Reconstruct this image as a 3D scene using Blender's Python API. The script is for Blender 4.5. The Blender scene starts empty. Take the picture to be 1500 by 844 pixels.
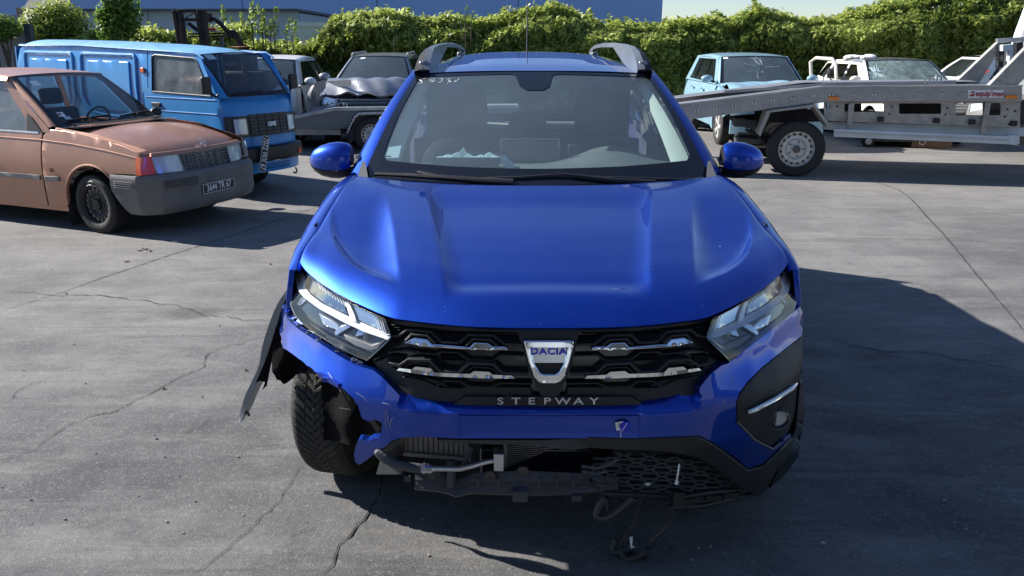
import bpy, math, random
import numpy as np
from mathutils import Vector, Matrix
from mathutils.geometry import delaunay_2d_cdt
R = math.radians
random.seed(7)
sc = bpy.context.scene
COL = sc.collection

# ------------------------------------------------------------------ camera, world, sun, exposure
FPX, PITCH, CAMH = 1130.0, R(17.5), 1.6          # focal length in pixels of the 1500 px photograph
cam = bpy.data.objects.new('camera', bpy.data.cameras.new('camera'))
COL.objects.link(cam)
cam.location = (0, 0, CAMH)
cam.rotation_euler = (R(90) - PITCH, 0, 0)
cam.data.sensor_width = 36
cam.data.lens = FPX / 1500 * 36
cam.data.clip_start = .05
cam.data.clip_end = 3000
sc.camera = cam
sc.render.resolution_x, sc.render.resolution_y = 1024, 576

SUN_ELEV = R(33.4)
SUN_DIR = Vector((-math.cos(R(20)) * math.cos(SUN_ELEV), math.sin(R(20)) * math.cos(SUN_ELEV), math.sin(SUN_ELEV)))
world = bpy.data.worlds.new('World')
sc.world = world
world.use_nodes = True
wn = world.node_tree
sky = wn.nodes.new('ShaderNodeTexSky')
sky.sky_type = 'NISHITA'
sky.sun_disc = False
sky.sun_elevation = SUN_ELEV
sky.sun_rotation = math.atan2(SUN_DIR.x, SUN_DIR.y)
sky.air_density, sky.dust_density, sky.ozone_density = 1.0, .1, 1.0
tint = wn.nodes.new('ShaderNodeMix'); tint.data_type = 'RGBA'; tint.blend_type = 'MULTIPLY'; tint.inputs[0].default_value = 1; tint.inputs[7].default_value = (.88, .97, 1.16, 1)
wn.links.new(sky.outputs[0], tint.inputs[6]); wn.links.new(tint.outputs[2], wn.nodes['Background'].inputs[0])
wn.nodes['Background'].inputs[1].default_value = 0.06
sun = bpy.data.objects.new('sun', bpy.data.lights.new('sun', 'SUN'))
COL.objects.link(sun)
sun.data.energy = 5.0
sun.data.angle = R(.5)
sun.data.color = (1, .955, .89)
sun.rotation_euler = SUN_DIR.to_track_quat('Z', 'Y').to_euler()
sun.location = (-20, 8, 20)
sc.view_settings.view_transform = 'Standard'
sc.view_settings.look = 'None'
sc.view_settings.exposure = 1.05
sc.view_settings.gamma = 1
try:
    sc.cycles.max_bounces = 8
    sc.cycles.transparent_max_bounces = 24
    sc.cycles.use_denoising = True
    sc.cycles.caustics_reflective = False
    sc.cycles.caustics_refractive = False
except Exception:
    pass

# ------------------------------------------------------------------ materials
MATS = {}
def mat(name, col, rough=.5, metal=0., coat=0., var=.15, vscale=3., bump=0., bscale=60., spec=.5, dirt=0., dirtcol=(.25, .22, .18), flake=0., coatr=.03):
    m = bpy.data.materials.new(name); m.use_nodes = True
    nt = m.node_tree; b = nt.nodes['Principled BSDF']
    b.inputs['Roughness'].default_value = rough
    b.inputs['Metallic'].default_value = metal
    b.inputs['Coat Weight'].default_value = coat
    b.inputs['Coat Roughness'].default_value = coatr
    b.inputs['Specular IOR Level'].default_value = spec
    tc = nt.nodes.new('ShaderNodeTexCoord')
    n = nt.nodes.new('ShaderNodeTexNoise'); n.inputs['Scale'].default_value = vscale; n.inputs['Detail'].default_value = 6
    nt.links.new(tc.outputs['Object'], n.inputs['Vector'])
    mr = nt.nodes.new('ShaderNodeMapRange')
    mr.inputs[1].default_value = .3; mr.inputs[2].default_value = .7
    mr.inputs[3].default_value = 1 - var; mr.inputs[4].default_value = 1 + var
    nt.links.new(n.outputs[0], mr.inputs[0])
    mx = nt.nodes.new('ShaderNodeMix'); mx.data_type = 'RGBA'; mx.blend_type = 'MULTIPLY'; mx.inputs[0].default_value = 1
    mx.inputs[6].default_value = (*col, 1)
    nt.links.new(mr.outputs[0], mx.inputs[7])
    out = mx.outputs[2]
    if dirt > 0:
        n2 = nt.nodes.new('ShaderNodeTexNoise'); n2.inputs['Scale'].default_value = vscale * 4; n2.inputs['Detail'].default_value = 10; n2.inputs['Roughness'].default_value = .7
        nt.links.new(tc.outputs['Object'], n2.inputs['Vector'])
        r2 = nt.nodes.new('ShaderNodeMapRange'); r2.inputs[1].default_value = .45; r2.inputs[2].default_value = .8; r2.inputs[3].default_value = 0; r2.inputs[4].default_value = dirt
        nt.links.new(n2.outputs[0], r2.inputs[0])
        m2 = nt.nodes.new('ShaderNodeMix'); m2.data_type = 'RGBA'; m2.inputs[7].default_value = (*dirtcol, 1)
        nt.links.new(r2.outputs[0], m2.inputs[0]); nt.links.new(out, m2.inputs[6]); out = m2.outputs[2]
        ra = nt.nodes.new('ShaderNodeMath'); ra.operation = 'ADD'; ra.inputs[1].default_value = rough
        nt.links.new(r2.outputs[0], ra.inputs[0]); nt.links.new(ra.outputs[0], b.inputs['Roughness'])
    nt.links.new(out, b.inputs['Base Color'])
    if bump > 0:
        n3 = nt.nodes.new('ShaderNodeTexNoise'); n3.inputs['Scale'].default_value = bscale; n3.inputs['Detail'].default_value = 4
        nt.links.new(tc.outputs['Object'], n3.inputs['Vector'])
        bp = nt.nodes.new('ShaderNodeBump'); bp.inputs['Strength'].default_value = bump; bp.inputs['Distance'].default_value = .01
        nt.links.new(n3.outputs[0], bp.inputs['Height']); nt.links.new(bp.outputs[0], b.inputs['Normal'])
    if flake > 0:
        v = nt.nodes.new('ShaderNodeTexNoise'); v.inputs['Scale'].default_value = 900; v.inputs['Detail'].default_value = 1
        nt.links.new(tc.outputs['Object'], v.inputs['Vector'])
        bp = nt.nodes.new('ShaderNodeBump'); bp.inputs['Strength'].default_value = flake; bp.inputs['Distance'].default_value = .001
        nt.links.new(v.outputs[0], bp.inputs['Height']); nt.links.new(bp.outputs[0], b.inputs['Normal'])
    MATS[name] = m
    return m

def glass(name, tint, dust=.04, dustcol=(.35, .4, .42), rough=.01, refl=1.0, ior=1.5, dscale=5., dv=.6):
    m = bpy.data.materials.new(name); m.use_nodes = True
    nt = m.node_tree
    for n in list(nt.nodes): nt.nodes.remove(n)
    o = nt.nodes.new('ShaderNodeOutputMaterial')
    tr = nt.nodes.new('ShaderNodeBsdfTransparent'); tr.inputs[0].default_value = (*tint, 1)
    gl = nt.nodes.new('ShaderNodeBsdfGlossy'); gl.inputs['Roughness'].default_value = rough
    df = nt.nodes.new('ShaderNodeBsdfDiffuse'); df.inputs[0].default_value = (*dustcol, 1)
    ge = nt.nodes.new('ShaderNodeNewGeometry'); dt = nt.nodes.new('ShaderNodeVectorMath'); dt.operation = 'DOT_PRODUCT'
    nt.links.new(ge.outputs['Normal'], dt.inputs[0]); nt.links.new(ge.outputs['Incoming'], dt.inputs[1])
    def mth(op, a, b=None):
        q = nt.nodes.new('ShaderNodeMath'); q.operation = op
        for i, v_ in enumerate((a, b)):
            if v_ is None: continue
            if isinstance(v_, (int, float)): q.inputs[i].default_value = v_
            else: nt.links.new(v_, q.inputs[i])
        return q
    # thin sheet: Schlick reflectance of the angle, the same from both sides
    c1 = mth('SUBTRACT', 1.0, mth('ABSOLUTE', dt.outputs['Value']).outputs[0]); c5 = mth('POWER', c1.outputs[0], 5.0)
    ml = mth('MULTIPLY', mth('ADD', mth('MULTIPLY', c5.outputs[0], .92).outputs[0], .06).outputs[0], refl)
    tc = nt.nodes.new('ShaderNodeTexCoord')
    n = nt.nodes.new('ShaderNodeTexNoise'); n.inputs['Scale'].default_value = dscale; n.inputs['Detail'].default_value = 8; n.inputs['Roughness'].default_value = .65
    nt.links.new(tc.outputs['Object'], n.inputs['Vector'])
    mr = nt.nodes.new('ShaderNodeMapRange'); mr.inputs[1].default_value = .3; mr.inputs[2].default_value = .75
    mr.inputs[3].default_value = dust * (1 - dv); mr.inputs[4].default_value = dust * (1 + dv)
    nt.links.new(n.outputs[0], mr.inputs[0])
    m1 = nt.nodes.new('ShaderNodeMixShader'); m2 = nt.nodes.new('ShaderNodeMixShader')
    nt.links.new(mr.outputs[0], m1.inputs[0]); nt.links.new(tr.outputs[0], m1.inputs[1]); nt.links.new(df.outputs[0], m1.inputs[2])
    nt.links.new(ml.outputs[0], m2.inputs[0]); nt.links.new(m1.outputs[0], m2.inputs[1]); nt.links.new(gl.outputs[0], m2.inputs[2])
    nt.links.new(m2.outputs[0], o.inputs[0])
    MATS[name] = m
    return m

def setup_mats():
    mat('paint_blue', (.002, .050, .43), .38, .88, 1., .08, 1.5, flake=.20, dirt=.015, dirtcol=(.2, .25, .42), coatr=.02)
    mat('black_plastic', (.012, .013, .015), .5, var=.25, bump=.15, bscale=400, dirt=.12, dirtcol=(.08, .08, .08))
    mat('gloss_black', (.006, .006, .008), .12, coat=.5, dirt=.05)
    mat('grey_plastic', (.10, .105, .11), .5, bump=.1, bscale=300, dirt=.1)
    mat('dusty_plastic', (.05, .055, .065), .65, var=.3, bump=.3, bscale=80, dirt=.5, dirtcol=(.16, .15, .14), vscale=6)
    mat('rail_grey', (.20, .23, .26), .35, .4, dirt=.1)
    mat('chrome', (.82, .84, .86), .06, 1.)
    mat('dark_chrome', (.35, .36, .38), .12, 1.)
    mat('alu', (.55, .56, .57), .38, .9, dirt=.35, vscale=4, dirtcol=(.2, .18, .16))
    mat('alu_deck', (.40, .405, .41), .42, .75, var=.12, dirt=.35, vscale=3, dirtcol=(.12, .11, .1))
    mat('alu_panel', (.42, .41, .38), .5, .6, var=.15, dirt=.5, vscale=3, dirtcol=(.1, .09, .08))
    mat('steel_rim', (.62, .62, .60), .42, .45, dirt=.25, dirtcol=(.12, .11, .1), vscale=12)
    mat('dark_rim', (.03, .03, .032), .6, .3, dirt=.3, dirtcol=(.1, .09, .08), vscale=10)
    mat('rubber', (.022, .022, .022), .75, bump=.3, bscale=120, dirt=.3, dirtcol=(.07, .065, .06), vscale=5)
    mat('muddy_rubber', (.028, .028, .027), .75, bump=.3, bscale=150, dirt=.8, dirtcol=(.13, .11, .08), vscale=4)
    mat('liner_felt', (.006, .006, .007), .9, var=.4, bump=.25, bscale=60, vscale=12, spec=.1)
    mat('cloth_dark', (.02, .022, .025), .9, bump=.3, bscale=300)
    mat('dash_grey', (.12, .13, .13), .75, bump=.3, bscale=250, dirt=.3, dirtcol=(.3, .3, .28))
    mat('trim_light', (.55, .58, .52), .7, var=.05)
    mat('frit', (.008, .009, .012), .14, coat=.3, dirt=.03, dirtcol=(.12, .12, .13), vscale=2)
    mat('white_print', (.75, .78, .8), .5, var=.03)
    mat('paper_blue', (.42, .55, .60), .7, var=.1)
    mat('sticker_blue', (.02, .02, .6), .3, var=.03)
    mat('lamp_black', (.02, .022, .025), .25, coat=.3)
    mat('lamp_silver', (.55, .58, .62), .12, .9)
    mat('lamp_white', (.85, .88, .92), .15, var=.03, coat=.5)
    mat('radiator', (.26, .25, .24), .6, .5, dirt=.5, dirtcol=(.3, .28, .25), vscale=14)
    mat('orange_lens', (.72, .09, .015), .2, coat=.6, var=.1)
    mat('amber_lens', (.85, .24, .015), .2, coat=.6, var=.1)
    mat('fleck', (.16, .20, .34), .6)
    mat('red_lens', (.55, .02, .015), .2, coat=.6)
    mat('lamp_face', (.62, .65, .68), .35, .2, var=.1, vscale=20)
    mat('reflector', (.6, .62, .65), .15, .8)
    mat('opel_paint', (.40, .20, .13), .42, .45, .35, .1, 1.2, dirt=.16, dirtcol=(.46, .33, .27), flake=.15, coatr=.2)
    mat('opel_bumper', (.16, .157, .152), .65, var=.25, bump=.2, bscale=200, dirt=.3, dirtcol=(.2, .19, .18))
    mat('van_paint', (.03, .26, .64), .33, .0, .35, .1, 1.3, dirt=.12, dirtcol=(.15, .28, .45), coatr=.15)
    mat('van_roof', (.12, .33, .55), .5, .0, .1, .2, 2.5, dirt=.35, dirtcol=(.3, .42, .5))
    mat('van_grille', (.05, .05, .05), .6, dirt=.3, dirtcol=(.12, .12, .12))
    mat('rust', (.28, .09, .03), .85, var=.4, vscale=20)
    mat('white_paint', (.72, .74, .74), .35, .0, .5, .05, dirt=.12, dirtcol=(.4, .4, .38))
    mat('cream_paint', (.70, .68, .62), .4, .0, .4, .05, dirt=.15)
    mat('grey_paint', (.38, .385, .40), .32, .6, .8, .06, dirt=.15, dirtcol=(.3, .3, .3))
    mat('silver_trim', (.4, .41, .43), .3, .7)
    mat('lightblue_paint', (.29, .48, .58), .35, .2, .6, .05, dirt=.12, dirtcol=(.4, .45, .5))
    mat('plate_black', (.012, .012, .013), .4, dirt=.1)
    mat('galv', (.46, .48, .48), .5, .6, var=.2, dirt=.3, dirtcol=(.18, .18, .17), vscale=5)
    mat('mast_rust', (.025, .02, .02), .7, .3, var=.4, dirt=.5, dirtcol=(.15, .07, .04), vscale=8)
    mat('wood_board', (.16, .10, .06), .8, var=.3)
    mat('wire', (.035, .037, .042), .55)
    mat('hood_liner', (.18, .2, .2), .9)
    mat('white_tag', (.8, .8, .78), .5, var=.03)
    mat('red_print', (.35, .02, .04), .5, var=.03)
    mat('stone', (.35, .33, .3), .9, var=.3, vscale=30)
    glass('windscreen', (.70, .80, .80), .17, (.36, .48, .58), refl=.75, dv=.15, dscale=2.)
    glass('side_glass', (.38, .45, .45), .05, (.3, .36, .4))
    glass('clear_glass', (.72, .78, .80), .07, (.4, .45, .48))
    glass('dusty_glass', (.5, .53, .55), .55, (.22, .25, .28), rough=.15, refl=.6)
    glass('lens_clear', (.95, .96, .97), .008, (.5, .5, .5), refl=1.0)
    glass('broken_glass', (.5, .6, .6), .30, (.45, .6, .58), rough=.2)
    glass('van_glass', (.86, .90, .93), .07, (.45, .56, .68), dv=.3)
    glass('pale_glass', (.6, .64, .66), .42, (.50, .56, .58), dv=.25)  # hazy pane; reflected sky is painted in as a pale diffuse veil

# ------------------------------------------------------------------ pixel rays (photo pixels, 1500 x 844)
_c, _s = math.cos(PITCH), math.sin(PITCH)
def ray(px, py):
    a = (px - 750) / FPX; b = (py - 422) / FPX
    return Vector((a, _c - b * _s, -_s - b * _c))
CAMO = Vector((0, 0, CAMH))
def at_z(px, py, z=0.):
    d = ray(px, py); return CAMO + d * ((z - CAMH) / d.z)
def at_Y(px, py, Y):
    d = ray(px, py); return CAMO + d * (Y / d.y)

class Frame:
    """a vehicle's own axes: origin on the ground and heading of local +x"""
    def __init__(s, origin, ang):
        s.o = Vector(origin); s.ang = ang
        s.M = Matrix.Translation(s.o) @ Matrix.Rotation(ang, 4, 'Z')
        s.I = s.M.inverted()
        s.c = s.I @ CAMO
    def ray(s, px, py):
        return (s.I.to_3x3() @ ray(px, py))
    def hit(s, px, py, f, t0=.5, t1=40., n=160):
        """first crossing of the ray with the surface f(p)=0, f in local axes"""
        d = s.ray(px, py); a = t0; fa = f(s.c + d * a); st = (t1 - t0) / n
        for i in range(n):
            b = a + st; fb = f(s.c + d * b)
            if fa * fb <= 0:
                for _ in range(22):
                    m = (a + b) / 2; fm = f(s.c + d * m)
                    if fa * fm <= 0: b = m
                    else: a, fa = m, fm
                return s.c + d * ((a + b) / 2)
            a, fa = b, fb
        return s.c + d * t1
    def plane(s, px, py, axis, v):
        d = s.ray(px, py); return s.c + d * ((v - s.c[axis]) / d[axis])

# ------------------------------------------------------------------ object helpers
def tag(o, label=None, cat=None, group=None, kind=None):
    if label: o['label'] = label
    if cat: o['category'] = cat
    if group: o['group'] = group
    if kind: o['kind'] = kind
    return o
def root(name, loc, ang, label, cat, group=None):
    o = bpy.data.objects.new(name, None); COL.objects.link(o)
    o.location = loc; o.rotation_euler = (0, 0, ang); o.empty_display_size = .2
    return tag(o, label, cat, group)
def link(name, me, m, parent=None):
    o = bpy.data.objects.new(name, me); COL.objects.link(o)
    if m is not None:
        me.materials.clear(); me.materials.append(MATS[m] if isinstance(m, str) else m)
    if parent is not None: o.parent = parent
    return o
def smooth(me, ang=35):
    me.shade_smooth() if hasattr(me, 'shade_smooth') else None
    try: me.set_sharp_from_angle(angle=R(ang))
    except Exception: pass
def lerp(a, b, t): return a + (b - a) * t
def interp(x, xs, ys):
    return float(np.interp(x, xs, ys))

class MB:
    def __init__(s): s.v = []; s.f = []
    def add(s, vs, fs):
        n = len(s.v); s.v += [tuple(v) for v in vs]; s.f += [tuple(i + n for i in f) for f in fs]; return s
    def box(s, c, d, rz=0, rx=0, ry=0):
        M = Matrix.Rotation(rz, 3, 'Z') @ Matrix.Rotation(ry, 3, 'Y') @ Matrix.Rotation(rx, 3, 'X')
        c = Vector(c); vs = []
        for i in (-1, 1):
            for j in (-1, 1):
                for k in (-1, 1):
                    vs.append(c + M @ Vector((i * d[0] / 2, j * d[1] / 2, k * d[2] / 2)))
        return s.add(vs, [(0, 1, 3, 2), (4, 6, 7, 5), (0, 4, 5, 1), (2, 3, 7, 6), (0, 2, 6, 4), (1, 5, 7, 3)])
    def bar(s, a, b, w, h=None, up=(0, 0, 1)):
        h = h or w; a = Vector(a); b = Vector(b); t = (b - a).normalized()
        r = t.cross(Vector(up)); r = r.normalized() if r.length > 1e-4 else Vector((1, 0, 0)); u = r.cross(t)
        vs = []
        for p in (a, b):
            for i, j in ((-1, -1), (1, -1), (1, 1), (-1, 1)): vs.append(p + r * (i * w / 2) + u * (j * h / 2))
        return s.add(vs, [(0, 3, 2, 1), (4, 5, 6, 7), (0, 1, 5, 4), (1, 2, 6, 5), (2, 3, 7, 6), (3, 0, 4, 7)])
    def tube(s, pts, r, n=8, cap=True):
        pts = [Vector(p) for p in pts]; m = len(pts)
        rr = r if isinstance(r, (list, tuple)) else [r] * m
        vs = []; prev = None
        for i, p in enumerate(pts):
            t = (pts[min(i + 1, m - 1)] - pts[max(i - 1, 0)])
            t = t.normalized() if t.length > 1e-9 else Vector((0, 0, 1))
            if prev is None:
                a = t.cross(Vector((0, 0, 1)));
                if a.length < .01: a = t.cross(Vector((1, 0, 0)))
            else: a = prev - t * prev.dot(t)
            a.normalize(); b = t.cross(a); prev = a
            for k in range(n):
                q = 2 * math.pi * k / n; vs.append(p + (a * math.cos(q) + b * math.sin(q)) * rr[i])
        fs = [(i * n + k, i * n + (k + 1) % n, (i + 1) * n + (k + 1) % n, (i + 1) * n + k) for i in range(m - 1) for k in range(n)]
        if cap: fs += [tuple(range(n - 1, -1, -1)), tuple((m - 1) * n + k for k in range(n))]
        return s.add(vs, fs)
    def lathe(s, prof, c=(0, 0, 0), axis='y', n=32, closed=False):
        """prof: (radius, along) pairs round the axis"""
        vs = []; m = len(prof); c = Vector(c)
        for k in range(n):
            q = 2 * math.pi * k / n; co, si = math.cos(q), math.sin(q)
            for r, h in prof:
                if axis == 'y': v = Vector((r * co, h, r * si))
                elif axis == 'x': v = Vector((h, r * co, r * si))
                else: v = Vector((r * co, r * si, h))
                vs.append(c + v)
        mm = m if closed else m - 1
        fs = [(k * m + j, k * m + (j + 1) % m, ((k + 1) % n) * m + (j + 1) % m, ((k + 1) % n) * m + j) for k in range(n) for j in range(mm)]
        return s.add(vs, fs)
    def grid(s, rows, closed_u=False):
        m = len(rows[0]); n = len(rows)
        vs = [p for r in rows for p in r]
        w = m if closed_u else m - 1
        fs = [(i * m + j, i * m + (j + 1) % m, (i + 1) * m + (j + 1) % m, (i + 1) * m + j) for i in range(n - 1) for j in range(w)]
        return s.add(vs, fs)
    def ell(s, c, r, nu=16, nv=10):
        rows = []
        for i in range(nv + 1):
            a = math.pi * i / nv
            rows.append([(c[0] + r[0] * math.sin(a) * math.cos(2 * math.pi * j / nu), c[1] + r[1] * math.sin(a) * math.sin(2 * math.pi * j / nu), c[2] + r[2] * math.cos(a)) for j in range(nu)])
        return s.grid(rows, True)
    def prism(s, poly, fn, d0, d1):
        """poly of (a,b); fn(a,b,d) -> 3D; closed solid between d0 and d1"""
        n = len(poly)
        vs = [fn(a, b, d0) for a, b in poly] + [fn(a, b, d1) for a, b in poly]
        fs = [tuple(range(n)), tuple(range(2 * n - 1, n - 1, -1))] + [(i, i + n, (i + 1) % n + n, (i + 1) % n) for i in range(n)]
        return s.add(vs, fs)
    def build(s, name, m, parent=None, sm=True, bev=0, ang=35, fixn=True):
        me = bpy.data.meshes.new(name); me.from_pydata(s.v, [], s.f); me.update()
        if fixn:
            import bmesh
            bm = bmesh.new(); bm.from_mesh(me); bmesh.ops.remove_doubles(bm, verts=bm.verts, dist=1e-5)
            bmesh.ops.recalc_face_normals(bm, faces=bm.faces); bm.to_mesh(me); bm.free()
        if sm: smooth(me, ang)
        o = link(name, me, m, parent)
        if bev:
            b = o.modifiers.new('bevel', 'BEVEL'); b.width = bev; b.segments = 2; b.limit_method = 'ANGLE'; b.angle_limit = R(40); b.harden_normals = False
        return o

def inside(p, poly):
    x, y = p; c = False; j = len(poly) - 1
    for i in range(len(poly)):
        xi, yi = poly[i]; xj, yj = poly[j]
        if (yi > y) != (yj > y) and x < (xj - xi) * (y - yi) / (yj - yi) + xi: c = not c
        j = i
    return c
def resample(poly, sp, closed=True):
    out = []; n = len(poly)
    for i in range(n if closed else n - 1):
        a = poly[i]; b = poly[(i + 1) % n]; L = math.hypot(b[0] - a[0], b[1] - a[1]); k = max(1, int(round(L / sp)))
        for j in range(k): out.append((lerp(a[0], b[0], j / k), lerp(a[1], b[1], j / k)))
    if not closed: out.append(tuple(poly[-1]))
    return out
def chaikin(pts, it=2, closed=True):
    for _ in range(it):
        q = []; n = len(pts)
        rng = range(n) if closed else range(n - 1)
        if not closed: q.append(pts[0])
        for i in rng:
            a = pts[i]; b = pts[(i + 1) % n]
            q.append(tuple(lerp(u, v, .25) for u, v in zip(a, b))); q.append(tuple(lerp(u, v, .75) for u, v in zip(a, b)))
        if not closed: q.append(pts[-1])
        pts = q
    return pts
def tess(outline, holes, sp):
    """triangulated fill of a 2D outline with an inner grid; returns verts, tris, boundary loops"""
    loops = [resample(outline, sp)] + [resample(h, sp) for h in holes]
    vs = []; es = []; bl = []
    for l in loops:
        n0 = len(vs); vs += l; es += [(n0 + i, n0 + (i + 1) % len(l)) for i in range(len(l))]; bl.append(list(range(n0, n0 + len(l))))
    xs = [p[0] for p in loops[0]]; ys = [p[1] for p in loops[0]]
    bnd = np.array(vs)
    r = 0; y = min(ys) + sp * .5
    while y < max(ys):
        x = min(xs) + (sp * .5 if r % 2 else 0)
        while x < max(xs):
            if inside((x, y), loops[0]) and not any(inside((x, y), h) for h in loops[1:]):
                if np.min((bnd[:, 0] - x) ** 2 + (bnd[:, 1] - y) ** 2) > (sp * .6) ** 2: vs.append((x, y))
            x += sp
        y += sp * .87; r += 1
    V, E, Fc, ov, oe, of = delaunay_2d_cdt([Vector(p) for p in vs], es, [], 0, 1e-6)
    tris = []
    for f in Fc:
        cx = sum(V[i].x for i in f) / len(f); cy = sum(V[i].y for i in f) / len(f)
        if inside((cx, cy), loops[0]) and not any(inside((cx, cy), h) for h in loops[1:]): tris.append(tuple(f))
    remap = {}
    for ni, olds in enumerate(ov):
        for oo in olds: remap[oo] = ni
    bl = [[remap.get(i, i) for i in l] for l in bl]
    return [(v.x, v.y) for v in V], tris, bl
def panel(name, outline, fn, m, parent, sp, back=None, holes=(), sm=True, ang=40, bev=0, off=None):
    """curved sheet: 2D outline -> fn(a,b) 3D point; back = vector (or function) for the edge skirt"""
    V, T, bl = tess(outline, holes, sp)
    P = [Vector(fn(a, b)) for a, b in V]
    if off is not None: P = [p + Vector(off) for p in P]
    me = MB(); me.v = [tuple(p) for p in P]; me.f = list(T)
    if back is not None:
        for l in bl:
            n0 = len(me.v)
            me.v += [tuple(P[i] + (Vector(back(P[i])) if callable(back) else Vector(back))) for i in l]
            n = len(l)
            me.f += [(l[i], l[(i + 1) % n], n0 + (i + 1) % n, n0 + i) for i in range(n)]
    return me.build(name, m, parent, sm, bev, ang)
def text_obj(name, s, size, m, parent, M, extrude=.002, sx=1., spacing=1., bold=0.):
    cu = bpy.data.curves.new('txt', 'FONT'); cu.body = s; cu.size = size; cu.extrude = extrude; cu.align_x = 'CENTER'; cu.align_y = 'CENTER'
    cu.space_character = spacing; cu.offset = bold; cu.resolution_u = 3
    o = bpy.data.objects.new('txt', cu); COL.objects.link(o)
    dg = bpy.context.evaluated_depsgraph_get()
    me = bpy.data.meshes.new_from_object(o.evaluated_get(dg))
    bpy.data.objects.remove(o); bpy.data.curves.remove(cu)
    me.name = name
    me.transform(M @ Matrix.Diagonal((sx, 1, 1, 1)))
    return link(name, me, m, parent)
def facing(loc, right, up):
    """matrix that puts text x along right, y along up"""
    r = Vector(right).normalized(); u = Vector(up); u = (u - r * u.dot(r)).normalized(); n = r.cross(u)
    M = Matrix((r, u, n)).transposed().to_4x4(); M.translation = Vector(loc); return M
def copy_tree(o, parent=None, mirror=None):
    c = o.copy(); COL.objects.link(c); c.parent = parent
    for ch in [x for x in bpy.data.objects if x.parent == o]: copy_tree(ch, c)
    return c
def cr(pts, n):
    """resample a 3D polyline to n points through a smooth curve"""
    pts = [Vector(p) for p in pts]; L = [0]
    for i in range(1, len(pts)): L.append(L[-1] + (pts[i] - pts[i - 1]).length)
    out = []
    for k in range(n):
        s = L[-1] * k / (n - 1); i = 0
        while i < len(pts) - 2 and s > L[i + 1]: i += 1
        t = (s - L[i]) / (L[i + 1] - L[i])
        p0 = pts[max(i - 1, 0)]; p1 = pts[i]; p2 = pts[i + 1]; p3 = pts[min(i + 2, len(pts) - 1)]
        out.append(.5 * ((2 * p1) + (p2 - p0) * t + (2 * p0 - 5 * p1 + 4 * p2 - p3) * t * t + (3 * p1 - p0 - 3 * p2 + p3) * t ** 3))
    return out
def skirt(mb, line, vec):
    n = len(mb.v); m = len(line)
    mb.v += [tuple(p) for p in line] + [tuple(Vector(p) + Vector(vec)) for p in line]
    mb.f += [(n + i, n + i + 1, n + m + i + 1, n + m + i) for i in range(m - 1)]
def sst(t): t = min(max(t, 0), 1); return t * t * (3 - 2 * t)
setup_mats()

# ------------------------------------------------------------------ wheels
def tyre_prof(Rr, rr, w):
    h = w / 2
    return [(rr, -h * .78), (rr + .012, -h * .92), (lerp(rr, Rr, .5), -h), (Rr - .022, -h * .93), (Rr - .005, -h * .76), (Rr, -h * .4), (Rr, 0), (Rr, h * .4), (Rr - .005, h * .76), (Rr - .022, h * .93), (lerp(rr, Rr, .5), h), (rr + .012, h * .92), (rr, h * .78)]
def wheel(parent, c, Rr, w, rr, style='steel', yaw=0., tyre='rubber', rim='steel_rim', side=-1):
    """wheel part (rim) with tyre, axis along local y; side: the sign of y the outer face looks to"""
    M = Matrix.Translation(Vector(c)) @ Matrix.Rotation(yaw, 4, 'Z')
    t = MB(); t.lathe(tyre_prof(Rr, rr, w), n=48)
    # tread blocks as real grooves
    for k in range(56):
        a = 2 * math.pi * k / 56
        for yy in (-.27, 0, .27):
            rad = Rr + .001
            p = Vector((rad * math.cos(a), yy * w, rad * math.sin(a)))
            q = a + math.pi / 56 * 1.3
            p2 = Vector((rad * math.cos(q), yy * w, rad * math.sin(q)))
            t.bar(p, p2, w * .2, .008, up=(math.cos(a), 0, math.sin(a)))
    r = MB(); f = side * w * .38
    if style == 'steel':
        r.lathe([(rr + .012, f * 1.05), (rr - .006, f), (rr - .012, f * .55), (rr - .03, f * .5), (rr * .80, f * .70), (rr * .62, f * .78), (rr * .5, f * .5), (rr * .30, f * .55), (rr * .28, f * .95), (rr * .18, f * 1.0), (0, f * 1.0)], n=40)
    else:
        r.lathe([(rr + .012, f * 1.05), (rr - .006, f), (rr - .012, -f)], n=40)
        for k in range(5):
            for dd in (-.12, .12):
                a = 2 * math.pi * k / 5 + dd
                r.bar((rr * .15 * math.cos(a), f * .8, rr * .15 * math.sin(a)), (rr * .97 * math.cos(a), f * .95, rr * .97 * math.sin(a)), .028, .03, up=(0, 1, 0))
        r.lathe([(rr * .26, f * .5), (rr * .25, f * .9), (0, f * .95)], n=20)
        r.lathe([(rr * .8, -f * .2), (0, -f * .2)], n=24)
    hb = MB()
    if style == 'steel':
        for k in range(16):
            a = 2 * math.pi * (k + .5) / 16
            hb.lathe([(.0001, 0), (.0175, 0)], (rr * .84 * math.cos(a), f * .72, rr * .84 * math.sin(a)), n=8)
        for k in range(5):
            a = 2 * math.pi * k / 5
            hb.lathe([(0, f * .12), (.011, f * .12), (.011, 0)], (rr * .42 * math.cos(a), f * .55, rr * .42 * math.sin(a)), n=6)
    for b in (t, r, hb): b.v = [tuple(M @ Vector(v)) for v in b.v]
    ro = r.build('wheel', rim, parent)
    t.build('tyre', tyre, ro)
    if style == 'steel': hb.build('rim_slots', 'gloss_black', ro)['kind'] = 'stuff'
    return ro
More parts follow.
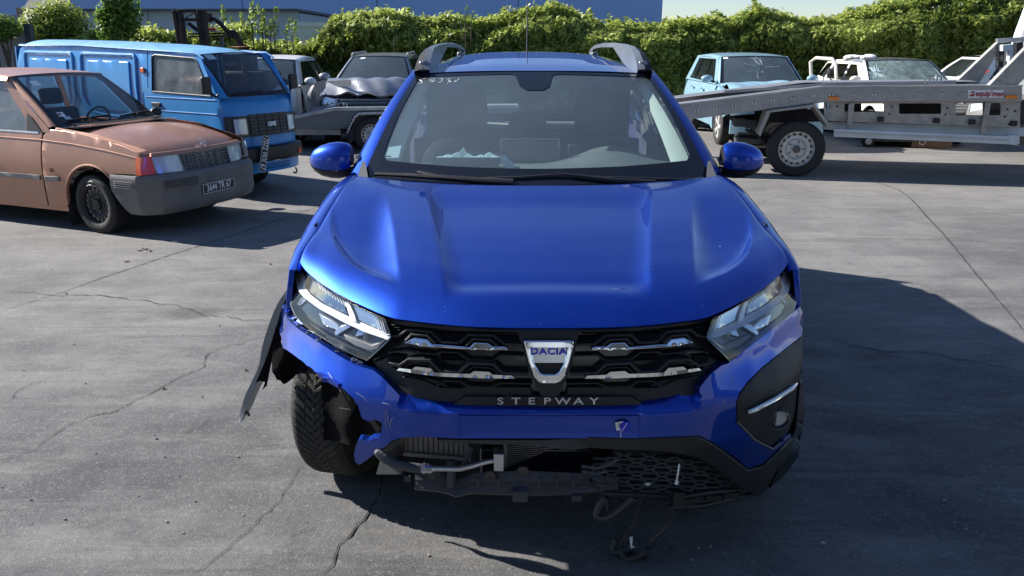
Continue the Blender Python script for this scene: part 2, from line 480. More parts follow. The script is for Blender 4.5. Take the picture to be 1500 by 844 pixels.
# ================================================================== ground, sky side, buildings, hedges
def ground_mat():
    m = bpy.data.materials.new('worn_asphalt'); m.use_nodes = True; nt = m.node_tree; b = nt.nodes['Principled BSDF']
    tc = nt.nodes.new('ShaderNodeTexCoord')
    def noise(scale, det=8, rough=.6, sx=1., sy=1., rot=0):
        mp = nt.nodes.new('ShaderNodeMapping'); mp.inputs['Scale'].default_value = (sx, sy, 1); mp.inputs['Rotation'].default_value = (0, 0, rot)
        n = nt.nodes.new('ShaderNodeTexNoise'); n.inputs['Scale'].default_value = scale; n.inputs['Detail'].default_value = det; n.inputs['Roughness'].default_value = rough
        nt.links.new(tc.outputs['Object'], mp.inputs[0]); nt.links.new(mp.outputs[0], n.inputs['Vector']); return n.outputs[0]
    def rng(src, a, b_, c, d):
        r = nt.nodes.new('ShaderNodeMapRange'); r.inputs[1].default_value = a; r.inputs[2].default_value = b_; r.inputs[3].default_value = c; r.inputs[4].default_value = d
        nt.links.new(src, r.inputs[0]); return r.outputs[0]
    def mix(fac, c1, c2, mode='MIX'):
        x = nt.nodes.new('ShaderNodeMix'); x.data_type = 'RGBA'; x.blend_type = mode
        for sck, v in ((x.inputs[0], fac), (x.inputs[6], c1), (x.inputs[7], c2)):
            if isinstance(v, (tuple, float, int)): sck.default_value = (*v, 1) if isinstance(v, tuple) else v
            else: nt.links.new(v, sck)
        return x.outputs[2]
    base = mix(rng(noise(.55, 9, .68), .40, .60, 0, 1), (.060, .062, .066), (.170, .168, .165))
    base = mix(rng(noise(.9, 9, .8, .35, 2.6, .08), .52, .66, 0, .5), base, (.27, .26, .24))
    base = mix(rng(noise(1.3, 8, .7, 1, 3.2, .25), .5, .72, 0, .65), base, (.24, .232, .22))       # scraped pale streaks
    base = mix(rng(noise(1.9, 7, .7, 1, 2.2, -.5), .50, .70, 0, .7), base, (.062, .063, .067))
    base = mix(rng(noise(1.4, 5, .6, .3, 7, .5), .56, .66, 0, .5), base, (.055, .056, .06))
    base = mix(rng(noise(.8, 2, .5), .66, .70, 0, .75), base, (.04, .04, .042))      # dark stains
    base = mix(rng(noise(9, 6, .75), .56, .75, 0, .35), base, (.07, .07, .07))
    base = mix(rng(noise(38, 5, .85), .54, .66, 0, .5), base, (.33, .31, .285))
    base = mix(rng(noise(31, 5, .85), .55, .68, 0, .55), base, (.05, .05, .052))
    base = mix(rng(noise(130, 3, .8), .56, .70, 0, .6), base, (.40, .38, .35))                      # aggregate
    base = mix(rng(noise(95, 3, .8), .58, .72, 0, .5), base, (.045, .045, .045))
    v = nt.nodes.new('ShaderNodeTexVoronoi'); v.feature = 'F1'; v.inputs['Scale'].default_value = 26; nt.links.new(tc.outputs['Object'], v.inputs['Vector'])
    base = mix(rng(v.outputs['Distance'], .035, .06, .7, 0), base, (.55, .53, .5))                   # pale grit
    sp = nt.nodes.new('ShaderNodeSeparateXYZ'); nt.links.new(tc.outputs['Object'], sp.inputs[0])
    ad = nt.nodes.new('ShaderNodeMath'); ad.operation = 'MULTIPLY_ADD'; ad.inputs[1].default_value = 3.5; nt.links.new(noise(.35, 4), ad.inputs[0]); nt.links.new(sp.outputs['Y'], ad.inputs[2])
    base = mix(rng(ad.outputs[0], 4.5, 12, 0, .34), base, (.34, .32, .295))                            # paler concrete further in, plus glancing sunlight painted into the colour
    nt.links.new(base, b.inputs['Base Color'])
    nt.links.new(rng(noise(1.2), .3, .7, .62, .9), b.inputs['Roughness']); b.inputs['Specular IOR Level'].default_value = .35
    bp = nt.nodes.new('ShaderNodeBump'); bp.inputs['Strength'].default_value = .8; bp.inputs['Distance'].default_value = .007; nt.links.new(noise(110, 5, .8), bp.inputs['Height'])
    b2 = nt.nodes.new('ShaderNodeBump'); b2.inputs['Strength'].default_value = .35; b2.inputs['Distance'].default_value = .04; nt.links.new(noise(2.6, 8, .6), b2.inputs['Height'])
    nt.links.new(b2.outputs[0], bp.inputs['Normal']); nt.links.new(bp.outputs[0], b.inputs['Normal'])
    MATS['ground'] = m
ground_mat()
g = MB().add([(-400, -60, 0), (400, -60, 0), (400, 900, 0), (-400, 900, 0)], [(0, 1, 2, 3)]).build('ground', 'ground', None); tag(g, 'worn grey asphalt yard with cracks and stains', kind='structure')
mat('crack', (.035, .033, .031), .95); mat('joint_seal', (.05, .048, .045), .8, var=.4, vscale=8)
def crack(pts, w, seed, wob=.02, m='crack', straight=False):
    rnd = random.Random(seed); P3 = cr([at_z(a, b) for a, b in pts], 2) if len(pts) < 2 else None
    L = [at_z(a, b) for a, b in pts]; d = sum((L[i + 1] - L[i]).length for i in range(len(L) - 1)); n = max(8, int(d / .03)); n = min(n, 260)
    c = cr(L, n); l, r_ = [], []; off = 0
    for i, p in enumerate(c):
        t = (c[min(i + 1, n - 1)] - c[max(i - 1, 0)]); t.z = 0; t.normalize(); q = Vector((-t.y, t.x, 0))
        off = off * .85 + rnd.uniform(-1, 1) * wob * (.35 if straight else 1)
        e = math.sin(math.pi * i / (n - 1)) ** .3 if 0 < i < n - 1 else .02
        ww = w * e * rnd.uniform(.25, .85)
        l.append(p + q * (off + ww / 2) + Vector((0, 0, .004))); r_.append(p + q * (off - ww / 2) + Vector((0, 0, .004)))
    MB().grid([l, r_]).build('crack', m, g, sm=False, fixn=False)
crack([(0, 456), (80, 432), (160, 404), (250, 374), (340, 345), (420, 318), (490, 296)], .016, 1, .004, straight=True)
crack([(0, 428), (60, 432), (150, 436), (230, 448), (320, 460), (400, 472)], .012, 2)
crack([(0, 674), (60, 650), (120, 618), (170, 606), (230, 575), (265, 560), (295, 545), (320, 515), (370, 498), (398, 494)], .008, 3)
crack([(468, 844), (492, 812), (500, 794), (520, 775), (545, 750), (562, 724), (570, 700)], .012, 4, .012)
crack([(270, 640), (300, 622), (330, 604)], .005, 5); crack([(282, 844), (340, 795), (400, 745), (425, 710), (450, 678)], .005, 6, .01)
crack([(425, 790), (438, 775), (452, 766)], .006, 7); crack([(1180, 493), (1230, 499), (1290, 510), (1360, 517), (1430, 530), (1500, 540)], .011, 8)
crack([(1255, 246), (1270, 262), (1320, 281), (1360, 320), (1400, 365), (1440, 415), (1480, 462), (1500, 486)], .022, 9, .006, 'joint_seal', True)
crack([(1240, 350), (1330, 352), (1400, 350), (1470, 360)], .008, 10); crack([(0, 596), (40, 560), (90, 548)], .005, 12); crack([(1100, 300), (1200, 280), (1320, 300)], .006, 13)
rnd = random.Random(3); peb = MB()
for k in range(170):
    px, py = rnd.uniform(0, 1500), rnd.uniform(280, 844); p = at_z(px, py); r = rnd.uniform(.0015, .006)
    if rnd.random() < .05: r *= 1.8
    peb.ell((p.x, p.y, r * .5), (r, r * rnd.uniform(.6, 1), r * .7), 5, 3)
tag(peb.build('grit', 'stone', None, sm=False), 'loose pale grit scattered over the asphalt', 'gravel', kind='stuff')
lf_ = MB()
for px, py in ((205, 368), (214, 366), (220, 368), (209, 365), (239, 570), (97, 431), (360, 543), (186, 384), (395, 387)):
    p = at_z(px, py); a = rnd.uniform(0, 3); lf_.box((p.x, p.y, .007), (.035 if py < 400 else .011, .012, .006), rz=a, rx=.2)
tag(lf_.build('litter', 'wood_board', None, sm=False), 'small dry scraps and crumbs lying on the asphalt left of the blue car', 'litter', kind='stuff')
sk = None

# ---- buildings behind
mat('blue_cladding', (.19, .33, .60), .45, var=.04, vscale=.4, dirt=.08, dirtcol=(.3, .36, .45)); mat('white_render', (.55, .60, .68), .7, var=.05, vscale=.5)
mat('grey_cladding', (.23, .32, .40), .5, var=.06, vscale=.6, dirt=.1); mat('roof_tile', (.045, .048, .06), .6, var=.2, vscale=4); mat('brown_fascia', (.16, .12, .10), .7)
mat('gate_grey', (.16, .175, .19), .5, var=.12, vscale=2, dirt=.2); mat('dark_trim', (.03, .045, .055), .5); mat('skip_white', (.6, .66, .68), .5, dirt=.2); mat('tarp_blue', (.01, .13, .50), .4)
bw = root('blue_hall', (0, 46, 0), 0, 'long blue clad industrial hall rising behind the hedge', 'building')
edges = [-46, -38, -30, -22, -15.1, -7.55, 0.35, 8.45]
for a, b_ in zip(edges, edges[1:]):
    for z0, z1 in ((0, 4.5), (4.52, 9)): MB().box(((a + b_) / 2, 0, (z0 + z1) / 2), (b_ - a - .05, .12, z1 - z0)).build('wall_panel', 'blue_cladding', bw, bev=.01)
MB().box((-18.8, 10, 4.45), (54, 19.8, 8.9)).build('wall', 'blue_cladding', bw)
MB().box((-18.8, 9.9, 9.05), (54.6, 20.2, .12)).build('roof', 'dark_trim', bw)
an = root('grey_annex', (0, 25, 0), 0, 'low blue grey annex with thin dark roof edge behind the van', 'building')
x0, x1 = at_Y(108, 20, 25).x, at_Y(437, 20, 25).x; zt = at_Y(300, 17, 25).z
nP = 6
for k in range(nP):
    a = lerp(x0, x1, k / nP); b_ = lerp(x0, x1, (k + 1) / nP); MB().box(((a + b_) / 2, 0, zt / 2), (b_ - a - .02, .1, zt)).build('wall_panel', 'grey_cladding', an)
MB().box(((x0 + x1) / 2, 5.1, zt / 2 - .01), (x1 - x0, 10, zt - .05)).build('wall', 'grey_cladding', an)
MB().box(((x0 + x1) / 2, 4.9, zt + .03), (x1 - x0 + .2, 10.6, .07)).build('roof', 'dark_trim', an)
wb = root('white_building', (-24, 50, 0), 0, 'pale rendered building with gable standing behind the tiled house at left', 'building')
MB().box((-6.6, 5, 4.5), (30, 10, 9)).build('wall', 'white_render', wb); MB().box((-6.6, 5, 9.1), (30.6, 10.6, .2)).build('roof', 'dark_trim', wb)
hs_ = root('tiled_house', (0, 36, 0), 0, 'small house with dark tiled roof and brown eaves at upper left', 'building')
hx0, hx1 = at_Y(26, 12, 36).x, at_Y(108, 12, 36).x; hz = at_Y(60, 12, 36).z; hz0 = at_Y(60, 22, 36).z
MB().box(((hx0 + hx1) / 2, 2.6, hz0 / 2), (hx1 - hx0 - .2, 4.4, hz0)).build('wall', 'brown_fascia', hs_)
MB().box(((hx0 + hx1) / 2, .0, (hz0 + hz) / 2), (hx1 - hx0, .3, hz - hz0)).build('eaves', 'brown_fascia', hs_)
for k in range(9):
    z = hz + k * .32; y = -.1 + k * .40; ins = .3 * k / 9 + .28
    MB().box(((hx0 + hx1) / 2, y + .25, z + .12), (hx1 - hx0 - 2 * ins, .52, .06), rx=.67).build('tile_course', 'roof_tile', hs_)
fn_ = root('slat_fence', (0, 22, 0), 0, 'grey slatted metal fence at the far left under the pale building', 'fence')
fx0 = at_Y(-60, 30, 22).x; fx1 = at_Y(58, 30, 22).x; fz = at_Y(20, 22, 22).z
k = 0; x = fx0
while x < fx1:
    MB().box((x, 0, fz / 2), (.13, .04, fz)).build('slat', 'gate_grey', fn_); x += .16
MB().box(((fx0 + fx1) / 2, .05, fz - .12), (fx1 - fx0, .05, .06)).build('rail', 'gate_grey', fn_); MB().box(((fx0 + fx1) / 2, .05, .4), (fx1 - fx0, .05, .06)).build('rail', 'gate_grey', fn_)
gt = root('grey_gate', (0, 14.5, 0), 0, 'grey sheet metal gate with dark end post at the far left', 'gate')
gx0, gx1 = at_Y(-50, 60, 14.5).x, at_Y(40, 60, 14.5).x; gz = at_Y(20, 44, 14.5).z
for k in range(4):
    a = lerp(gx0, gx1, k / 4); b_ = lerp(gx0, gx1, (k + 1) / 4)
    MB().box(((a + b_) / 2, 0, gz * .80), (b_ - a - .02, .05, gz * .36)).build('gate_panel', 'gate_grey', gt, bev=.006); MB().box(((a + b_) / 2, .01, gz * .31), (b_ - a - .02, .05, gz * .58)).build('gate_panel', 'gate_grey', gt, bev=.006)
MB().box((gx1 + .06, 0, gz / 2 + .05), (.10, .12, gz + .1)).build('post', 'dark_trim', gt)
MB().box(((gx0 + gx1) / 2, -.03, gz - .03), (gx1 - gx0, .05, .06)).build('top_rail', 'gate_grey', gt)
sx0, sx1 = at_Y(443, 40, 20).x, at_Y(500, 40, 20).x; szt = at_Y(460, 34, 20).z
sk_ = root('white_skip', ((sx0 + sx1) / 2, 20, 0), 0, 'white open container whose rim shows over the hedge', 'container')
for (c, d) in (((0, -.8, szt / 2), (sx1 - sx0, .06, szt)), ((0, .8, szt / 2), (sx1 - sx0, .06, szt)), ((-(sx1 - sx0) / 2, 0, szt / 2), (.06, 1.6, szt)), (((sx1 - sx0) / 2, 0, szt / 2), (.06, 1.6, szt))): MB().box(c, d).build('side_panel', 'skip_white', sk_)
MB().box((0, -.84, szt - .05), (sx1 - sx0 + .1, .08, .10)).build('rim', 'skip_white', sk_)
tx0, tx1 = at_Y(1256, 20, 24).x, at_Y(1290, 20, 24).x; tz = at_Y(1270, 13, 24).z
tp = root('blue_bin', ((tx0 + tx1) / 2, 24, 0), 0, 'bright blue bin lid poking above the hedge against the sky', 'bin')
MB().grid([[(-.38, -.4, 0), (.38, -.4, 0), (.38, .4, 0), (-.38, .4, 0)], [(-.40, -.42, tz - .12), (.40, -.42, tz - .12), (.40, .42, tz - .12), (-.40, .42, tz - .12)]], True).build('body', 'tarp_blue', tp)
MB().box((0, 0, tz - .06), (.86, .9, .10), ry=.1).build('lid', 'tarp_blue', tp, bev=.02)

# ---- foliage: thousands of single leaves over a dark core
def leaf_mat(name, c1, c2, c3):
    m = bpy.data.materials.new(name); m.use_nodes = True; nt = m.node_tree; b = nt.nodes['Principled BSDF']
    at = nt.nodes.new('ShaderNodeAttribute'); at.attribute_name = 'tone'
    r = nt.nodes.new('ShaderNodeValToRGB'); r.color_ramp.elements[0].color = (*c1, 1); r.color_ramp.elements[1].color = (*c3, 1)
    e = r.color_ramp.elements.new(.5); e.color = (*c2, 1)
    nt.links.new(at.outputs['Fac'], r.inputs[0]); nt.links.new(r.outputs[0], b.inputs['Base Color'])
    b.inputs['Roughness'].default_value = .5; b.inputs['Specular IOR Level'].default_value = .4
    tl_ = nt.nodes.new('ShaderNodeBsdfTranslucent'); nt.links.new(r.outputs[0], tl_.inputs[0]); mxs = nt.nodes.new('ShaderNodeMixShader'); mxs.inputs[0].default_value = .5
    o = nt.nodes['Material Output']; nt.links.new(b.outputs[0], mxs.inputs[1]); nt.links.new(tl_.outputs[0], mxs.inputs[2]); nt.links.new(mxs.outputs[0], o.inputs[0])
    MATS[name] = m
leaf_mat('hedge_leaf', (.045, .08, .012), (.24, .31, .05), (.54, .60, .17)); leaf_mat('shoot_leaf', (.07, .13, .02), (.20, .30, .04), (.40, .50, .10)); leaf_mat('tree_leaf', (.035, .09, .015), (.12, .22, .03), (.30, .42, .08))
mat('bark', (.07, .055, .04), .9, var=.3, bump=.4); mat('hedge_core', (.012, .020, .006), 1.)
def leaves(name, C, N, S, tone, m, parent=None, seed=0):
    """C centres, N facing directions, S sizes, tone 0..1; one bent rhombus per leaf"""
    rg = np.random.default_rng(seed); n = len(C); N = N + rg.normal(0, .75, (n, 3)); N /= np.linalg.norm(N, axis=1, keepdims=True)
    T = rg.normal(0, 1, (n, 3)); T[:, 2] -= .3; T -= N * np.sum(T * N, 1, keepdims=True); T /= np.linalg.norm(T, axis=1, keepdims=True); B = np.cross(N, T)
    S = S[:, None]; v = np.stack([C - T * S, C + B * S * .42 + N * S * .08, C + T * S - N * S * .12, C - B * S * .42 + N * S * .08], 1).reshape(-1, 3)
    me = bpy.data.meshes.new(name); me.vertices.add(4 * n); me.vertices.foreach_set('co', v.ravel().astype(np.float32))
    me.loops.add(4 * n); me.loops.foreach_set('vertex_index', np.arange(4 * n, dtype=np.int32)); me.polygons.add(n); me.polygons.foreach_set('loop_start', np.arange(0, 4 * n, 4, dtype=np.int32)); me.polygons.foreach_set('loop_total', np.full(n, 4, np.int32))
    me.update(); a = me.attributes.new('tone', 'FLOAT', 'FACE'); a.data.foreach_set('value', np.clip(tone, 0, 1).astype(np.float32))
    return link(name, me, m, parent)
def fbm(x, y, seed=0, oct=4):
    r = np.zeros_like(x); a = 1.; rg = np.random.default_rng(seed)
    for o in range(oct):
        for _ in range(3):
            k = rg.normal(0, 1, 2); k /= np.linalg.norm(k); f = 2 ** o * rg.uniform(.8, 1.3); r += a * np.sin((x * k[0] + y * k[1]) * f * 2.2 + rg.uniform(0, 6.3)) / 3
        a *= .55
    return r
def hedge(name, label, prof, Y, thick, n, ls, m='hedge_leaf', seed=1, shoot_n=1., cat='hedge'):
    """prof: (px, py) of the top outline at distance Y"""
    pts = [at_Y(a, b + (9 if a < 1290 else 3), Y) for a, b in prof]; X = [p.x for p in pts]; Z = [p.z for p in pts]; rg = np.random.default_rng(seed)
    rt = root(name, ((X[0] + X[-1]) / 2, Y, 0), 0, label, cat); ox = (X[0] + X[-1]) / 2
    area_top = thick / (thick + np.mean(Z))
    nt_ = int(n * area_top); nf = n - nt_
    def zt(x): return np.interp(x, X, Z) + .10 * fbm(x * 1.7, x * 0, seed, 3)
    x = rg.uniform(X[0], X[-1], nf); tt = rg.uniform(0, 1, nf) ** .9; z = zt(x) * (1 - tt) ; z = z * .99
    z = zt(x) * rg.uniform(0, 1, nf) ** .8
    f = fbm(x, z * 1.3, seed + 5)
    rnd_top = np.clip((z - (zt(x) - .45)) / .45, 0, 1)
    y = -.30 * f + .45 * rnd_top ** 2 + np.abs(rg.normal(0, .09, nf)) - .05
    C1 = np.stack([x - ox, y, z], 1); N1 = np.stack([np.zeros(nf), -np.ones(nf), .35 + rnd_top * 1.2], 1)
    t1 = .38 + .26 * f + rg.normal(0, .24, nf) + .12 * rnd_top
    x2 = rg.uniform(X[0], X[-1], nt_); y2 = rg.uniform(.25, thick, nt_); f2 = fbm(x2, y2, seed + 9)
    z2 = zt(x2) + .10 * f2 + rg.normal(0, .06, nt_) + .35 * np.clip(fbm(x2 * 5, y2 * 5, seed + 20, 2) - .75, 0, 1) * rg.uniform(0, 1, nt_) - .25 * np.clip((.5 - y2) / .3, 0, 1) ** 2 * .5
    C2 = np.stack([x2 - ox, y2, z2], 1); N2 = np.stack([np.zeros(nt_), -.3 * np.ones(nt_), np.ones(nt_)], 1); t2 = .62 + .2 * f2 + rg.normal(0, .18, nt_)
    # loose shoots standing proud of the top
    ns = int((X[-1] - X[0]) * 4 * shoot_n); C3, N3, t3 = [], [], []
    for _ in range(ns):
        xx = rg.uniform(X[0], X[-1]); yy = rg.uniform(.2, thick); L = rg.uniform(.06, .30) * (1 if rg.uniform() < .8 else 1.6); lx = rg.normal(0, .12); k = int(L * 70)
        q = rg.uniform(0, 1, k); C3.append(np.stack([xx - ox + lx * q + rg.normal(0, .035, k), yy + rg.normal(0, .035, k), zt(np.full(k, xx)) - .05 + L * q], 1)); N3.append(np.tile([0, -.5, .6], (k, 1))); t3.append(np.full(k, .66) + rg.normal(0, .15, k))
    C = np.concatenate([C1, C2] + C3); N = np.concatenate([N1, N2] + N3); T = np.concatenate([t1, t2] + t3); S = rg.uniform(.6, 1.15, len(C)) * ls
    leaves('leaves', C, N, S, T, m, rt, seed)
    # dark inner mass
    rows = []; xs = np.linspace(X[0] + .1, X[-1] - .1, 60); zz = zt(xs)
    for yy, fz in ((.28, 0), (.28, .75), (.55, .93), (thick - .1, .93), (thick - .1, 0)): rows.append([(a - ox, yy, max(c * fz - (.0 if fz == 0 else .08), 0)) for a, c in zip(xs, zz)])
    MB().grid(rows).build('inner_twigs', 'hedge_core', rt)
    return rt
def shoots(rt_label, name, spots, Y, seed, m='shoot_leaf', cat='shrub', base_r=.25, lsz=.05):
    """upright leafy shoots: (px base, py base, px top, py top)"""
    rg = np.random.default_rng(seed); pts = [(at_Y(a, b, Y), at_Y(c, d, Y)) for a, b, c, d in spots]; ox = np.mean([p[0].x for p in pts])
    rt = root(name, (ox, Y, 0), 0, rt_label, cat); C, N, S, T = [], [], [], []; st_ = MB()
    for a, b in pts:
        L = (b - a).length; n = int(L * 120); yy = rg.uniform(-.2, .35)
        a2 = Vector((a.x - ox, yy, 0)); am = Vector((a.x - ox, yy, a.z)); b2 = Vector((b.x - ox, yy, b.z)); st_.tube([a2, am, b2], [.014, .010, .003], 5)
        for k in range(n):
            t = rg.uniform(0, 1); w = .10 * (1 - t) + .03; q = am.lerp(b2, t); an_ = rg.uniform(0, 6.28)
            C.append((q.x + math.cos(an_) * w * rg.uniform(.2, 1), q.y + math.sin(an_) * w * .8, q.z)); N.append((math.cos(an_) * .5, math.sin(an_) * .5 - .4, .8)); S.append(lsz * rg.uniform(.6, 1.1)); T.append(.5 + rg.normal(0, .22))
    leaves('leaves', np.array(C), np.array(N), np.array(S), np.array(T), m, rt, seed); st_.build('stems', 'bark', rt); return rt
def blob_tree(name, label, blobs, Y, n, ls, m, seed, trunk=None, cat='tree'):
    """blobs: (px, py, radius m)"""
    rg = np.random.default_rng(seed); bl = [(at_Y(a, b, Y), r) for a, b, r in blobs]; ox = np.mean([p.x for p, r in bl]); rt = root(name, (ox, Y, 0), 0, label, cat)
    C, N, T = [], [], []; tot = sum(r * r for p, r in bl)
    for p, r in bl:
        k = int(n * r * r / tot); d = rg.normal(0, 1, (k, 3)); d /= np.linalg.norm(d, axis=1, keepdims=True); rad = r * rg.uniform(.45, 1.12, (k, 1)); c = np.array([p.x - ox, rg.uniform(-.15, .15), p.z]) + d * rad * np.array([1, .8, 1]); C.append(c); N.append(d + np.array([0, 0, .4])); T.append(.42 + .25 * d[:, 2] + rg.normal(0, .18, k))
    C = np.concatenate(C); leaves('crown', C, np.concatenate(N), rg.uniform(.6, 1.1, len(C)) * ls, np.concatenate(T), m, rt, seed)
    top = max(bl, key=lambda q: q[0].z)[0]
    tk = MB().tube([(0, 0, 0), (.03, 0, top.z * .5), (top.x - ox, 0, top.z)], [.05, .035, .01], 8)
    for p, r in bl: tk.tube([(.02, 0, min(p.z * .75, top.z * .7)), (p.x - ox, 0, p.z)], [.018, .006], 5)
    tk.build('trunk', 'bark', rt); return rt
hedge('long_hedge', 'long thick flowering hedge running behind the wrecked cars and trailers', [(340, 62), (380, 56), (420, 60), (455, 55), (480, 32), (520, 20), (560, 18), (610, 26), (650, 24), (700, 28), (745, 24), (775, 20), (805, 11), (850, 14), (890, 24), (930, 33), (965, 36), (1000, 28), (1050, 27), (1080, 36), (1120, 14), (1160, 20), (1200, 27), (1250, 28), (1290, 20), (1320, 6), (1360, -4), (1420, -14), (1560, -22)], 17.0, 1.6, 90000, .084, seed=2)
hedge('low_hedge', 'low trimmed hedge showing above the roof of the blue van', [(40, 52), (70, 50), (110, 45), (150, 43), (200, 46), (250, 44), (300, 47), (345, 52)], 15.5, 1.2, 20000, .07, seed=3, shoot_n=.3)
shoots('tall upright green shoots growing out of the hedge behind the forklift', 'leafy_shoots', [(322, 50, 320, 6), (352, 50, 350, 18), (365, 48, 362, 12), (380, 50, 374, 2), (392, 48, 390, 14), (405, 52, 408, 10), (413, 50, 420, 22), (372, 50, 371, -2), (340, 55, 338, 26), (425, 56, 430, 30), (357, 55, 356, 30), (398, 55, 399, 26), (385, 55, 384, 22)], 16.6, 5)
blob_tree('round_bush', 'yellow green bush beside the slatted fence at upper left', [(62, 38, .42), (85, 30, .42), (100, 38, .38), (75, 44, .40), (50, 46, .30), (68, 18, .10), (90, 20, .12)], 16.0, 6500, .05, 'hedge_leaf', 7, cat='bush')
blob_tree('gate_creeper', 'small creeper hanging over the grey gate at the left edge', [(8, 40, .22), (-8, 38, .22), (18, 43, .14), (8, 55, .10), (2, 66, .06)], 14.2, 1500, .04, 'tree_leaf', 8, cat='plant')
blob_tree('young_tree', 'young tree with loose bright leaves standing behind the van roof', [(176, 2, .26), (184, 14, .26), (170, 22, .30), (158, 28, .18), (186, 34, .26), (172, 42, .30), (192, 26, .16), (180, -14, .24)], 15.0, 3400, .062, 'tree_leaf', 9)
shoots('thin leafy twig rising above the hedge in front of the blue hall', 'hedge_twig', [(682, 34, 686, 6), (676, 34, 673, 16), (690, 36, 694, 16)], 16.9, 11, 'tree_leaf', lsz=.035)
shoots('sprawling leafy branches against the sky over the hedge', 'sky_branches', [(1078, 34, 1096, 10), (1085, 36, 1122, 12), (1090, 38, 1060, 20), (1312, 20, 1330, 2), (1306, 24, 1312, 6), (1300, 30, 1296, 8)], 17.3, 12, 'tree_leaf', lsz=.05)

# ---- the workshop the photographer stands in front of: it shows in the car's chrome and paint
mat('dark_cladding', (.035, .04, .045), .6); 
ws_ = root('workshop', (2, -11, 0), 0, 'dark clad workshop with pale roller doors on the near side of the yard', 'building')
for k in range(7):
    x = -21 + k * 7
    MB().box((x, 0, 5.6), (6.95, .2, 3.0)).build('wall_panel', 'dark_cladding', ws_)
    if k % 2: MB().box((x, .05, 2.05), (5.0, .1, 4.0)).build('roller_door', 'skip_white', ws_); MB().box((x - 3.0, 0, 2.05), (.95, .2, 4.1)).build('wall_panel', 'dark_cladding', ws_); MB().box((x + 3.0, 0, 2.05), (.95, .2, 4.1)).build('wall_panel', 'dark_cladding', ws_)
    else: MB().box((x, 0, 2.05), (6.95, .2, 4.1)).build('wall_panel', 'dark_cladding', ws_)
MB().box((0, -5, 3.5), (49, 9.7, 7)).build('wall', 'dark_cladding', ws_); MB().box((0, -4.8, 7.15), (49.5, 10.4, .12)).build('roof', 'dark_trim', ws_)
# ================================================================== the blue damaged car in the middle
HF = Frame((.105, 1.95, 0), 0)
HERO = root('damaged_car', HF.o, 0, 'glossy blue compact crossover with torn front bumper parked facing the camera in the middle', 'car')
_X = [0, .24, .39, .47, .60, .69, .76, .80, .84, .88, .905, .93]
_Z = [.10, .20, .30, .50, .62, .74, .86, .95]
_T = np.array([[.13, .14, .15, .17, .22, .28, .34, .40, .45, .50, .56, .66],
      [.09, .10, .11, .13, .19, .25, .32, .38, .42, .46, .52, .62],
      [.06, .07, .08, .10, .15, .20, .26, .32, .38, .44, .50, .60],
      [.0, .005, .025, .05, .11, .17, .24, .30, .36, .44, .50, .62],
      [.0, .005, .02, .045, .10, .16, .23, .29, .35, .43, .50, .62],
      [.02, .025, .05, .08, .16, .24, .33, .38, .43, .50, .57, .70],
      [.05, .06, .10, .13, .25, .33, .42, .48, .55, .65, .75, .90],
      [.10, .11, .15, .19, .30, .40, .50, .60, .68, .78, .9, 1.1]])
def shell(x, z):
    x = abs(x); z = min(max(z, .10), .95)
    i = 0
    while i < len(_Z) - 2 and z > _Z[i + 1]: i += 1
    t = (z - _Z[i]) / (_Z[i + 1] - _Z[i]); t = t * t * (3 - 2 * t) * .5 + t * .5
    return lerp(float(np.interp(x, _X, _T[i])), float(np.interp(x, _X, _T[i + 1])), t)
_cache = {}
def P(px, py, dy=0.):
    k = (round(px, 2), round(py, 2), dy)
    if k not in _cache: _cache[k] = HF.hit(px, py, lambda p: p.y - dy - shell(p.x, p.z), 1.2, 4.5, 40)
    return _cache[k]
def Q(px, py, y): return HF.plane(px, py, 1, y)
def Pm(px, py, dy=0.):
    """the same shell point mirrored to the other side of the car"""
    p = P(px, py, dy); return Vector((-p.x, p.y, p.z))
def shellpanel(name, out, m, sp=9, dy=0., depth=.02, holes=(), parent=None, bev=0, mirror=False, ang=40, bump=None):
    g = Pm if mirror else P
    def fn(a, b):
        p = Vector(g(a, b, dy))
        if bump: p.y += bump(p)
        return p
    return panel(name, out, fn, m, parent or HERO, sp, (0, depth, 0), holes, bev=bev, ang=ang)
def sst(t): t = min(max(t, 0), 1); return t * t * (3 - 2 * t)

# ---- bonnet: a patch between its traced lip, its two side edges and the scuttle
lipR = [(0, .052, .853), (.12, .054, .853), (.24, .064, .854), (.385, .10, .856), (.468, .135, .860), (.605, .25, .877), (.685, .33, .890), (.757, .42, .904), (.80, .485, .919)]
sideR = [(.80, .485, .919), (.800, .55, .945), (.798, .65, .962), (.794, .75, .975), (.785, .95, 1.022), (.770, 1.15, 1.064), (.745, 1.27, 1.076)]
rearR = [(0, 1.13, 1.062), (.25, 1.14, 1.062), (.5, 1.185, 1.066), (.66, 1.235, 1.072), (.745, 1.27, 1.076)]
mx = lambda l: [(-a, b, c) for a, b, c in l]
NU, NV = 220, 96
Fc = cr(mx(lipR)[::-1][:-1] + lipR, NU + 1); Rc = cr(mx(rearR)[::-1][:-1] + rearR, NU + 1)
Lc = cr(mx(sideR), NV + 1); Rt = cr(sideR, NV + 1)
def wi(y): return interp(y, [.1, .3, .75, 1.15], [.285, .31, .385, .45])
def wo(y): return interp(y, [.1, .28, .65, 1.15], [.40, .445, .515, .62])
def yscal(x): t = (x - .455) / .345; return .25 + .28 * t + .47 * max(t, 0) ** 4
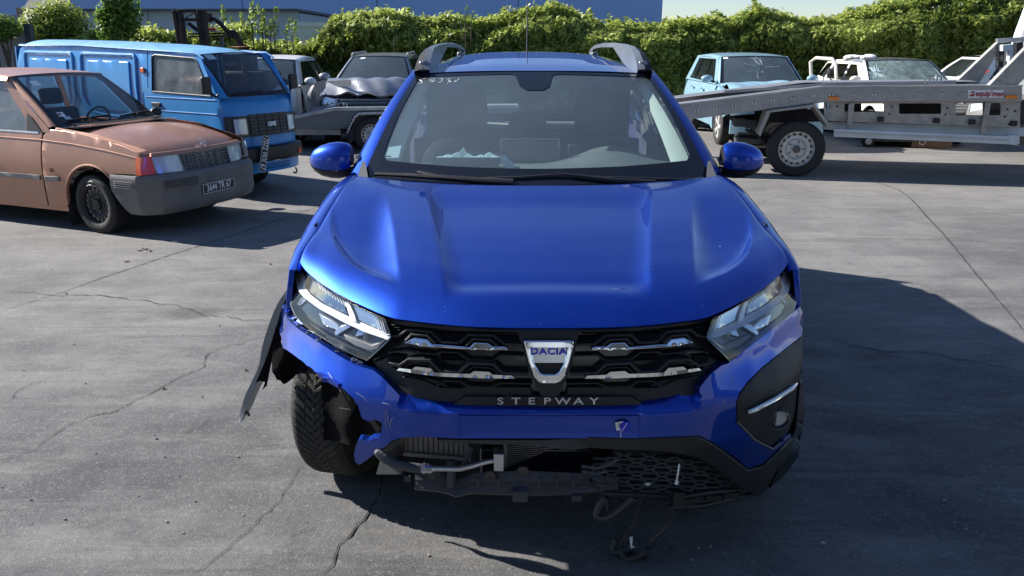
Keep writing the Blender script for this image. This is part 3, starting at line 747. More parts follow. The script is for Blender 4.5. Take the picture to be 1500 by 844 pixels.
def hood_feature(x, y):
    a = abs(x)
    eo = lambda t: 1 - (1 - min(max(t, 0), 1)) ** 2.2
    d = -.024 * eo((wi(y) + .006 - a) / .075) * sst((y - .145) / .12)
    o = wo(y)
    if a > o:
        q = max(0., 1 - (a - o) / max(.80 - o, .05)) if a > o else 1
        d += -.044 * sst((1.12 - y) / .55) * eo((a - o) / interp(y, [.28, .5, 1.1], [.15, .12, .07])) * q ** .8 * eo((y - yscal(a)) / .11)
    d += .002 * math.exp(-((a - (wi(y) + o) / 2) / .05) ** 2) * sst((y - .15) / .3)
    return d * sst((1.13 - y) / .30 + .15)
rows = []
for j in range(NV + 1):
    v = (j / NV) ** 1.35; row = []
    jv = v * NV; j0 = min(int(jv), NV - 1); fj = jv - j0
    L_ = Lc[j0].lerp(Lc[j0 + 1], fj); R_ = Rt[j0].lerp(Rt[j0 + 1], fj)
    for i in range(NU + 1):
        u = i / NU
        F_ = Fc[i]; B_ = Rc[i]
        bl = Fc[0] * (1 - u) * (1 - v) + Fc[NU] * u * (1 - v) + Rc[0] * (1 - u) * v + Rc[NU] * u * v
        p = F_ * (1 - v) + B_ * v + L_ * (1 - u) + R_ * u - bl
        w = math.sin(math.pi * u) ** .6 if 0 < u < 1 else 0
        p.z += w * (.052 * (1 - (1 - min(v / .42, 1)) ** 2.6) * (1 - sst((v - .3) / .7)))
        p.z += hood_feature(p.x, p.y)
        row.append(tuple(p))
    rows.append(row)
rows_hood = rows; hb = MB().grid(rows)
# folded-down lip and edges
skirt(hb, rows[0], (0, .015, -.014)); skirt(hb, [r[0] for r in rows], (.004, 0, -.02)); skirt(hb, [r[-1] for r in rows], (-.004, 0, -.02)); skirt(hb, rows[-1], (0, .01, -.012))
HOOD = hb.build('bonnet', 'paint_blue', HERO, ang=60)

# ---- wings, doors and quarters: one side panel per side with a wheel arch cut out
def SX(y, z):
    w = interp(z, [.2, .35, .6, .8, .92, 1.0, 1.1], [.875, .895, .905, .895, .872, .835, .80])
    return w + interp(y, [.42, .5, .65, .85, 3.3, 3.8, 4.1], [-.055, -.035, -.012, 0, 0, -.03, -.10])
def arch(cy, cz, r, a0, a1, n=18):
    return [(cy + r * math.cos(R(lerp(a0, a1, k / n))), cz + r * math.sin(R(lerp(a0, a1, k / n)))) for k in range(n + 1)]
WYF, WYR, WR = .83, 3.43, .325
for sgn, nm in ((-1, 'l'), (1, 'r')):
    fn = lambda y, z, s=sgn: (s * SX(y, z), y, z)
    front = [(.50, .90), (.485, .80), (.49, .68)] + arch(WYF, .33, .37, 125, 8) + [(1.27, .40), (1.27, .97), (1.15, 1.0), (.95, .975), (.75, .945), (.60, .925)]
    panel('front_wing', front, fn, 'paint_blue', HERO, .06, (-sgn * .02, 0, 0), bev=.003)
    for y0, y1, nn in ((1.28, 2.28, 'front_door'), (2.29, 3.02, 'rear_door')):
        d = [(y0, .36), (y1, .36), (y1, 1.06), (y0, 1.0 if y0 < 1.5 else 1.05)]
        do = panel(nn, d, fn, 'paint_blue', HERO, .09, (-sgn * .02, 0, 0), bev=.003)
        MB().box((sgn * (SX(y1 - .15, .92) + .018), y1 - .15, .92), (.02, .16, .028)).build('handle', 'paint_blue', do, bev=.006)
    q = [(3.03, .38)] + arch(WYR, .33, .37, 170, 20) + [(4.02, .45), (4.05, .95), (3.9, 1.1), (3.03, 1.08)]
    panel('rear_quarter', q, fn, 'paint_blue', HERO, .08, (-sgn * .02, 0, 0), bev=.003)
    # cladding: sill and arch lips
    cl = MB(); cl.box((sgn * .885, 2.13, .30), (.06, 2.0, .15)); cl.build('sill_cladding', 'black_plastic', HERO, bev=.015)
    for cy, skip in ((WYF, sgn < 0), (WYR, False)):
        if skip: continue
        cl = MB(); o_ = arch(cy, .33, .375, 172 if cy > 2 else 150, 8, 16); i_ = arch(cy, .33, .325, 172 if cy > 2 else 150, 8, 16)
        cl.grid([[(sgn * (SX(a, b) - .01), a, b) for a, b in o_], [(sgn * (SX(a, b) + .018), a, b) for a, b in o_], [(sgn * (SX(a, b) + .02), a, b) for a, b in i_], [(sgn * (SX(a, b) - .06), a, b) for a, b in i_]])
        cl.build('arch_cladding', 'black_plastic', HERO)
    # shoulder from the bonnet gap over to the wing side
    sec = []
    for y, ze in [(.47, .902), (.50, .915), (.55, .938), (.65, .956), (.75, .969), (.85, .992), (.95, 1.016), (1.05, 1.037), (1.15, 1.058), (1.28, 1.07), (1.4, 1.07)]:
        xe = interp(y, [.47, .55, .75, .95, 1.15, 1.4], [.802, .803, .797, .788, .773, .76]) + .004
        xt, zt = SX(y, .90), min(.90 + max(0, y - .6) * .11, .97)
        r_ = []
        for k in range(9):
            t = k / 8; a = t * math.pi / 2
            r_.append((sgn * (xe + (xt - xe) * math.sin(a)), y, zt + (ze - .003 - zt) * math.cos(a)))
        r_.insert(0, (sgn * (xe - .012), y, ze - .02)); sec.append(r_)
    MB().grid(sec).build('wing_top', 'paint_blue', HERO, ang=60)
    MB().box((sgn * .822, .86, .968), (.012, .15, .028), ry=sgn * -.6).build('indicator_strip', 'gloss_black', HERO, bev=.004)
    # inner arch liners
    for cy in (WYF, WYR):
        MB().grid([[(sgn * xx, cy + .352 * math.cos(R(a)), .33 + .352 * math.sin(R(a))) for a in range(15, 151, 9)] for xx in (.60, .86)]).build('arch_liner', 'lamp_black', HERO)
        MB().box((sgn * .60, cy, .50), (.02, .8, .5)).build('inner_wing', 'lamp_black', HERO)

# ---- windscreen surface in its own 0..1 axes
def WS(u, v, off=0.):
    xe = lerp(.741, .575, v); x = lerp(-xe, xe, u)
    s = (2 * u - 1)
    y = lerp(1.335 - .17 * (1 - s * s), 2.02 - .075 * (1 - s * s), v)
    z = lerp(1.062 - .008 * (1 - s * s), 1.462 + .016 * (1 - s * s), v) + .028 * math.sin(math.pi * v)
    return Vector((x, y - off * .5, z + off * .86))
gl = MB().grid([[tuple(WS(i / 30, j / 16)) for i in range(31)] for j in range(17)])
gl.build('windscreen', 'windscreen', HERO, ang=80)
clear = [(.052, .125), (.035, .16), (.025, .5), (.022, .90), (.035, .945), (.40, .955), (.425, .94), (.445, .80), (.47, .76), (.53, .76), (.555, .80), (.575, .94), (.60, .955), (.965, .945), (.978, .90), (.975, .5), (.968, .16), (.95, .125), (.75, .11), (.5, .105), (.25, .11)]
panel('windscreen_border', [(0, 0), (1, 0), (1, 1), (0, 1)], lambda a, b: WS(a, b, .003), 'frit', HERO, .035, None, [clear], ang=80)
MB().ell((0, 1.93, 1.395), (.075, .05, .07)).build('mirror_sensor_housing', 'black_plastic', HERO)

# ---- roof, pillars, side glass, tail
rr_ = []
for j in range(25):
    t = j / 24; y0 = lerp(2.0, 3.98, t); row = []
    hw = interp(t, [0, .1, .5, .85, 1], [.575, .585, .60, .575, .53]); zc = interp(t, [0, .08, .25, .5, .8, 1], [1.480, 1.502, 1.535, 1.560, 1.545, 1.50])
    for i in range(31):
        s = -1 + 2 * i / 30; a = abs(s)
        z = zc - (zc - interp(t, [0, .1, .5, 1], [1.463, 1.478, 1.492, 1.44])) * a ** 3
        y = y0 - (.075 * (1 - s * s)) * (1 - t) + .01
        # shallow channel beside the rails
        z -= .008 * math.exp(-((a - .86) / .05) ** 2) * min(t * 6, 1)
        row.append((s * hw, y, z))
    rr_.append(row)
rb = MB().grid(rr_); skirt(rb, rr_[0], (0, .01, -.012)); rb.build('roof', 'paint_blue', HERO, ang=60)
for sgn in (-1, 1):
    # A pillar and cant rail: strip outside the glass edge
    ins, out_ = [], []
    for j in range(13):
        v = j / 12; p = WS(0 if sgn < 0 else 1, v); w = lerp(.085, .050, v)
        ins.append(p + Vector((sgn * .003, .004, -.003))); out_.append(Vector((p.x + sgn * w, p.y + .10, p.z + lerp(-.012, -.01, v))))
    for t in (.08, .25, .5, .75, 1):
        y = lerp(2.0, 3.98, t); hw = interp(t, [0, .1, .5, .85, 1], [.575, .585, .60, .575, .53]); z = interp(t, [0, .1, .5, 1], [1.463, 1.478, 1.492, 1.44])
        ins.append(Vector((sgn * hw, y + .03, z))); out_.append(Vector((sgn * (hw + .05), y + .10, z - .03)))
    mid = [a.lerp(b, .55) + Vector((0, -.012, .022)) for a, b in zip(ins, out_)]
    low = [b + Vector((-sgn * .012, .01, -.05)) for b in out_]
    MB().grid([ins, mid, out_, low]).build('pillar', 'paint_blue', HERO, ang=70)
    b0, t0 = WS(0 if sgn < 0 else 1, 0), 0
    # side windows as glass with black frames
    def SG(y, z, s=sgn):
        return (s * interp(z, [1.0, 1.08, 1.45], [.805, .795, .632]), y, z)
    panel('front_window', [(1.50, 1.07), (2.28, 1.07), (2.28, 1.44), (2.12, 1.44), (1.85, 1.29)], SG, 'side_glass', HERO, .1)
    panel('rear_window', [(2.36, 1.07), (3.02, 1.08), (2.95, 1.44), (2.36, 1.44)], SG, 'side_glass', HERO, .1)
    panel('window_frame', [(1.36, 1.02), (3.30, 1.04), (3.25, 1.46), (2.10, 1.46), (1.80, 1.29)], lambda a, b: Vector(SG(a, b)) - Vector((sgn * .004, 0, 0)), 'gloss_black', HERO, .1, None,
          [[(1.50, 1.07), (2.28, 1.07), (2.28, 1.44), (2.12, 1.44), (1.85, 1.29)], [(2.36, 1.07), (3.02, 1.08), (2.95, 1.44), (2.36, 1.44)]])
    panel('rear_pillar', [(3.02, 1.0), (3.98, 1.0), (3.95, 1.30), (3.85, 1.46), (3.0, 1.46)], SG, 'paint_blue', HERO, .1)
    # grey plastic wedge at the foot of the pillar
    w0 = WS(0.0 if sgn < 0 else 1., .0); mm = MB()
    mm.v = [tuple(w0 + Vector((sgn * .012, -.06, .012))), tuple(w0 + Vector((-sgn * .035, -.075, .008))), tuple(w0 + Vector((-sgn * .004, .05, .055))), tuple(w0 + Vector((sgn * .012, .07, .06))), tuple(w0 + Vector((sgn * .02, -.04, -.02)))]
    mm.f = [(0, 1, 2, 3), (0, 3, 4), (0, 4, 1)]; mm.build('scuttle_corner', 'grey_plastic', HERO)
    # mirrors
    S = [(0, .060, .045, 1.112), (.02, .074, .06, 1.112), (.06, .080, .068, 1.110), (.10, .077, .066, 1.108), (.14, .066, .058, 1.106), (.17, .048, .042, 1.106), (.188, .025, .024, 1.104), (.194, .003, .003, 1.103)]
    top, bot = [], []
    for d, h, dp, zc in S:
        x = sgn * (.815 + d) + (.014 if sgn > 0 else -.002); yc = 1.50 + d * .12
        rt, rb_ = [], []
        for k in range(17):
            a = lerp(-25, 205, k / 16); rt.append((x, yc + dp * math.cos(R(a)), zc + h * (abs(math.sin(R(a))) ** .85 * (1 if a > 0 and a < 180 else -1))))
        for k in range(13):
            a = lerp(205, 335, k / 12); rb_.append((x, yc + dp * math.cos(R(a)), zc - h * abs(math.sin(R(a))) ** .8 - .002))
        top.append(rt); bot.append(rb_)
    mo = MB().grid(top).build('door_mirror', 'paint_blue', HERO, ang=70)
    bb = MB().grid(bot); bb.grid([[Vector(p) for p in top[0]], [Vector((sgn * .83, 1.50, 1.11))] * 17]); bb.build('mirror_base', 'black_plastic', mo, ang=70)
    MB().tube([(sgn * .84, 1.50, 1.045), (sgn * .78, 1.52, 1.03), (sgn * .74, 1.55, 1.03)], [.03, .028, .03]).build('mirror_arm', 'black_plastic', mo)
    # roof rails
    rp = [(.560, 1.99, 1.462), (.552, 2.03, 1.500), (.540, 2.10, 1.542), (.528, 2.22, 1.572), (.515, 2.40, 1.588), (.495, 2.75, 1.597), (.472, 3.15, 1.596), (.452, 3.4, 1.586), (.442, 3.55, 1.565), (.436, 3.60, 1.535)]
    sec_o, sec_i = [], []
    for i, (x, y, z) in enumerate(rp):
        h = interp(i, [0, 1, 2, 3, 4, 8, 9], [.050, .055, .048, .032, .022, .020, .03]); w = interp(i, [0, 1, 2, 3, 4, 5, 8], [.074, .070, .062, .048, .036, .026, .022]); x -= max(0, w - .05) * .5
        x0, x1 = sgn * (x - w / 2), sgn * (x + w / 2)
        t_ = Vector((0, -.6 if i < 3 else 0, 1)).normalized() * h * .5
        ctr = Vector((0, y, z))
        a = ctr + t_; b = ctr - t_
        if i < 5: b = Vector((0, y + (.02 if i < 2 else .0), [1.452, 1.462, 1.470, 1.480, 1.505][i]))
        xm = sgn * (x - w * .05)
        sec_i.append([(x0, b.y, b.z), (x0, a.y, a.z), (sgn * x, a.y, a.z + .004), (xm, a.y, a.z + .004)])
        sec_o.append([(xm, a.y, a.z + .004), (x1, a.y, a.z - .008), (x1, b.y, b.z), (x0, b.y, b.z)])
    ro = MB().grid(sec_i).build('roof_rail', 'rail_grey', HERO, ang=40)
    MB().grid(sec_o).build('rail_outer', 'black_plastic', ro, ang=40)
    for y, z in ((2.06, 1.50), (3.5, 1.53)):
        MB().box((sgn * interp(y, [2, 3.5], [.545, .45]), y, z), (.045, .12, .05)).build('rail_foot', 'rail_grey', ro, bev=.01)
MB().tube([(0, 3.72, 1.55), (.004, 3.80, 1.72), (.006, 3.88, 1.90)], [.006, .0042, .0035], 6).build('antenna', 'black_plastic', HERO)
MB().lathe([(0, .03), (.018, .02), (.025, 0)], (0, 3.70, 1.535), 'z', 12).build('antenna_base', 'black_plastic', HERO)
# tail: frame round the rear window
tl = lambda a, b: (a, 3.98 + (1.46 - b) * .42, b)
panel('tailgate', [(-.60, .95), (.60, .95), (.55, 1.47), (-.55, 1.47)], lambda a, b: (a * 1.12, 4.02 + (1.46 - b) * .25, b), 'paint_blue', HERO, .1, (0, -.02, 0), [[(-.46, 1.10), (.46, 1.10), (.40, 1.41), (-.40, 1.41)]])
panel('rear_screen', [(-.46, 1.10), (.46, 1.10), (.40, 1.41), (-.40, 1.41)], lambda a, b: (a * 1.12, 4.015 + (1.46 - b) * .25, b), 'clear_glass', HERO, .15)
panel('rear_bumper', [(-.80, .30), (.80, .30), (.80, .95), (-.80, .95)], lambda a, b: (a * 1.02, 4.09 - .35 * (abs(a) / .8) ** 4, b), 'paint_blue', HERO, .1, (0, -.03, 0))
MB().box((0, 2.2, .22), (1.5, 3.0, .05)).build('underbody', 'lamp_black', HERO)
MB().box((0, 1.24, .62), (1.5, .04, .80)).build('bulkhead', 'lamp_black', HERO)
MB().box((0, .62, .66), (1.1, .9, .30)).build('engine_block', 'lamp_black', HERO, bev=.03)

# ---- cabin
sc_ = [[(x, y, z) for x in np.linspace(-.74, .74, 24)] for y, z in ()]
dr = []
for y, z in ((1.22, 1.040), (1.35, 1.055), (1.55, 1.070), (1.72, 1.065), (1.80, 1.02), (1.82, .85)):
    row = []
    for i in range(49):
        x = -.72 + 1.44 * i / 48
        hump = .080 * math.exp(-((x - .36) / .19) ** 2) * sst((y - 1.36) / .30)
        row.append((x, y - .09 * (1 - (x / .72) ** 2) * (1 if y < 1.5 else 0), z + hump))
    dr.append(row)
dsh = MB().grid(dr).build('dashboard', 'dash_grey', HERO, ang=60)
sl = MB()
for i in range(22):
    x = -.28 + .6 * i / 21
    sl.box((x, 1.235, 1.066), (.016, .03, .004))
sl.build('demister_slots', 'lamp_black', dsh)
scn = MB().box((-.02, 1.73, 1.115), (.27, .02, .12), rx=-.1).build('screen', 'gloss_black', HERO, bev=.008)
fr_ = MB(); 
for a, b in (((-.155, 1.715, 1.05), (-.155, 1.70, 1.18)), ((-.155, 1.70, 1.18), (.115, 1.70, 1.18)), ((.115, 1.70, 1.18), (.115, 1.715, 1.05))): fr_.tube([a, b], .0035, 6)
fr_.build('screen_frame', 'silver_trim', scn)
MB().box((.19, 1.74, 1.12), (.06, .03, .06)).build('phone_cradle', 'black_plastic', HERO, bev=.008)
st = MB()
st.tube([(.36 + .185 * math.cos(2 * math.pi * k / 32), 1.93 + .06 * math.sin(2 * math.pi * k / 32) * -1, .99 + .17 * math.sin(2 * math.pi * k / 32)) for k in range(33)], .014, 8)
st.box((.36, 1.93, .98), (.30, .05, .07)); st.build('steering_wheel', 'black_plastic', HERO)
for x in (-.36, .36):
    se = MB()
    rows_ = []
    for t, z, w, yy in ((0, .45, .24, 2.10), (.2, .6, .26, 2.2), (.6, .9, .255, 2.30), (.8, 1.02, .235, 2.34), (.92, 1.09, .19, 2.37), (1, 1.13, .11, 2.39), (1, 1.14, .03, 2.39)):
        rows_.append([(x + w * math.cos(a) * (1 if math.cos(a) > 0 else 1), yy + .07 * math.sin(a), z) for a in np.linspace(0, 2 * math.pi, 17)[:-1]])
    se.grid(rows_, True); se.box((x, 1.98, .45), (.5, .5, .16)); s_ = se.build('seat', 'cloth_dark', HERO, ang=60)
    hd = MB(); rows_ = []
    for z, w in ((1.10, .07), (1.13, .10), (1.18, .118), (1.26, .122), (1.33, .112), (1.365, .085), (1.38, .05), (1.385, .01)):
        rows_.append([(x + w * math.cos(a), 2.41 + .05 * math.sin(a), z) for a in np.linspace(0, 2 * math.pi, 21)[:-1]])
    hd.grid(rows_, True); hd.build('headrest', 'cloth_dark', s_, ang=60)
MB().box((0, 3.15, .75), (1.3, .14, .62), rx=.15).build('rear_bench', 'dash_grey', HERO, bev=.04)
for x in (-.45, .0, .45): MB().box((x, 3.24, 1.12), (.24, .08, .12)).build('rear_headrest', 'cloth_dark', HERO, bev=.03)
MB().box((0, 3.72, 1.04), (1.24, .5, .02)).build('parcel_shelf', 'hood_liner', HERO)
hl_ = [[(s * .56 * 1., y, z - .035 - .02 * s * s) for s in np.linspace(-1, 1, 9)] for y, z in ((2.05, 1.475), (2.6, 1.52), (3.2, 1.525), (3.9, 1.47))]
MB().grid(hl_).build('headlining', 'hood_liner', HERO)
for sgn in (-1, 1):
    ps = []
    for j in range(11):
        v = lerp(.06, .97, j / 10); a = WS(.5 + sgn * .475, v) + Vector((0, .05, -.02)); b = WS(.5 + sgn * lerp(.425, .455, v), v) + Vector((-sgn * .01, .13, -.03))
        ps.append([a, a.lerp(b, .5) + Vector((-sgn * .012, -.01, .0)), b])
    MB().grid(ps).build('inner_pillar_trim', 'trim_light', HERO, ang=70)
    MB().box((sgn * .70, 2.48, 1.25), (.05, .12, .45), ry=-sgn * .38).build('door_pillar', 'cloth_dark', HERO)
    MB().box((sgn * .80, 2.2, .78), (.05, 1.9, .52)).build('door_lining', 'dash_grey', HERO)
    MB().box((sgn * .62, 3.5, 1.25), (.10, .5, .42)).build('rear_pillar_trim', 'hood_liner', HERO)
# ticket, handwriting, wipers
def ws_px(px, py, off=.004):
    def f(p):
        xe = .66; t = min(max((p.z - 1.06) / .41, 0), 1); xe = lerp(.741, .575, t); s = min(max(p.x / xe, -1), 1)
        v = t
        for _ in range(4):
            z = lerp(1.062 - .008 * (1 - s * s), 1.462 + .016 * (1 - s * s), v) + .028 * math.sin(math.pi * v); v = min(max(v + (p.z - z) / .42, -.1), 1.1)
        q = WS((s + 1) / 2, v, off); return p.y - q.y
    return HF.hit(px, py, f, 2.5, 5, 50)
hw = MB()
strokes0 = [[(617, 114), (607, 116), (611, 118), (612, 121), (605, 122)], [(622, 116), (631, 114), (627, 120)], [(623, 118), (632, 118)], [(637, 115), (642, 114), (643, 117), (637, 121), (646, 120)], [(650, 115), (655, 114), (652, 117), (656, 119), (650, 121)], [(661, 119), (669, 114), (664, 121)]]
for s_ in strokes0: hw.tube([ws_px(a + 7 - (a - 605) * .04, b + 1, .007) for a, b in s_], .0017, 5)
hw.build('handwritten_number', 'white_print', HERO)
# carton of tissues on the shelf of the dashboard
bx = MB(); bx.add([(-.44, 1.46, 1.06), (-.17, 1.46, 1.06), (-.155, 1.44, 1.13), (-.455, 1.44, 1.13), (-.44, 1.60, 1.06), (-.17, 1.60, 1.06), (-.155, 1.61, 1.13), (-.455, 1.61, 1.13)], [(0, 1, 2, 3), (5, 4, 7, 6), (4, 0, 3, 7), (1, 5, 6, 2), (0, 4, 5, 1)])
BX = bx.build('paper_carton', 'grey_plastic', HERO, sm=False)
rg2 = random.Random(21); ts = MB()
for k in range(9):
    x = -.42 + k * .031; h_ = [.01, .015, .03, .045, .02, .012, .015, .025, .015][k]; y = 1.50 + rg2.uniform(-.03, .03)
    ts.add([(x - .035, y - .02, 1.115), (x + .04, y - .03, 1.12), (x + rg2.uniform(-.01, .02), y, 1.12 + h_), (x + .03, y + .05, 1.11), (x - .03, y + .05, 1.12)], [(0, 1, 2), (1, 3, 2), (3, 4, 2), (4, 0, 2)])
ts.add([(-.16, 1.44, 1.12), (-.11, 1.43, 1.06), (-.09, 1.45, 1.09), (-.14, 1.50, 1.14)], [(0, 1, 2, 3)])
ts.build('crumpled_paper', 'paper_blue', BX, sm=False)
vb = MB(); v_ = [ws_px(a, b, -.006) for a, b in ((562, 232), (584, 231), (588, 213), (568, 216))]; vb.add(v_, [(0, 1, 2, 3)]); vb.build('windscreen_sticker', 'paper_blue', HERO)
vb = MB(); v_ = [ws_px(a, b, -.003) for a, b in ((564, 230), (572, 230), (573, 228), (564, 228))]; vb.add(v_, [(0, 1, 2, 3)]); vb.build('sticker_print', 'plate_black', HERO)
for a0, pts in enumerate(([(549, 255), (600, 257), (640, 260), (690, 264), (740, 268)], [(709, 262), (760, 261), (810, 258), (880, 261), (965, 263), (1003, 264)])):
    pp = [ws_px(x, y, .018) for x, y in pts]
    w_ = MB(); w_.tube(pp, [.007, .009, .010, .009, .008, .008][:len(pp)], 8); wo_ = w_.build('wiper', 'black_plastic', HERO)
    pa = [(612, 252), (640, 259), (700, 264), (752, 267)] if a0 == 0 else [(812, 255), (850, 259), (900, 265), (960, 268)]
    pp = [ws_px(x, y, .03) for x, y in pa]
    MB().tube(pp, [.008, .010, .012, .014], 8).build('wiper_arm', 'black_plastic', wo_)
MB().grid([[(x, 1.11 + .17 * (x / .74) ** 2, 1.050) for x in np.linspace(-.74, .74, 20)], [(x, 1.20 + .17 * (x / .74) ** 2, 1.055) for x in np.linspace(-.74, .74, 20)]]).build('scuttle', 'black_plastic', HERO)

# dust flecks and chips on the bonnet
rg3 = random.Random(31); fk = MB()
for k in range(170):
    i = rg3.randint(4, NU - 5); j = rg3.randint(3, NV - 4); p = Vector(rows_hood[j][i]); q = Vector(rows_hood[j][i + 1]); r2 = Vector(rows_hood[j + 1][i]); n_ = (q - p).cross(r2 - p).normalized(); e1 = (q - p).normalized(); e2 = n_.cross(e1); r = rg3.uniform(.0006, .0017) * (2.6 if rg3.random() < .04 else 1)
    fk.add([p + n_ * .0006 + (e1 * math.cos(a) * rg3.uniform(.6, 1.3) + e2 * math.sin(a)) * r for a in (0, 1.25, 2.5, 3.75, 5)], [(0, 1, 2, 3, 4)])
o_ = fk.build('dust_flecks', 'fleck', HOOD, sm=False); o_['kind'] = 'stuff'
# ---- front bumper skin (torn at the left of the picture)
def C6(pts): return [(540 + x / 2.885, 440 + y / 2.885) for x, y in pts]
def C5(pts): return [(540 + x / 5.275, 460 + y / 5.275) for x, y in pts]
grille_low = [(540, 532), (561, 554), (585, 579), (609, 591), (640, 595.5), (672, 598), (740, 599.5), (803, 600), (860, 599.5), (921, 598), (965, 592.5), (991, 587), (1025, 568), (1041, 548), (1056, 531)]
def bump_b(p):
    d = 0
    if abs(p.x) < .256 and .548 < p.z < .612: d += .003
    # soft roll of the top edge towards the grille opening
    d += .035 * sst((p.z - .615) / .03) if abs(p.x) < .42 else 0
    # crease running along the lower third
    d += .012 * math.exp(-((p.z - .56 - abs(p.x) * .10) / .012) ** 2) * 0
    return d
left_out = [(409.6, 451), (413, 449.5), (417, 455), (421, 468), (438, 483), (470, 504), (496, 521), (519, 534), (536, 539.5), (547, 542.5)]
bumper_out = left_out + grille_low[1:-1] + [(1058, 535), (1066, 533), (1098, 508), (1138, 477), (1172, 449.5), (1176, 458), (1177, 475), (1174.5, 492), (1160, 503), (1141, 518), (1117, 537), (1095, 559), (1083, 575), (1078, 590), (1079, 618), (1106, 644), (1133, 658.5), (1152, 642), (1160, 640), (1139, 659), (1116, 680), (1096, 686), (1075, 669), (1048, 650), (1025, 638), (937, 641.5), (800, 642), (670, 642.5), (620, 640), (596, 640.5), (578, 644), (570, 650), (562, 655), (551, 664), (540, 671), (533, 676), (525.6, 680), (520, 676), (518, 664), (521, 653), (527.7, 644), (536, 646.5), (547, 643.5), (555, 641), (559, 634), (558.5, 620), (552, 615.5), (536, 617), (529, 612), (524, 593), (511, 578), (500, 568), (492, 563), (468, 549), (446.7, 532), (428, 518), (414.7, 509), (411.5, 497), (409, 476)]
rgj = random.Random(77)
def jag(pts, n0, amp, step=5):
    out = []
    for i in range(len(pts) - 1):
        a, b = pts[i], pts[i + 1]; L = math.hypot(b[0] - a[0], b[1] - a[1]); k = max(1, int(L / step)) if i >= n0 else 1
        for j in range(k):
            t = j / k; q = amp if (i >= n0 and (j or i > n0)) else 0
            out.append((lerp(a[0], b[0], t) + rgj.uniform(-q, q), lerp(a[1], b[1], t) + rgj.uniform(-q, q)))
    out.append(pts[-1]); return out
i0 = bumper_out.index((596, 640.5)); bumper_out = jag(bumper_out, i0, 1.1, 4)
BUMP = shellpanel('front_bumper', bumper_out, 'paint_blue', 7, 0, .03, bump=bump_b, ang=50)
# plate recess: edge line and stickers
MB().grid([[P(672, 608, .001), P(803, 608.5, -.002), P(937, 608, .001)], [P(672, 609.4, -.003), P(803, 609.9, -.006), P(937, 609.4, -.003)]]).build('plate_recess_edge', 'paint_blue', BUMP)
for px in (672, 937):
    MB().bar(P(px, 608, -.001), P(px, 641, -.001), .002, .004).build('plate_recess_side', 'paint_blue', BUMP)
qd = lambda pts, dy: [tuple(P(a, b, dy)) for a, b in pts]
MB().add(qd([(901, 619), (913, 617), (916, 629), (903, 631)], -.004), [(0, 1, 2, 3)]).build('white_sticker', 'white_tag', BUMP)
c_ = P(915.5, 625, -.006)
MB().lathe([(0, 0), (.0145, 0), (.0145, .002)], c_, 'y', 24).build('blue_sticker', 'sticker_blue', BUMP)
MB().bar(P(911.5, 631, -.008), P(918.5, 620, -.008), .004, .001).build('sticker_stroke', 'white_print', BUMP)
MB().tube([P(909, 631, -.004), P(909.5, 641, -.004)], .0012, 5).build('sticker_string', 'white_print', BUMP)
tx = MB()
for a, b, c2, d2 in ((906, 621.5, 911, 621), (906.5, 625, 910, 624.5)): tx.bar(P(a, b, -.006), P(c2, d2, -.006), .003, .001)
tx.build('sticker_marks', 'plate_black', BUMP)
# scratches and scuffs on the torn side: thin raised paint marks
sc2 = MB()
for a, b in (((480, 545), (500, 575)), ((521, 575), (540, 590)), ((560, 590), (572, 594)), ((563, 602), (570, 640)), ((566, 600), (573, 630)), ((1060, 585), (1064, 600)), ((1075, 548), (1068, 565)), ((576, 612), (572, 622))):
    m_ = ((a[0] + b[0]) / 2 + random.uniform(-2, 2), (a[1] + b[1]) / 2 + random.uniform(-2, 2))
    sc2.tube([P(*a, -.0005), P(*m_, -.0012), P(*b, -.0005)], [.0003, .0008, .0002], 4)
sc2.build('scratches', 'alu', BUMP)

# ---- black grille opening
gr_out = [(562, 464), (600, 469), (680, 476), (803, 478.5), (925, 476), (1000, 468.5), (1046, 460)] + [(1060, 515), (1060, 530), (1041, 550), (1025, 571), (991, 591), (965, 596), (921, 601), (860, 602.5), (803, 603), (740, 602.5), (672, 601), (640, 598), (609, 594), (585, 582), (561, 558), (538, 535), (548, 520)]
GR = shellpanel('grille', gr_out, 'lamp_black', 14, .055, .02)
fr1 = [(560, 462), (600, 469), (680, 476), (803, 478.5), (925, 476), (1000, 468.5), (1047, 459)]
b_ = MB().grid([[P(a, b + .5, .03) for a, b in fr1], [P(a, b + 2.5, .012) for a, b in fr1], [P(a, b + 9, .018) for a, b in fr1], [P(a, b + 10, .05) for a, b in fr1]]); b_.build('grille_top_frame', 'black_plastic', GR)
# lower apron of the grille with the lettering plinth
apr = C5([(40, 375), (150, 330), (200, 420), (300, 470), (560, 520), (620, 560), (1250, 565), (1270, 640), (1240, 725), (900, 725), (660, 700), (480, 690), (330, 660), (240, 620), (130, 500)])
shellpanel('grille_apron', apr, 'black_plastic', 8, .034, .02, parent=GR, bev=.003)
shellpanel('grille_apron', apr, 'black_plastic', 8, .034, .02, parent=GR, bev=.003, mirror=True)
shellpanel('lettering_plinth', C5([(655, 702), (735, 642), (1390, 640), (2040, 642), (2120, 700), (1800, 728), (1390, 733), (900, 728)]), 'black_plastic', 8, .020, .02, parent=GR, bev=.002)
def gbar(pts, w, dy, h=None, name='grille_bar', m='black_plastic', mirror=(False, True), closed=False):
    for k in mirror:
        g = Pm if k else P; b = MB(); pp = [g(a, b2, dy) for a, b2 in pts]
        for i in range(len(pp) - 1):
            d = (pp[i + 1] - pp[i]).normalized() * w * .25
            b.bar(pp[i] - d, pp[i + 1] + d, h or .03, w, up=(0, 0, 1) if abs(d.z) < abs(d.x) * 3 else (1, 0, 0))
        b.build(name, m, GR, bev=.0015)
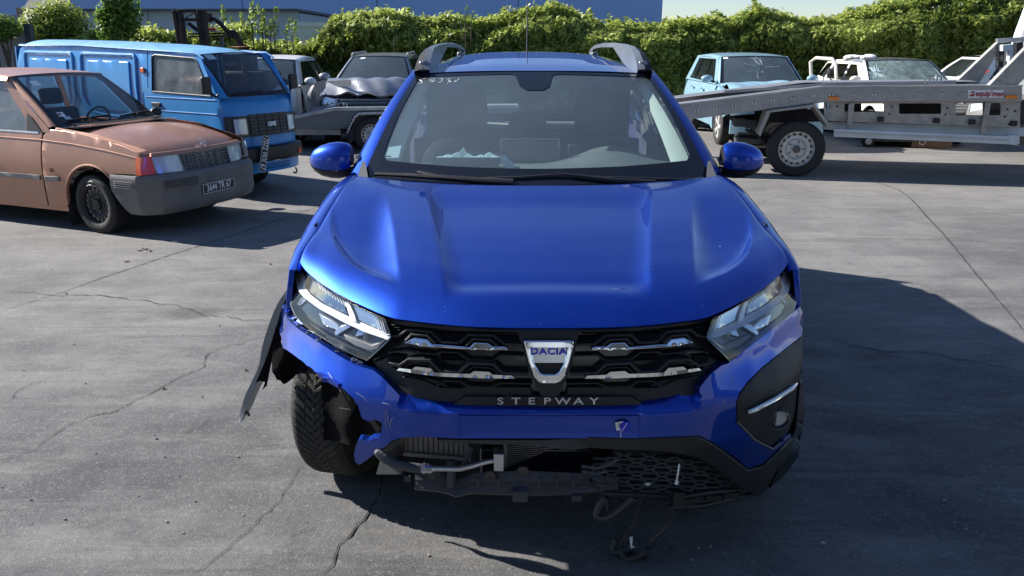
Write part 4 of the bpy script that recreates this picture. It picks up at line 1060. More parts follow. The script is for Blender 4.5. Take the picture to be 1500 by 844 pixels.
gbar(C5([(190, 165), (240, 158), (310, 112), (500, 128), (580, 205), (700, 212), (770, 150), (970, 155), (1060, 222), (1190, 225)]), .0075, .030)
gbar(C5([(285, 200), (335, 148), (470, 160), (530, 212)]), .006, .022)
gbar(C5([(750, 232), (800, 182), (945, 188), (1000, 232)]), .006, .022)
gbar(C5([(180, 372), (250, 388), (320, 342), (485, 352), (570, 432), (700, 442), (775, 368), (968, 376), (1040, 445), (1230, 450)]), .009, .026)
gbar(C5([(290, 398), (345, 362), (470, 375), (545, 432)]), .005, .034)
gbar(C5([(740, 442), (800, 398), (945, 402), (1010, 450)]), .005, .034)
gbar(C5([(170, 285), (300, 270), (520, 300), (560, 280), (700, 285), (780, 340), (960, 348), (1020, 305), (1210, 310)]), .005, .042)
gbar(C5([(280, 475), (420, 500), (520, 545), (600, 505), (720, 508), (780, 548), (950, 552), (1020, 520), (1260, 525)]), .005, .038)
gbar(C5([(520, 545), (580, 560), (720, 563), (780, 548)]), .004, .038)
gbar(C5([(170, 92), (500, 108), (1150, 140)]), .003, .045)
for k in range(5): gbar(C5([(180, 70 + k * 18), (260, 76 + k * 18)]), .0018, .036); gbar(C5([(560, 140 + k * 13), (740, 150 + k * 13)]), .0015, .046); gbar(C5([(1020, 165 + k * 13), (1170, 172 + k * 13)]), .0015, .046)
for k in range(5): gbar(C5([(165, 310 + k * 15), (280, 318 + k * 15)]), .002, .044)
for y0 in (290, 470): 
    for k in range(3): gbar(C5([(560, y0 + 20 + k * 16), (760, y0 + 26 + k * 16)]), .0014, .05)
# chrome bars
ch1 = C5([(272, 226), (300, 210), (335, 192), (352, 182), (455, 196), (492, 234), (640, 246), (782, 258), (815, 220), (925, 226), (958, 252), (1060, 254), (1082, 280), (960, 282), (700, 276), (450, 258)])
ch2 = C5([(216, 436), (236, 418), (330, 430), (360, 408), (478, 420), (508, 452), (650, 460), (782, 464), (815, 442), (930, 448), (960, 470), (1110, 478), (1126, 500), (900, 498), (560, 484), (380, 464)])
for k in (False, True):
    for c in (ch1, ch2): shellpanel('chrome_bar', c, 'chrome', 5, .008, .028, parent=GR, mirror=k, bev=.0035, bump=lambda p: -.0)
# ---- emblem and its plinth
sh_out = C6([(640, 140), (880, 140), (862, 250), (846, 300), (800, 400), (720, 400), (678, 300), (662, 250)])
shellpanel('emblem_plinth', C6([(628, 132), (890, 132), (862, 262), (822, 360), (805, 402), (765, 410), (728, 402), (706, 360), (668, 262)]), 'black_plastic', 8, .018, .03, parent=GR, bev=.004)
em = C6([(655, 172), (868, 172), (864, 205), (850, 262), (826, 330), (812, 346), (790, 354), (735, 354), (716, 346), (702, 330), (676, 262), (662, 205)])
hole = C6([(690, 205), (836, 205), (828, 262), (805, 305), (790, 314), (737, 314), (722, 305), (698, 262)])
EM = shellpanel('emblem', em, 'chrome', 4, -.004, .022, parent=GR, holes=[hole], bev=.004)
shellpanel('emblem_face', C6([(664, 182), (860, 182), (853, 222), (843, 264), (685, 264), (674, 222)]), 'dark_chrome', 5, .0, .01, parent=GR)
lr = (P(841, 515) - P(767, 515)).normalized()
text_obj('emblem_lettering', 'DACIA', .0245, 'sticker_blue', GR, facing(P(803.5, 515.5, -.008), lr, (0, .25, 1)), .0015, sx=1.30, spacing=1.08, bold=.0006)
for i, chh in enumerate('STEPWAY'):
    px = 733 + i * (870 - 733) / 6
    text_obj('letter', chh, .027, 'rail_grey' if 0 else 'alu', GR, facing(P(px, 587.8, .012), (1, 0, 0), (0, .15, 1)), .003, sx=1.55, bold=.0004)

# ---- headlights
def headlight(mirror):
    g = Pm if mirror else P
    hl = [(434.5, 387.5), (444, 394), (454, 404), (480, 424), (508, 440), (537, 455), (557, 463.5), (564, 467), (573.5, 494), (566, 503), (553, 515), (537.5, 529), (525, 524), (492, 508), (462, 489), (440, 472), (431, 461), (425, 447), (426.5, 424), (430, 404)]
    if mirror: hl = [(434.5, 387.5), (444, 394), (454, 404), (480, 424), (508, 440), (537, 455), (557, 463.5), (564, 467), (573.5, 494), (566, 503), (553, 515), (537.5, 530), (525, 524), (492, 505), (462, 484), (440, 466), (431, 455), (425, 440), (426.5, 420), (430, 404)]
    fn = lambda dy: (lambda a, b: g(a, b, dy))
    H = panel('headlight', hl, fn(.055), 'lamp_black', HERO, 10, (0, .02, 0))
    # rim gasket
    rim = MB(); pr_ = resample(hl, 8); n = len(pr_)
    cx = sum(p[0] for p in pr_) / n; cy = sum(p[1] for p in pr_) / n
    rim.grid([[g(*p, .002) for p in pr_], [g(lerp(p[0], cx, .02), lerp(p[1], cy, .035), .003) for p in pr_], [g(lerp(p[0], cx, .02), lerp(p[1], cy, .035), .055) for p in pr_]], True)
    rim.build('headlight_rim', 'lamp_black', H)
    def sp(name, pts, dy, m, dep=.012, bev=.001, s=6): return panel(name, pts, fn(dy), m, H, s, (0, dep, 0), bev=bev)
    def rib(name, top, bot, d0, d1, m):
        n = 30; 
        def rs(l):
            L = [0]
            for i in range(1, len(l)): L.append(L[-1] + math.hypot(l[i][0] - l[i-1][0], l[i][1] - l[i-1][1]))
            return [(float(np.interp(L[-1] * k / n, L, [p[0] for p in l])), float(np.interp(L[-1] * k / n, L, [p[1] for p in l]))) for k in range(n + 1)]
        A, B = rs(top), rs(bot)
        b = MB().grid([[g(x, y, d0 + .02) for x, y in A], [g(x, y, d0) for x, y in A], [g(lerp(x, u, .5), lerp(y, v, .5), lerp(d0, d1, .35)) for (x, y), (u, v) in zip(A, B)], [g(u, v, d1) for u, v in B], [g(u, v, d0 + .02) for u, v in B]])
        return b.build(name, m, H, ang=30)
    rib('light_guide', [(435, 391), (441, 394), (446, 404), (448, 422), (454, 431), (472, 445), (505, 461), (540, 477), (571, 490)], [(432, 404), (433, 412), (436, 424), (442, 433), (450, 440), (468, 453), (501, 471), (533, 486), (571, 499)], .040, .006, 'lamp_white')
    sp('light_guide_branch', [(505, 441), (511, 443), (520, 463), (522, 472), (514, 469), (509, 455)], .022, 'lamp_white')
    sp('upper_reflector', [(447, 402), (478, 425), (502, 439), (509, 461), (478, 446), (455, 429), (449, 417)], .034, 'dark_chrome')
    sp('upper_reflector', [(513, 444), (553, 464), (563, 486), (545, 478), (523, 468)], .034, 'lamp_silver')
    fb = MB()
    for k in range(9):
        x = 465 + k * 4.6; y = 411 + k * 3.1
        fb.bar(g(x, y + 1, .026), g(x + 5, y + 13, .026), .0035, .004)
    for k in range(4): fb.bar(g(549 + k * 3.2, 461 + k * 1.2, .026), g(556 + k * 3.4, 485 + k * 1.5, .026), .002, .003)
    fb.build('reflector_fins', 'lamp_white', H)
    sp('lower_reflector', [(433, 430), (455, 446), (492, 465), (530, 484), (565, 499), (545, 517), (537, 524), (500, 508), (465, 487), (440, 467), (430, 452)], .046, 'gloss_black')
    sp('reflector_bowl', [(466, 459), (485, 468), (496, 476), (500, 483), (485, 482), (472, 474)], .036, 'reflector', bev=.003)
    sp('reflector_bowl', [(438, 437), (445, 436), (448, 441), (440, 448), (435, 447)], .036, 'reflector', bev=.002)
    sp('reflector_bowl', [(489, 488), (499, 477), (511, 474), (516, 478), (506, 484), (498, 489), (492, 493)], .030, 'lamp_silver', bev=.003)
    sp('reflector_bowl', [(520, 494), (525, 482), (533, 481), (536, 487), (531, 492)], .034, 'lamp_silver', bev=.003)
    sp('lamp_bezel', [(503, 490), (520, 496), (545, 506), (556, 502), (563, 498), (552, 512), (540, 514), (520, 507), (506, 497)], .032, 'grey_plastic', bev=.002)
    lf = MB()
    for k in range(4): lf.bar(g(546 + k * 1.6, 510 - k * 0.4, .026), g(562 + k * .8, 499 - k * .6, .026), .0022, .003)
    lf.build('lamp_ribs', 'lamp_silver', H)
    sp('lamp_skirt', [(431, 455), (450, 471), (480, 490), (510, 505), (537, 519), (537, 528), (500, 512), (466, 491), (440, 471)], .026, 'gloss_black', bev=.002)
    lens = panel('lens', hl, fn(.0), 'lens_clear', H, 9, None)
    return H
headlight(False); headlight(True)
# broken seam below the headlight: exposed clips and bracket
br = MB()
for (a, b), r in (((428, 470), .008), ((437, 479), .010), ((452, 489), .009), ((468, 500), .011), ((476, 506), .008), ((520, 527), .010), ((528, 531), .008), ((494, 515), .006)):
    br.ell(P(a, b, .02), (r * 1.3, r, r), 8, 5)
br.bar(P(424, 462, .035), P(536, 536, .035), .02, .03)
br.build('exposed_clips', 'dark_chrome', HERO)
shellpanel('seam_void', [(418, 440), (424, 462), (440, 476), (492, 511), (537, 532), (546, 544), (519, 538), (470, 508), (438, 487), (421, 472), (412, 452)], 'lamp_black', 9, .045, .02)
sd = MB().grid([[P(430, 410, .01), P(426, 445, .02), P(424, 470, .03)], [Vector((-.85, .60, .93)), Vector((-.86, .62, .80)), Vector((-.85, .62, .70))]]); sd.build('wing_edge', 'lamp_black', HERO)

# ---- black lower lip, fog lamp corner
lip_out = [(860, 641), (937, 643), (1024, 640), (1047, 652), (1074, 672), (1096, 689.5), (1117, 684), (1140, 663), (1161, 643), (1166, 630), (1172, 560), (1177, 560), (1180, 600), (1172, 650), (1160, 678), (1140, 700), (1120, 722), (1108, 728), (1096, 719), (1060, 694), (1022, 671), (985, 664), (951, 661), (905, 660), (860, 657)]
LIP = shellpanel('lower_lip', lip_out, 'black_plastic', 8, -.004, .04, bev=.004)
lip2 = [(640, 644), (700, 645), (803, 645), (860, 641), (860, 657), (830, 659), (800, 655), (760, 652), (700, 650), (640, 648)]
shellpanel('lip_remnant', lip2, 'dusty_plastic', 8, .03, .03)
fog = [(1175, 495), (1160, 505), (1141, 520), (1117, 539), (1096, 561), (1085, 576), (1079.5, 590), (1080.5, 617), (1107, 643), (1132.5, 656.5), (1157, 635), (1164, 615), (1172, 578), (1176, 540)]
FOG = shellpanel('fog_lamp_surround', fog, 'grey_plastic' if 0 else 'black_plastic', 7, -.003, .02, bev=.003,
                 bump=lambda p: .012 * sst((.560 - p.z + (p.x - .70) * .55) / .03) * sst((p.x - .66) / .05))
drl = MB().tube([P(1095, 604, -.008), P(1105, 600.5, -.012), P(1135, 585, -.014), P(1160, 569, -.014), P(1167, 562.5, -.01)], [.007, .0095, .0095, .0085, .005], 10)
drl.build('daytime_light', 'chrome', FOG); 
MB().tube([P(1100, 602.8, -.019), P(1135, 585, -.021), P(1160, 569.5, -.020)], .004, 8).build('daytime_light_strip', 'lamp_white', FOG)
fc = P(1140, 613, .0)
fgm = MB().lathe([(.034, .006), (.034, -.006), (.029, -.010), (.026, .0)], fc, 'y', 28); fgm.build('fog_lamp_ring', 'gloss_black', FOG)
MB().lathe([(.033, -.008), (.026, .004), (.014, .008), (0, .006)], fc, 'y', 24).build('fog_lamp_reflector', 'lamp_face', FOG)
MB().lathe([(0, -.012), (.015, -.011), (.029, -.006)], fc, 'y', 24).build('fog_lamp_lens', 'lens_clear', FOG)
for k in range(4):
    MB().bar(P(1085, 606 + k * 9, .012), P(1120 - k * 2, 596 + k * 12, .016), .003, .012).build('surround_rib', 'black_plastic', FOG)
MB().tube([P(a, b, -.006) for a, b in ((1080, 618), (1106, 644.5), (1132, 658), (1157, 637))], .0035, 6).build('surround_trim', 'grey_plastic', FOG)
# flap sticking out low on the right
fl = MB(); fa = [Q(1146, 676, .36), Q(1163, 642, .40), Q(1172, 648, .40), Q(1170, 668, .38), Q(1152, 694, .34), Q(1128, 716, .30)]
fl.v = [tuple(v) for v in fa] + [tuple(v + Vector((-.01, .10, 0))) for v in fa]; fl.f = [(0, 1, 2, 3, 4, 5)] + [(i, i + 1, i + 7, i + 6) for i in range(5)]
fl.build('loose_flap', 'gloss_black', HERO, bev=.002)

# ---- lower grille mesh: long hexagons
LG = MB()
def hexline(pts): LG.tube([P(a, b, .045) for a, b in pts], .0030, 4, cap=False)
lowpoly = [(872, 672), (905, 664), (985, 668), (1030, 676), (1060, 694), (1092, 716), (1086, 722), (1050, 734), (1000, 742), (984, 745), (978, 726), (885, 723), (878, 706), (866, 700)]
for r in range(8):
    y = 668 + r * 9.6
    for k in range(-1, 7):
        x0 = 880 + k * 37 + (18.5 if r % 2 else 0)
        seg = [(x0, y), (x0 + 7, y - 4), (x0 + 24, y - 4), (x0 + 31, y), (x0 + 37, y)]
        pts = [(a, b + (a - 930) * .035) for a, b in seg]
        for i in range(4):
            m_ = ((pts[i][0] + pts[i + 1][0]) / 2, (pts[i][1] + pts[i + 1][1]) / 2)
            if inside(m_, lowpoly): hexline(pts[i:i + 2])
        pts2 = [(a, y + (y - b) + (a - 930) * .035) for a, b in seg]
        for i in range(4):
            m_ = ((pts2[i][0] + pts2[i + 1][0]) / 2, (pts2[i][1] + pts2[i + 1][1]) / 2)
            if inside(m_, lowpoly): hexline(pts2[i:i + 2])
LGO = LG.build('lower_grille', 'dusty_plastic', HERO)
shellpanel('lower_grille_back', [(880, 672), (985, 668), (1030, 678), (1085, 716), (1040, 728), (985, 735), (890, 722)], 'lamp_black', 14, .075, .01, parent=LGO)
LE = MB()
for pts in ([(866, 703), (876, 716), (884, 723), (980, 728), (986, 744)], [(986, 744), (1030, 741), (1082, 728), (1104, 722)], [(985, 731), (1035, 722), (1080, 718)]):
    LE.tube([P(a, b, .03) for a, b in pts], .007, 6)
for a, b in ((1005, 733), (1045, 728), (1070, 724)): LE.box(P(a, b, .03), (.05, .02, .022))
for a, b in ((994, 730),): LE.box(P(a, b, .01), (.035, .02, .05))
LE.build('lower_grille_edge', 'black_plastic', LGO)
dt = MB()
for pts in ([(852, 683), (875, 686), (895, 680), (905, 672)], [(853, 690), (872, 694), (890, 690)], [(868, 700), (880, 705), (870, 708), (886, 712)]):
    dt.tube([P(a, b, .01) for a, b in pts], .005, 5)
dt.build('splintered_plastic', 'dusty_plastic', LGO)
st_ = MB().tube([P(995, 680, -.01), P(993, 694, -.02), P(991, 705, -.015)], .003, 6); st_.ell(P(991, 707, -.015), (.006, .006, .008)); st_.build('hanging_clip', 'white_tag', LGO)
MB().ell(P(949, 709, .02), (.010, .006, .004), 6, 4).build('debris', 'white_tag', LGO)

# ---- what shows through the torn opening
RD = MB()
for k in range(13):
    x = 594 + k * 7.4; RD.bar(Q(x, 636, .17), Q(x + .5, 664 + k * .55, .17), .009, .012)
RD.bar(Q(590, 663, .165), Q(690, 671, .165), .02, .012); RD.bar(Q(592, 636, .165), Q(586, 672, .165), .01, .012)
RD.build('intercooler', 'radiator', HERO)
cn = MB()
for k in range(11):
    y = 652 + k * 3.0; x1 = 828 - k * 8.2
    cn.bar(Q(742, y + .5, .16), Q(x1, y - (x1 - 742) * .06, .16), .020, .0025)
cn.bar(Q(740, 648, .155), Q(741, 685, .155), .012, .012)
for k in range(26):
    x = 744 + k * 3.2; yb = 682 - k * 1.15
    cn.bar(Q(x, 650, .168), Q(x, yb, .168), .003, .0015)
cn.build('condenser', 'radiator', HERO)
pp = MB().tube([Q(a, b, y) for a, b, y in ((553, 655, .10), (556, 664, .07), (566, 673, .06), (580, 680, .06), (600, 684.5, .06), (620, 686.5, .06), (640, 686.5, .06), (672, 687, .07), (690, 683, .08), (710, 677, .09), (733, 673, .10))], [.013, .013, .013, .012, .012, .012, .008, .008, .008, .008, .008], 10)
PO = pp.build('coolant_pipe', 'alu', HERO)
jn = MB().tube([Q(618, 686, .058), Q(633, 686.5, .058)], .0145, 10); jn.tube([Q(620, 686, .058), Q(623, 686.2, .058)], .017, 10); jn.build('pipe_crimp', 'lamp_silver', PO)
hs = MB().tube([Q(a, b, y) for a, b, y in ((553, 655, .10), (556, 664, .068), (566, 673, .058), (580, 680, .058), (600, 684.5, .058), (617, 686.5, .058))], .0145, 10); hs.build('hose', 'dusty_plastic', PO)
MB().box(Q(731, 672, .10), (.030, .05, .058)).build('pipe_block', 'alu', PO, bev=.003)
# lower crossmember
cm = []
prof_t = [(608, 692), (640, 690), (655, 696), (668, 703), (682, 700), (692, 693), (752, 690), (765, 686), (778, 690), (870, 694), (905, 700)]
prof_b = [(607, 716), (640, 719), (655, 722), (668, 727), (682, 724), (692, 722), (752, 724), (765, 725), (778, 725), (830, 724), (905, 716)]
rws = [[Q(a, b, .17) for a, b in prof_t], [Q(a, b, .10) for a, b in prof_t], [Q(a, lerp(b, c[1], .45), .085) for (a, b), c in zip(prof_t, prof_b)], [Q(a, lerp(b, c[1], .5), .10) for (a, b), c in zip(prof_t, prof_b)], [Q(a, b, .085) for a, b in prof_b], [Q(a, b + 2, .17) for a, b in prof_b]]
CMO = MB().grid(rws).build('crossmember', 'dusty_plastic', HERO, ang=25)
for a, b in ((631, 695), (718, 698), (766, 691)): MB().lathe([(.020, .01), (.017, 0), (0, .003)], Q(a, b, .082), 'y', 16).build('crossmember_hole', 'lamp_black', CMO)

BK = lambda b: b.build('crossmember_bracket', 'dusty_plastic', CMO)
BK(MB().box(Q(762, 725, .08), (.045, .02, .040), rx=.2)); BK(MB().box(Q(845, 727, .10), (.03, .02, .022), rx=.3)); BK(MB().bar(Q(661, 675, .09), Q(661, 712, .085), .02, .02)); BK(MB().bar(Q(690, 655, .11), Q(676, 690, .09), .012, .012))
for a in (700, 730, 790, 815, 840): BK(MB().bar(Q(a, 700, .088), Q(a, 716, .085), .006, .006))
BK(MB().box(Q(598, 697, .13), (.02, .04, .02)))
MB().box(Q(800, 678, .22), (.42, .03, .12)).build('duct_panel', 'lamp_black', HERO, bev=.01)
# corner plate below the tear
pl = MB(); q_ = [Q(557, 673, .14), (Q(577, 688, .10)), Q(589, 695, .10), Q(551, 695, .14)]
pl.v = [tuple(v) for v in q_] + [tuple(v + Vector((0, .06, 0))) for v in q_]; pl.f = [(0, 1, 2, 3), (0, 4, 5, 1), (1, 5, 6, 2), (2, 6, 7, 3), (3, 7, 4, 0)]; pl.build('corner_plate', 'grey_plastic', HERO)
MB().grid([[Q(566, 652, .12), Q(596, 640, .12)], [Q(560, 668, .15), Q(588, 678, .15)]]).build('side_bracket', 'lamp_black', HERO)
# shredded liner in front of the tyre
ln = [(472, 548), (498, 565), (511, 578), (524, 594), (529, 613), (552, 616), (557, 622), (557, 638), (548, 640), (530, 642), (520, 650), (500, 651), (482, 650), (472, 648), (474, 610), (470, 575)]
def lnf(a, b):
    p = Q(a, b, .32 + .10 * (540 - a) / 70); p.y += .012 * math.sin(a * .12) + .010 * math.sin(b * .09); return p
ln = jag(ln + ln[:1], 0, 1.8, 5)[:-1]
panel('torn_liner', ln, lnf, 'liner_felt', HERO, 5, (0, .006, 0), ang=20)
MB().tube([Q(497, 567, .28), Q(515, 600, .26), Q(498, 598, .27)], .003, 5).build('liner_edge', 'black_plastic', HERO)
b_ = MB(); b_.bar(P(467, 548, -.005), P(497, 565, -.005), .01, .012); b_.box(P(478, 556, -.008), (.02, .01, .014)); b_.build('torn_tab', 'paint_blue', HERO)
# torn liner hanging outside the bumper corner, black
lb = [(412, 462), (410, 480), (414, 508), (430, 520), (446, 531), (452, 538), (446, 547), (437, 545), (431, 552), (421, 560), (414, 562), (405, 555), (400, 545), (399, 515), (404, 480)]
def lbf(a, b):
    p = Q(a, b, .52 + .012 * math.sin(a * .15 + b * .07)); return p
lb = jag(lb + lb[:1], 3, 1.6, 5)[:-1]
panel('hanging_liner', lb, lbf, 'liner_felt', HERO, 5, (0, .01, 0), ang=25)
panel('hanging_liner', [(409, 460), (404, 500), (397, 530), (393, 550), (390, 566), (384, 572), (388, 560), (380, 558), (374, 562), (388, 530), (398, 500)], lambda a, b: Q(a, b, .60 + .01 * math.sin(b * .12)), 'liner_felt', HERO, 4, (0, .01, 0), ang=25)
# the arch cladding torn loose: a long strip bending out and down
stc = [(428, 416, .56), (421, 432, .58), (412, 452, .60), (402, 484, .62), (395, 508, .64), (388, 535, .66), (379, 555, .67), (368, 578, .68), (360, 600, .69), (353, 617, .70)]
stw = [.010, .028, .040, .050, .050, .040, .040, .040, .032, .012]
A_, B_, C_ = [], [], []
for (a, b, y), w in zip(stc, stw):
    p = Q(a, b, y); A_.append(p + Vector((-w * .5, -.008, 0))); B_.append(p + Vector((w * .1, -.016, .0))); C_.append(p + Vector((w * .5, .012, 0)))
D_ = [p + Vector((.0, .02, 0)) for p in A_]
MB().grid([cr(D_, 40), cr(A_, 40), cr(B_, 40), cr(C_, 40)]).build('torn_arch_cladding', 'rail_grey', HERO, ang=50)
hk = MB().tube([Q(357, 606, .69), Q(363, 604, .68), Q(365, 609, .68)], .006, 6); hk.build('cladding_clip', 'black_plastic', HERO)

# ---- wires trailing from the bumper to the ground
def wq(pts, y0, y1, r=.006, n=24, nm='hanging_cable', m='wire'):
    r *= 1.35
    k = len(pts); pp = cr([Q(a, b, lerp(y0, y1, i / (k - 1))) for i, (a, b) in enumerate(pts)], n)
    for p in pp: p.z = max(p.z, r)
    return MB().tube(pp, r, 7).build(nm, m, HERO)
wq([(887, 728), (878, 740), (873, 752), (877, 758), (890, 757), (905, 748), (920, 735), (928, 728)], .12, .10, .0085)
wq([(889, 729), (888, 740), (891, 750), (884, 756)], .13, .12, .006)
wq([(938, 730), (936, 748), (930, 765), (918, 783), (908, 800), (905, 812), (914, 820), (930, 821)], .12, .22, .0035)
wq([(982, 740), (984, 755), (982, 765), (972, 776), (955, 792), (946, 808), (930, 817), (915, 818), (907, 808), (897, 808), (903, 790)], .12, .20, .0075)
wq([(948, 806), (944, 825), (935, 832), (926, 826), (924, 818)], .17, .22, .005)
wq([(955, 790), (940, 795), (925, 790), (912, 803)], .16, .20, .002, m='wire')
wq([(898, 733), (920, 737), (940, 730)], .12, .12, .004)
cn2 = MB()
for a, b in ((875, 755), (891, 760), (948, 807), (984, 766)): cn2.box(Q(a, b, .13), (.014, .014, .016), rz=random.random())
cn2.build('cable_connector', 'wire', HERO); 
MB().box(Q(872, 752, .12), (.008, .01, .02), ry=.3).build('connector', 'white_tag', HERO)
tg = MB(); tg.add([Q(922, 787, .14), Q(927, 786, .14), Q(926, 800, .14), (Q(931, 801, .14)), Q(924, 804, .145)], [(0, 1, 2), (2, 3, 4), (0, 2, 4)]); tg.build('cable_tag', 'white_tag', HERO)

# ---- front wheels; the left of the picture is steered and shows its tread
def hero_tyre(cx, cy, yaw, steer_tread):
    Rr, w, rr = .325, .196, .205
    NA, NW = 512, 40; rows_ = []
    for j in range(NW + 1):
        s = -1 + 2 * j / NW; a = abs(s)
        base = Rr - .020 * max(0, (a - .62) / .38) ** 2.2 - (.02 if a > .97 else 0)
        row = []
        for i in range(NA):
            q = 2 * math.pi * i / NA
            ph = (q * 64 / (2 * math.pi) + 2.6 * a + (.5 if s > 0 else 0)) % 1
            g = .0055 if (ph < .28 and a > .04) else 0
            if abs(a - .30) < .03 or (a > .55 and abs(((q * 128 / 6.283 + 5.2 * a) % 1) - .5) < .10): g = max(g, .0035)
            r = base - g
            row.append((s * w / 2, r * math.cos(q), r * math.sin(q)))
        rows_.append(row)
    for sg in (1, -1):
        extra = []
        for r, x in ((.300, 1.0), (.27, 1.05), (.235, 1.02), (rr + .005, .90), (rr, .82)):
            extra.append([(sg * x * w / 2, r * math.cos(2 * math.pi * i / NA), r * math.sin(2 * math.pi * i / NA)) for i in range(NA)])
        rows_ = rows_ + extra if sg > 0 else extra[::-1] + rows_
    t = MB().grid(rows_, True)
    M = Matrix.Translation((cx, cy, Rr - .004)) @ Matrix.Rotation(yaw, 4, 'Z')
    t.v = [tuple(M @ Vector(v)) for v in t.v]
    sgn = 1 if cx > 0 else -1
    r = MB().lathe([(rr + .008, sgn * .085), (rr - .01, sgn * .08), (rr - .012, -sgn * .09)], (0, 0, 0), 'x', 40)
    for k in range(5):
        for d in (-.13, .13):
            a = 2 * math.pi * k / 5 + d
            r.bar((sgn * .07, .03 * math.cos(a), .03 * math.sin(a)), (sgn * .085, (rr - .01) * math.cos(a), (rr - .01) * math.sin(a)), .03, .03, up=(1, 0, 0))
    r.lathe([(.045, sgn * .03), (.045, sgn * .085), (0, sgn * .09)], (0, 0, 0), 'x', 20); r.lathe([(rr * .9, 0), (0, 0)], (0, 0, 0), 'x', 24)
    r.v = [tuple(M @ Vector(v)) for v in r.v]
    ro = r.build('wheel', 'steel_rim', HERO); t.build('tyre', 'muddy_rubber', ro, ang=30, fixn=True)
hero_tyre(-.728, .80, R(-13), True); hero_tyre(.775, .83, R(8), True); hero_tyre(-.775, 3.43, 0, False); hero_tyre(.775, 3.43, 0, False)
MB().tube([(-.7, .83, .32), (.7, .83, .32)], .03).build('axle', 'lamp_black', HERO)
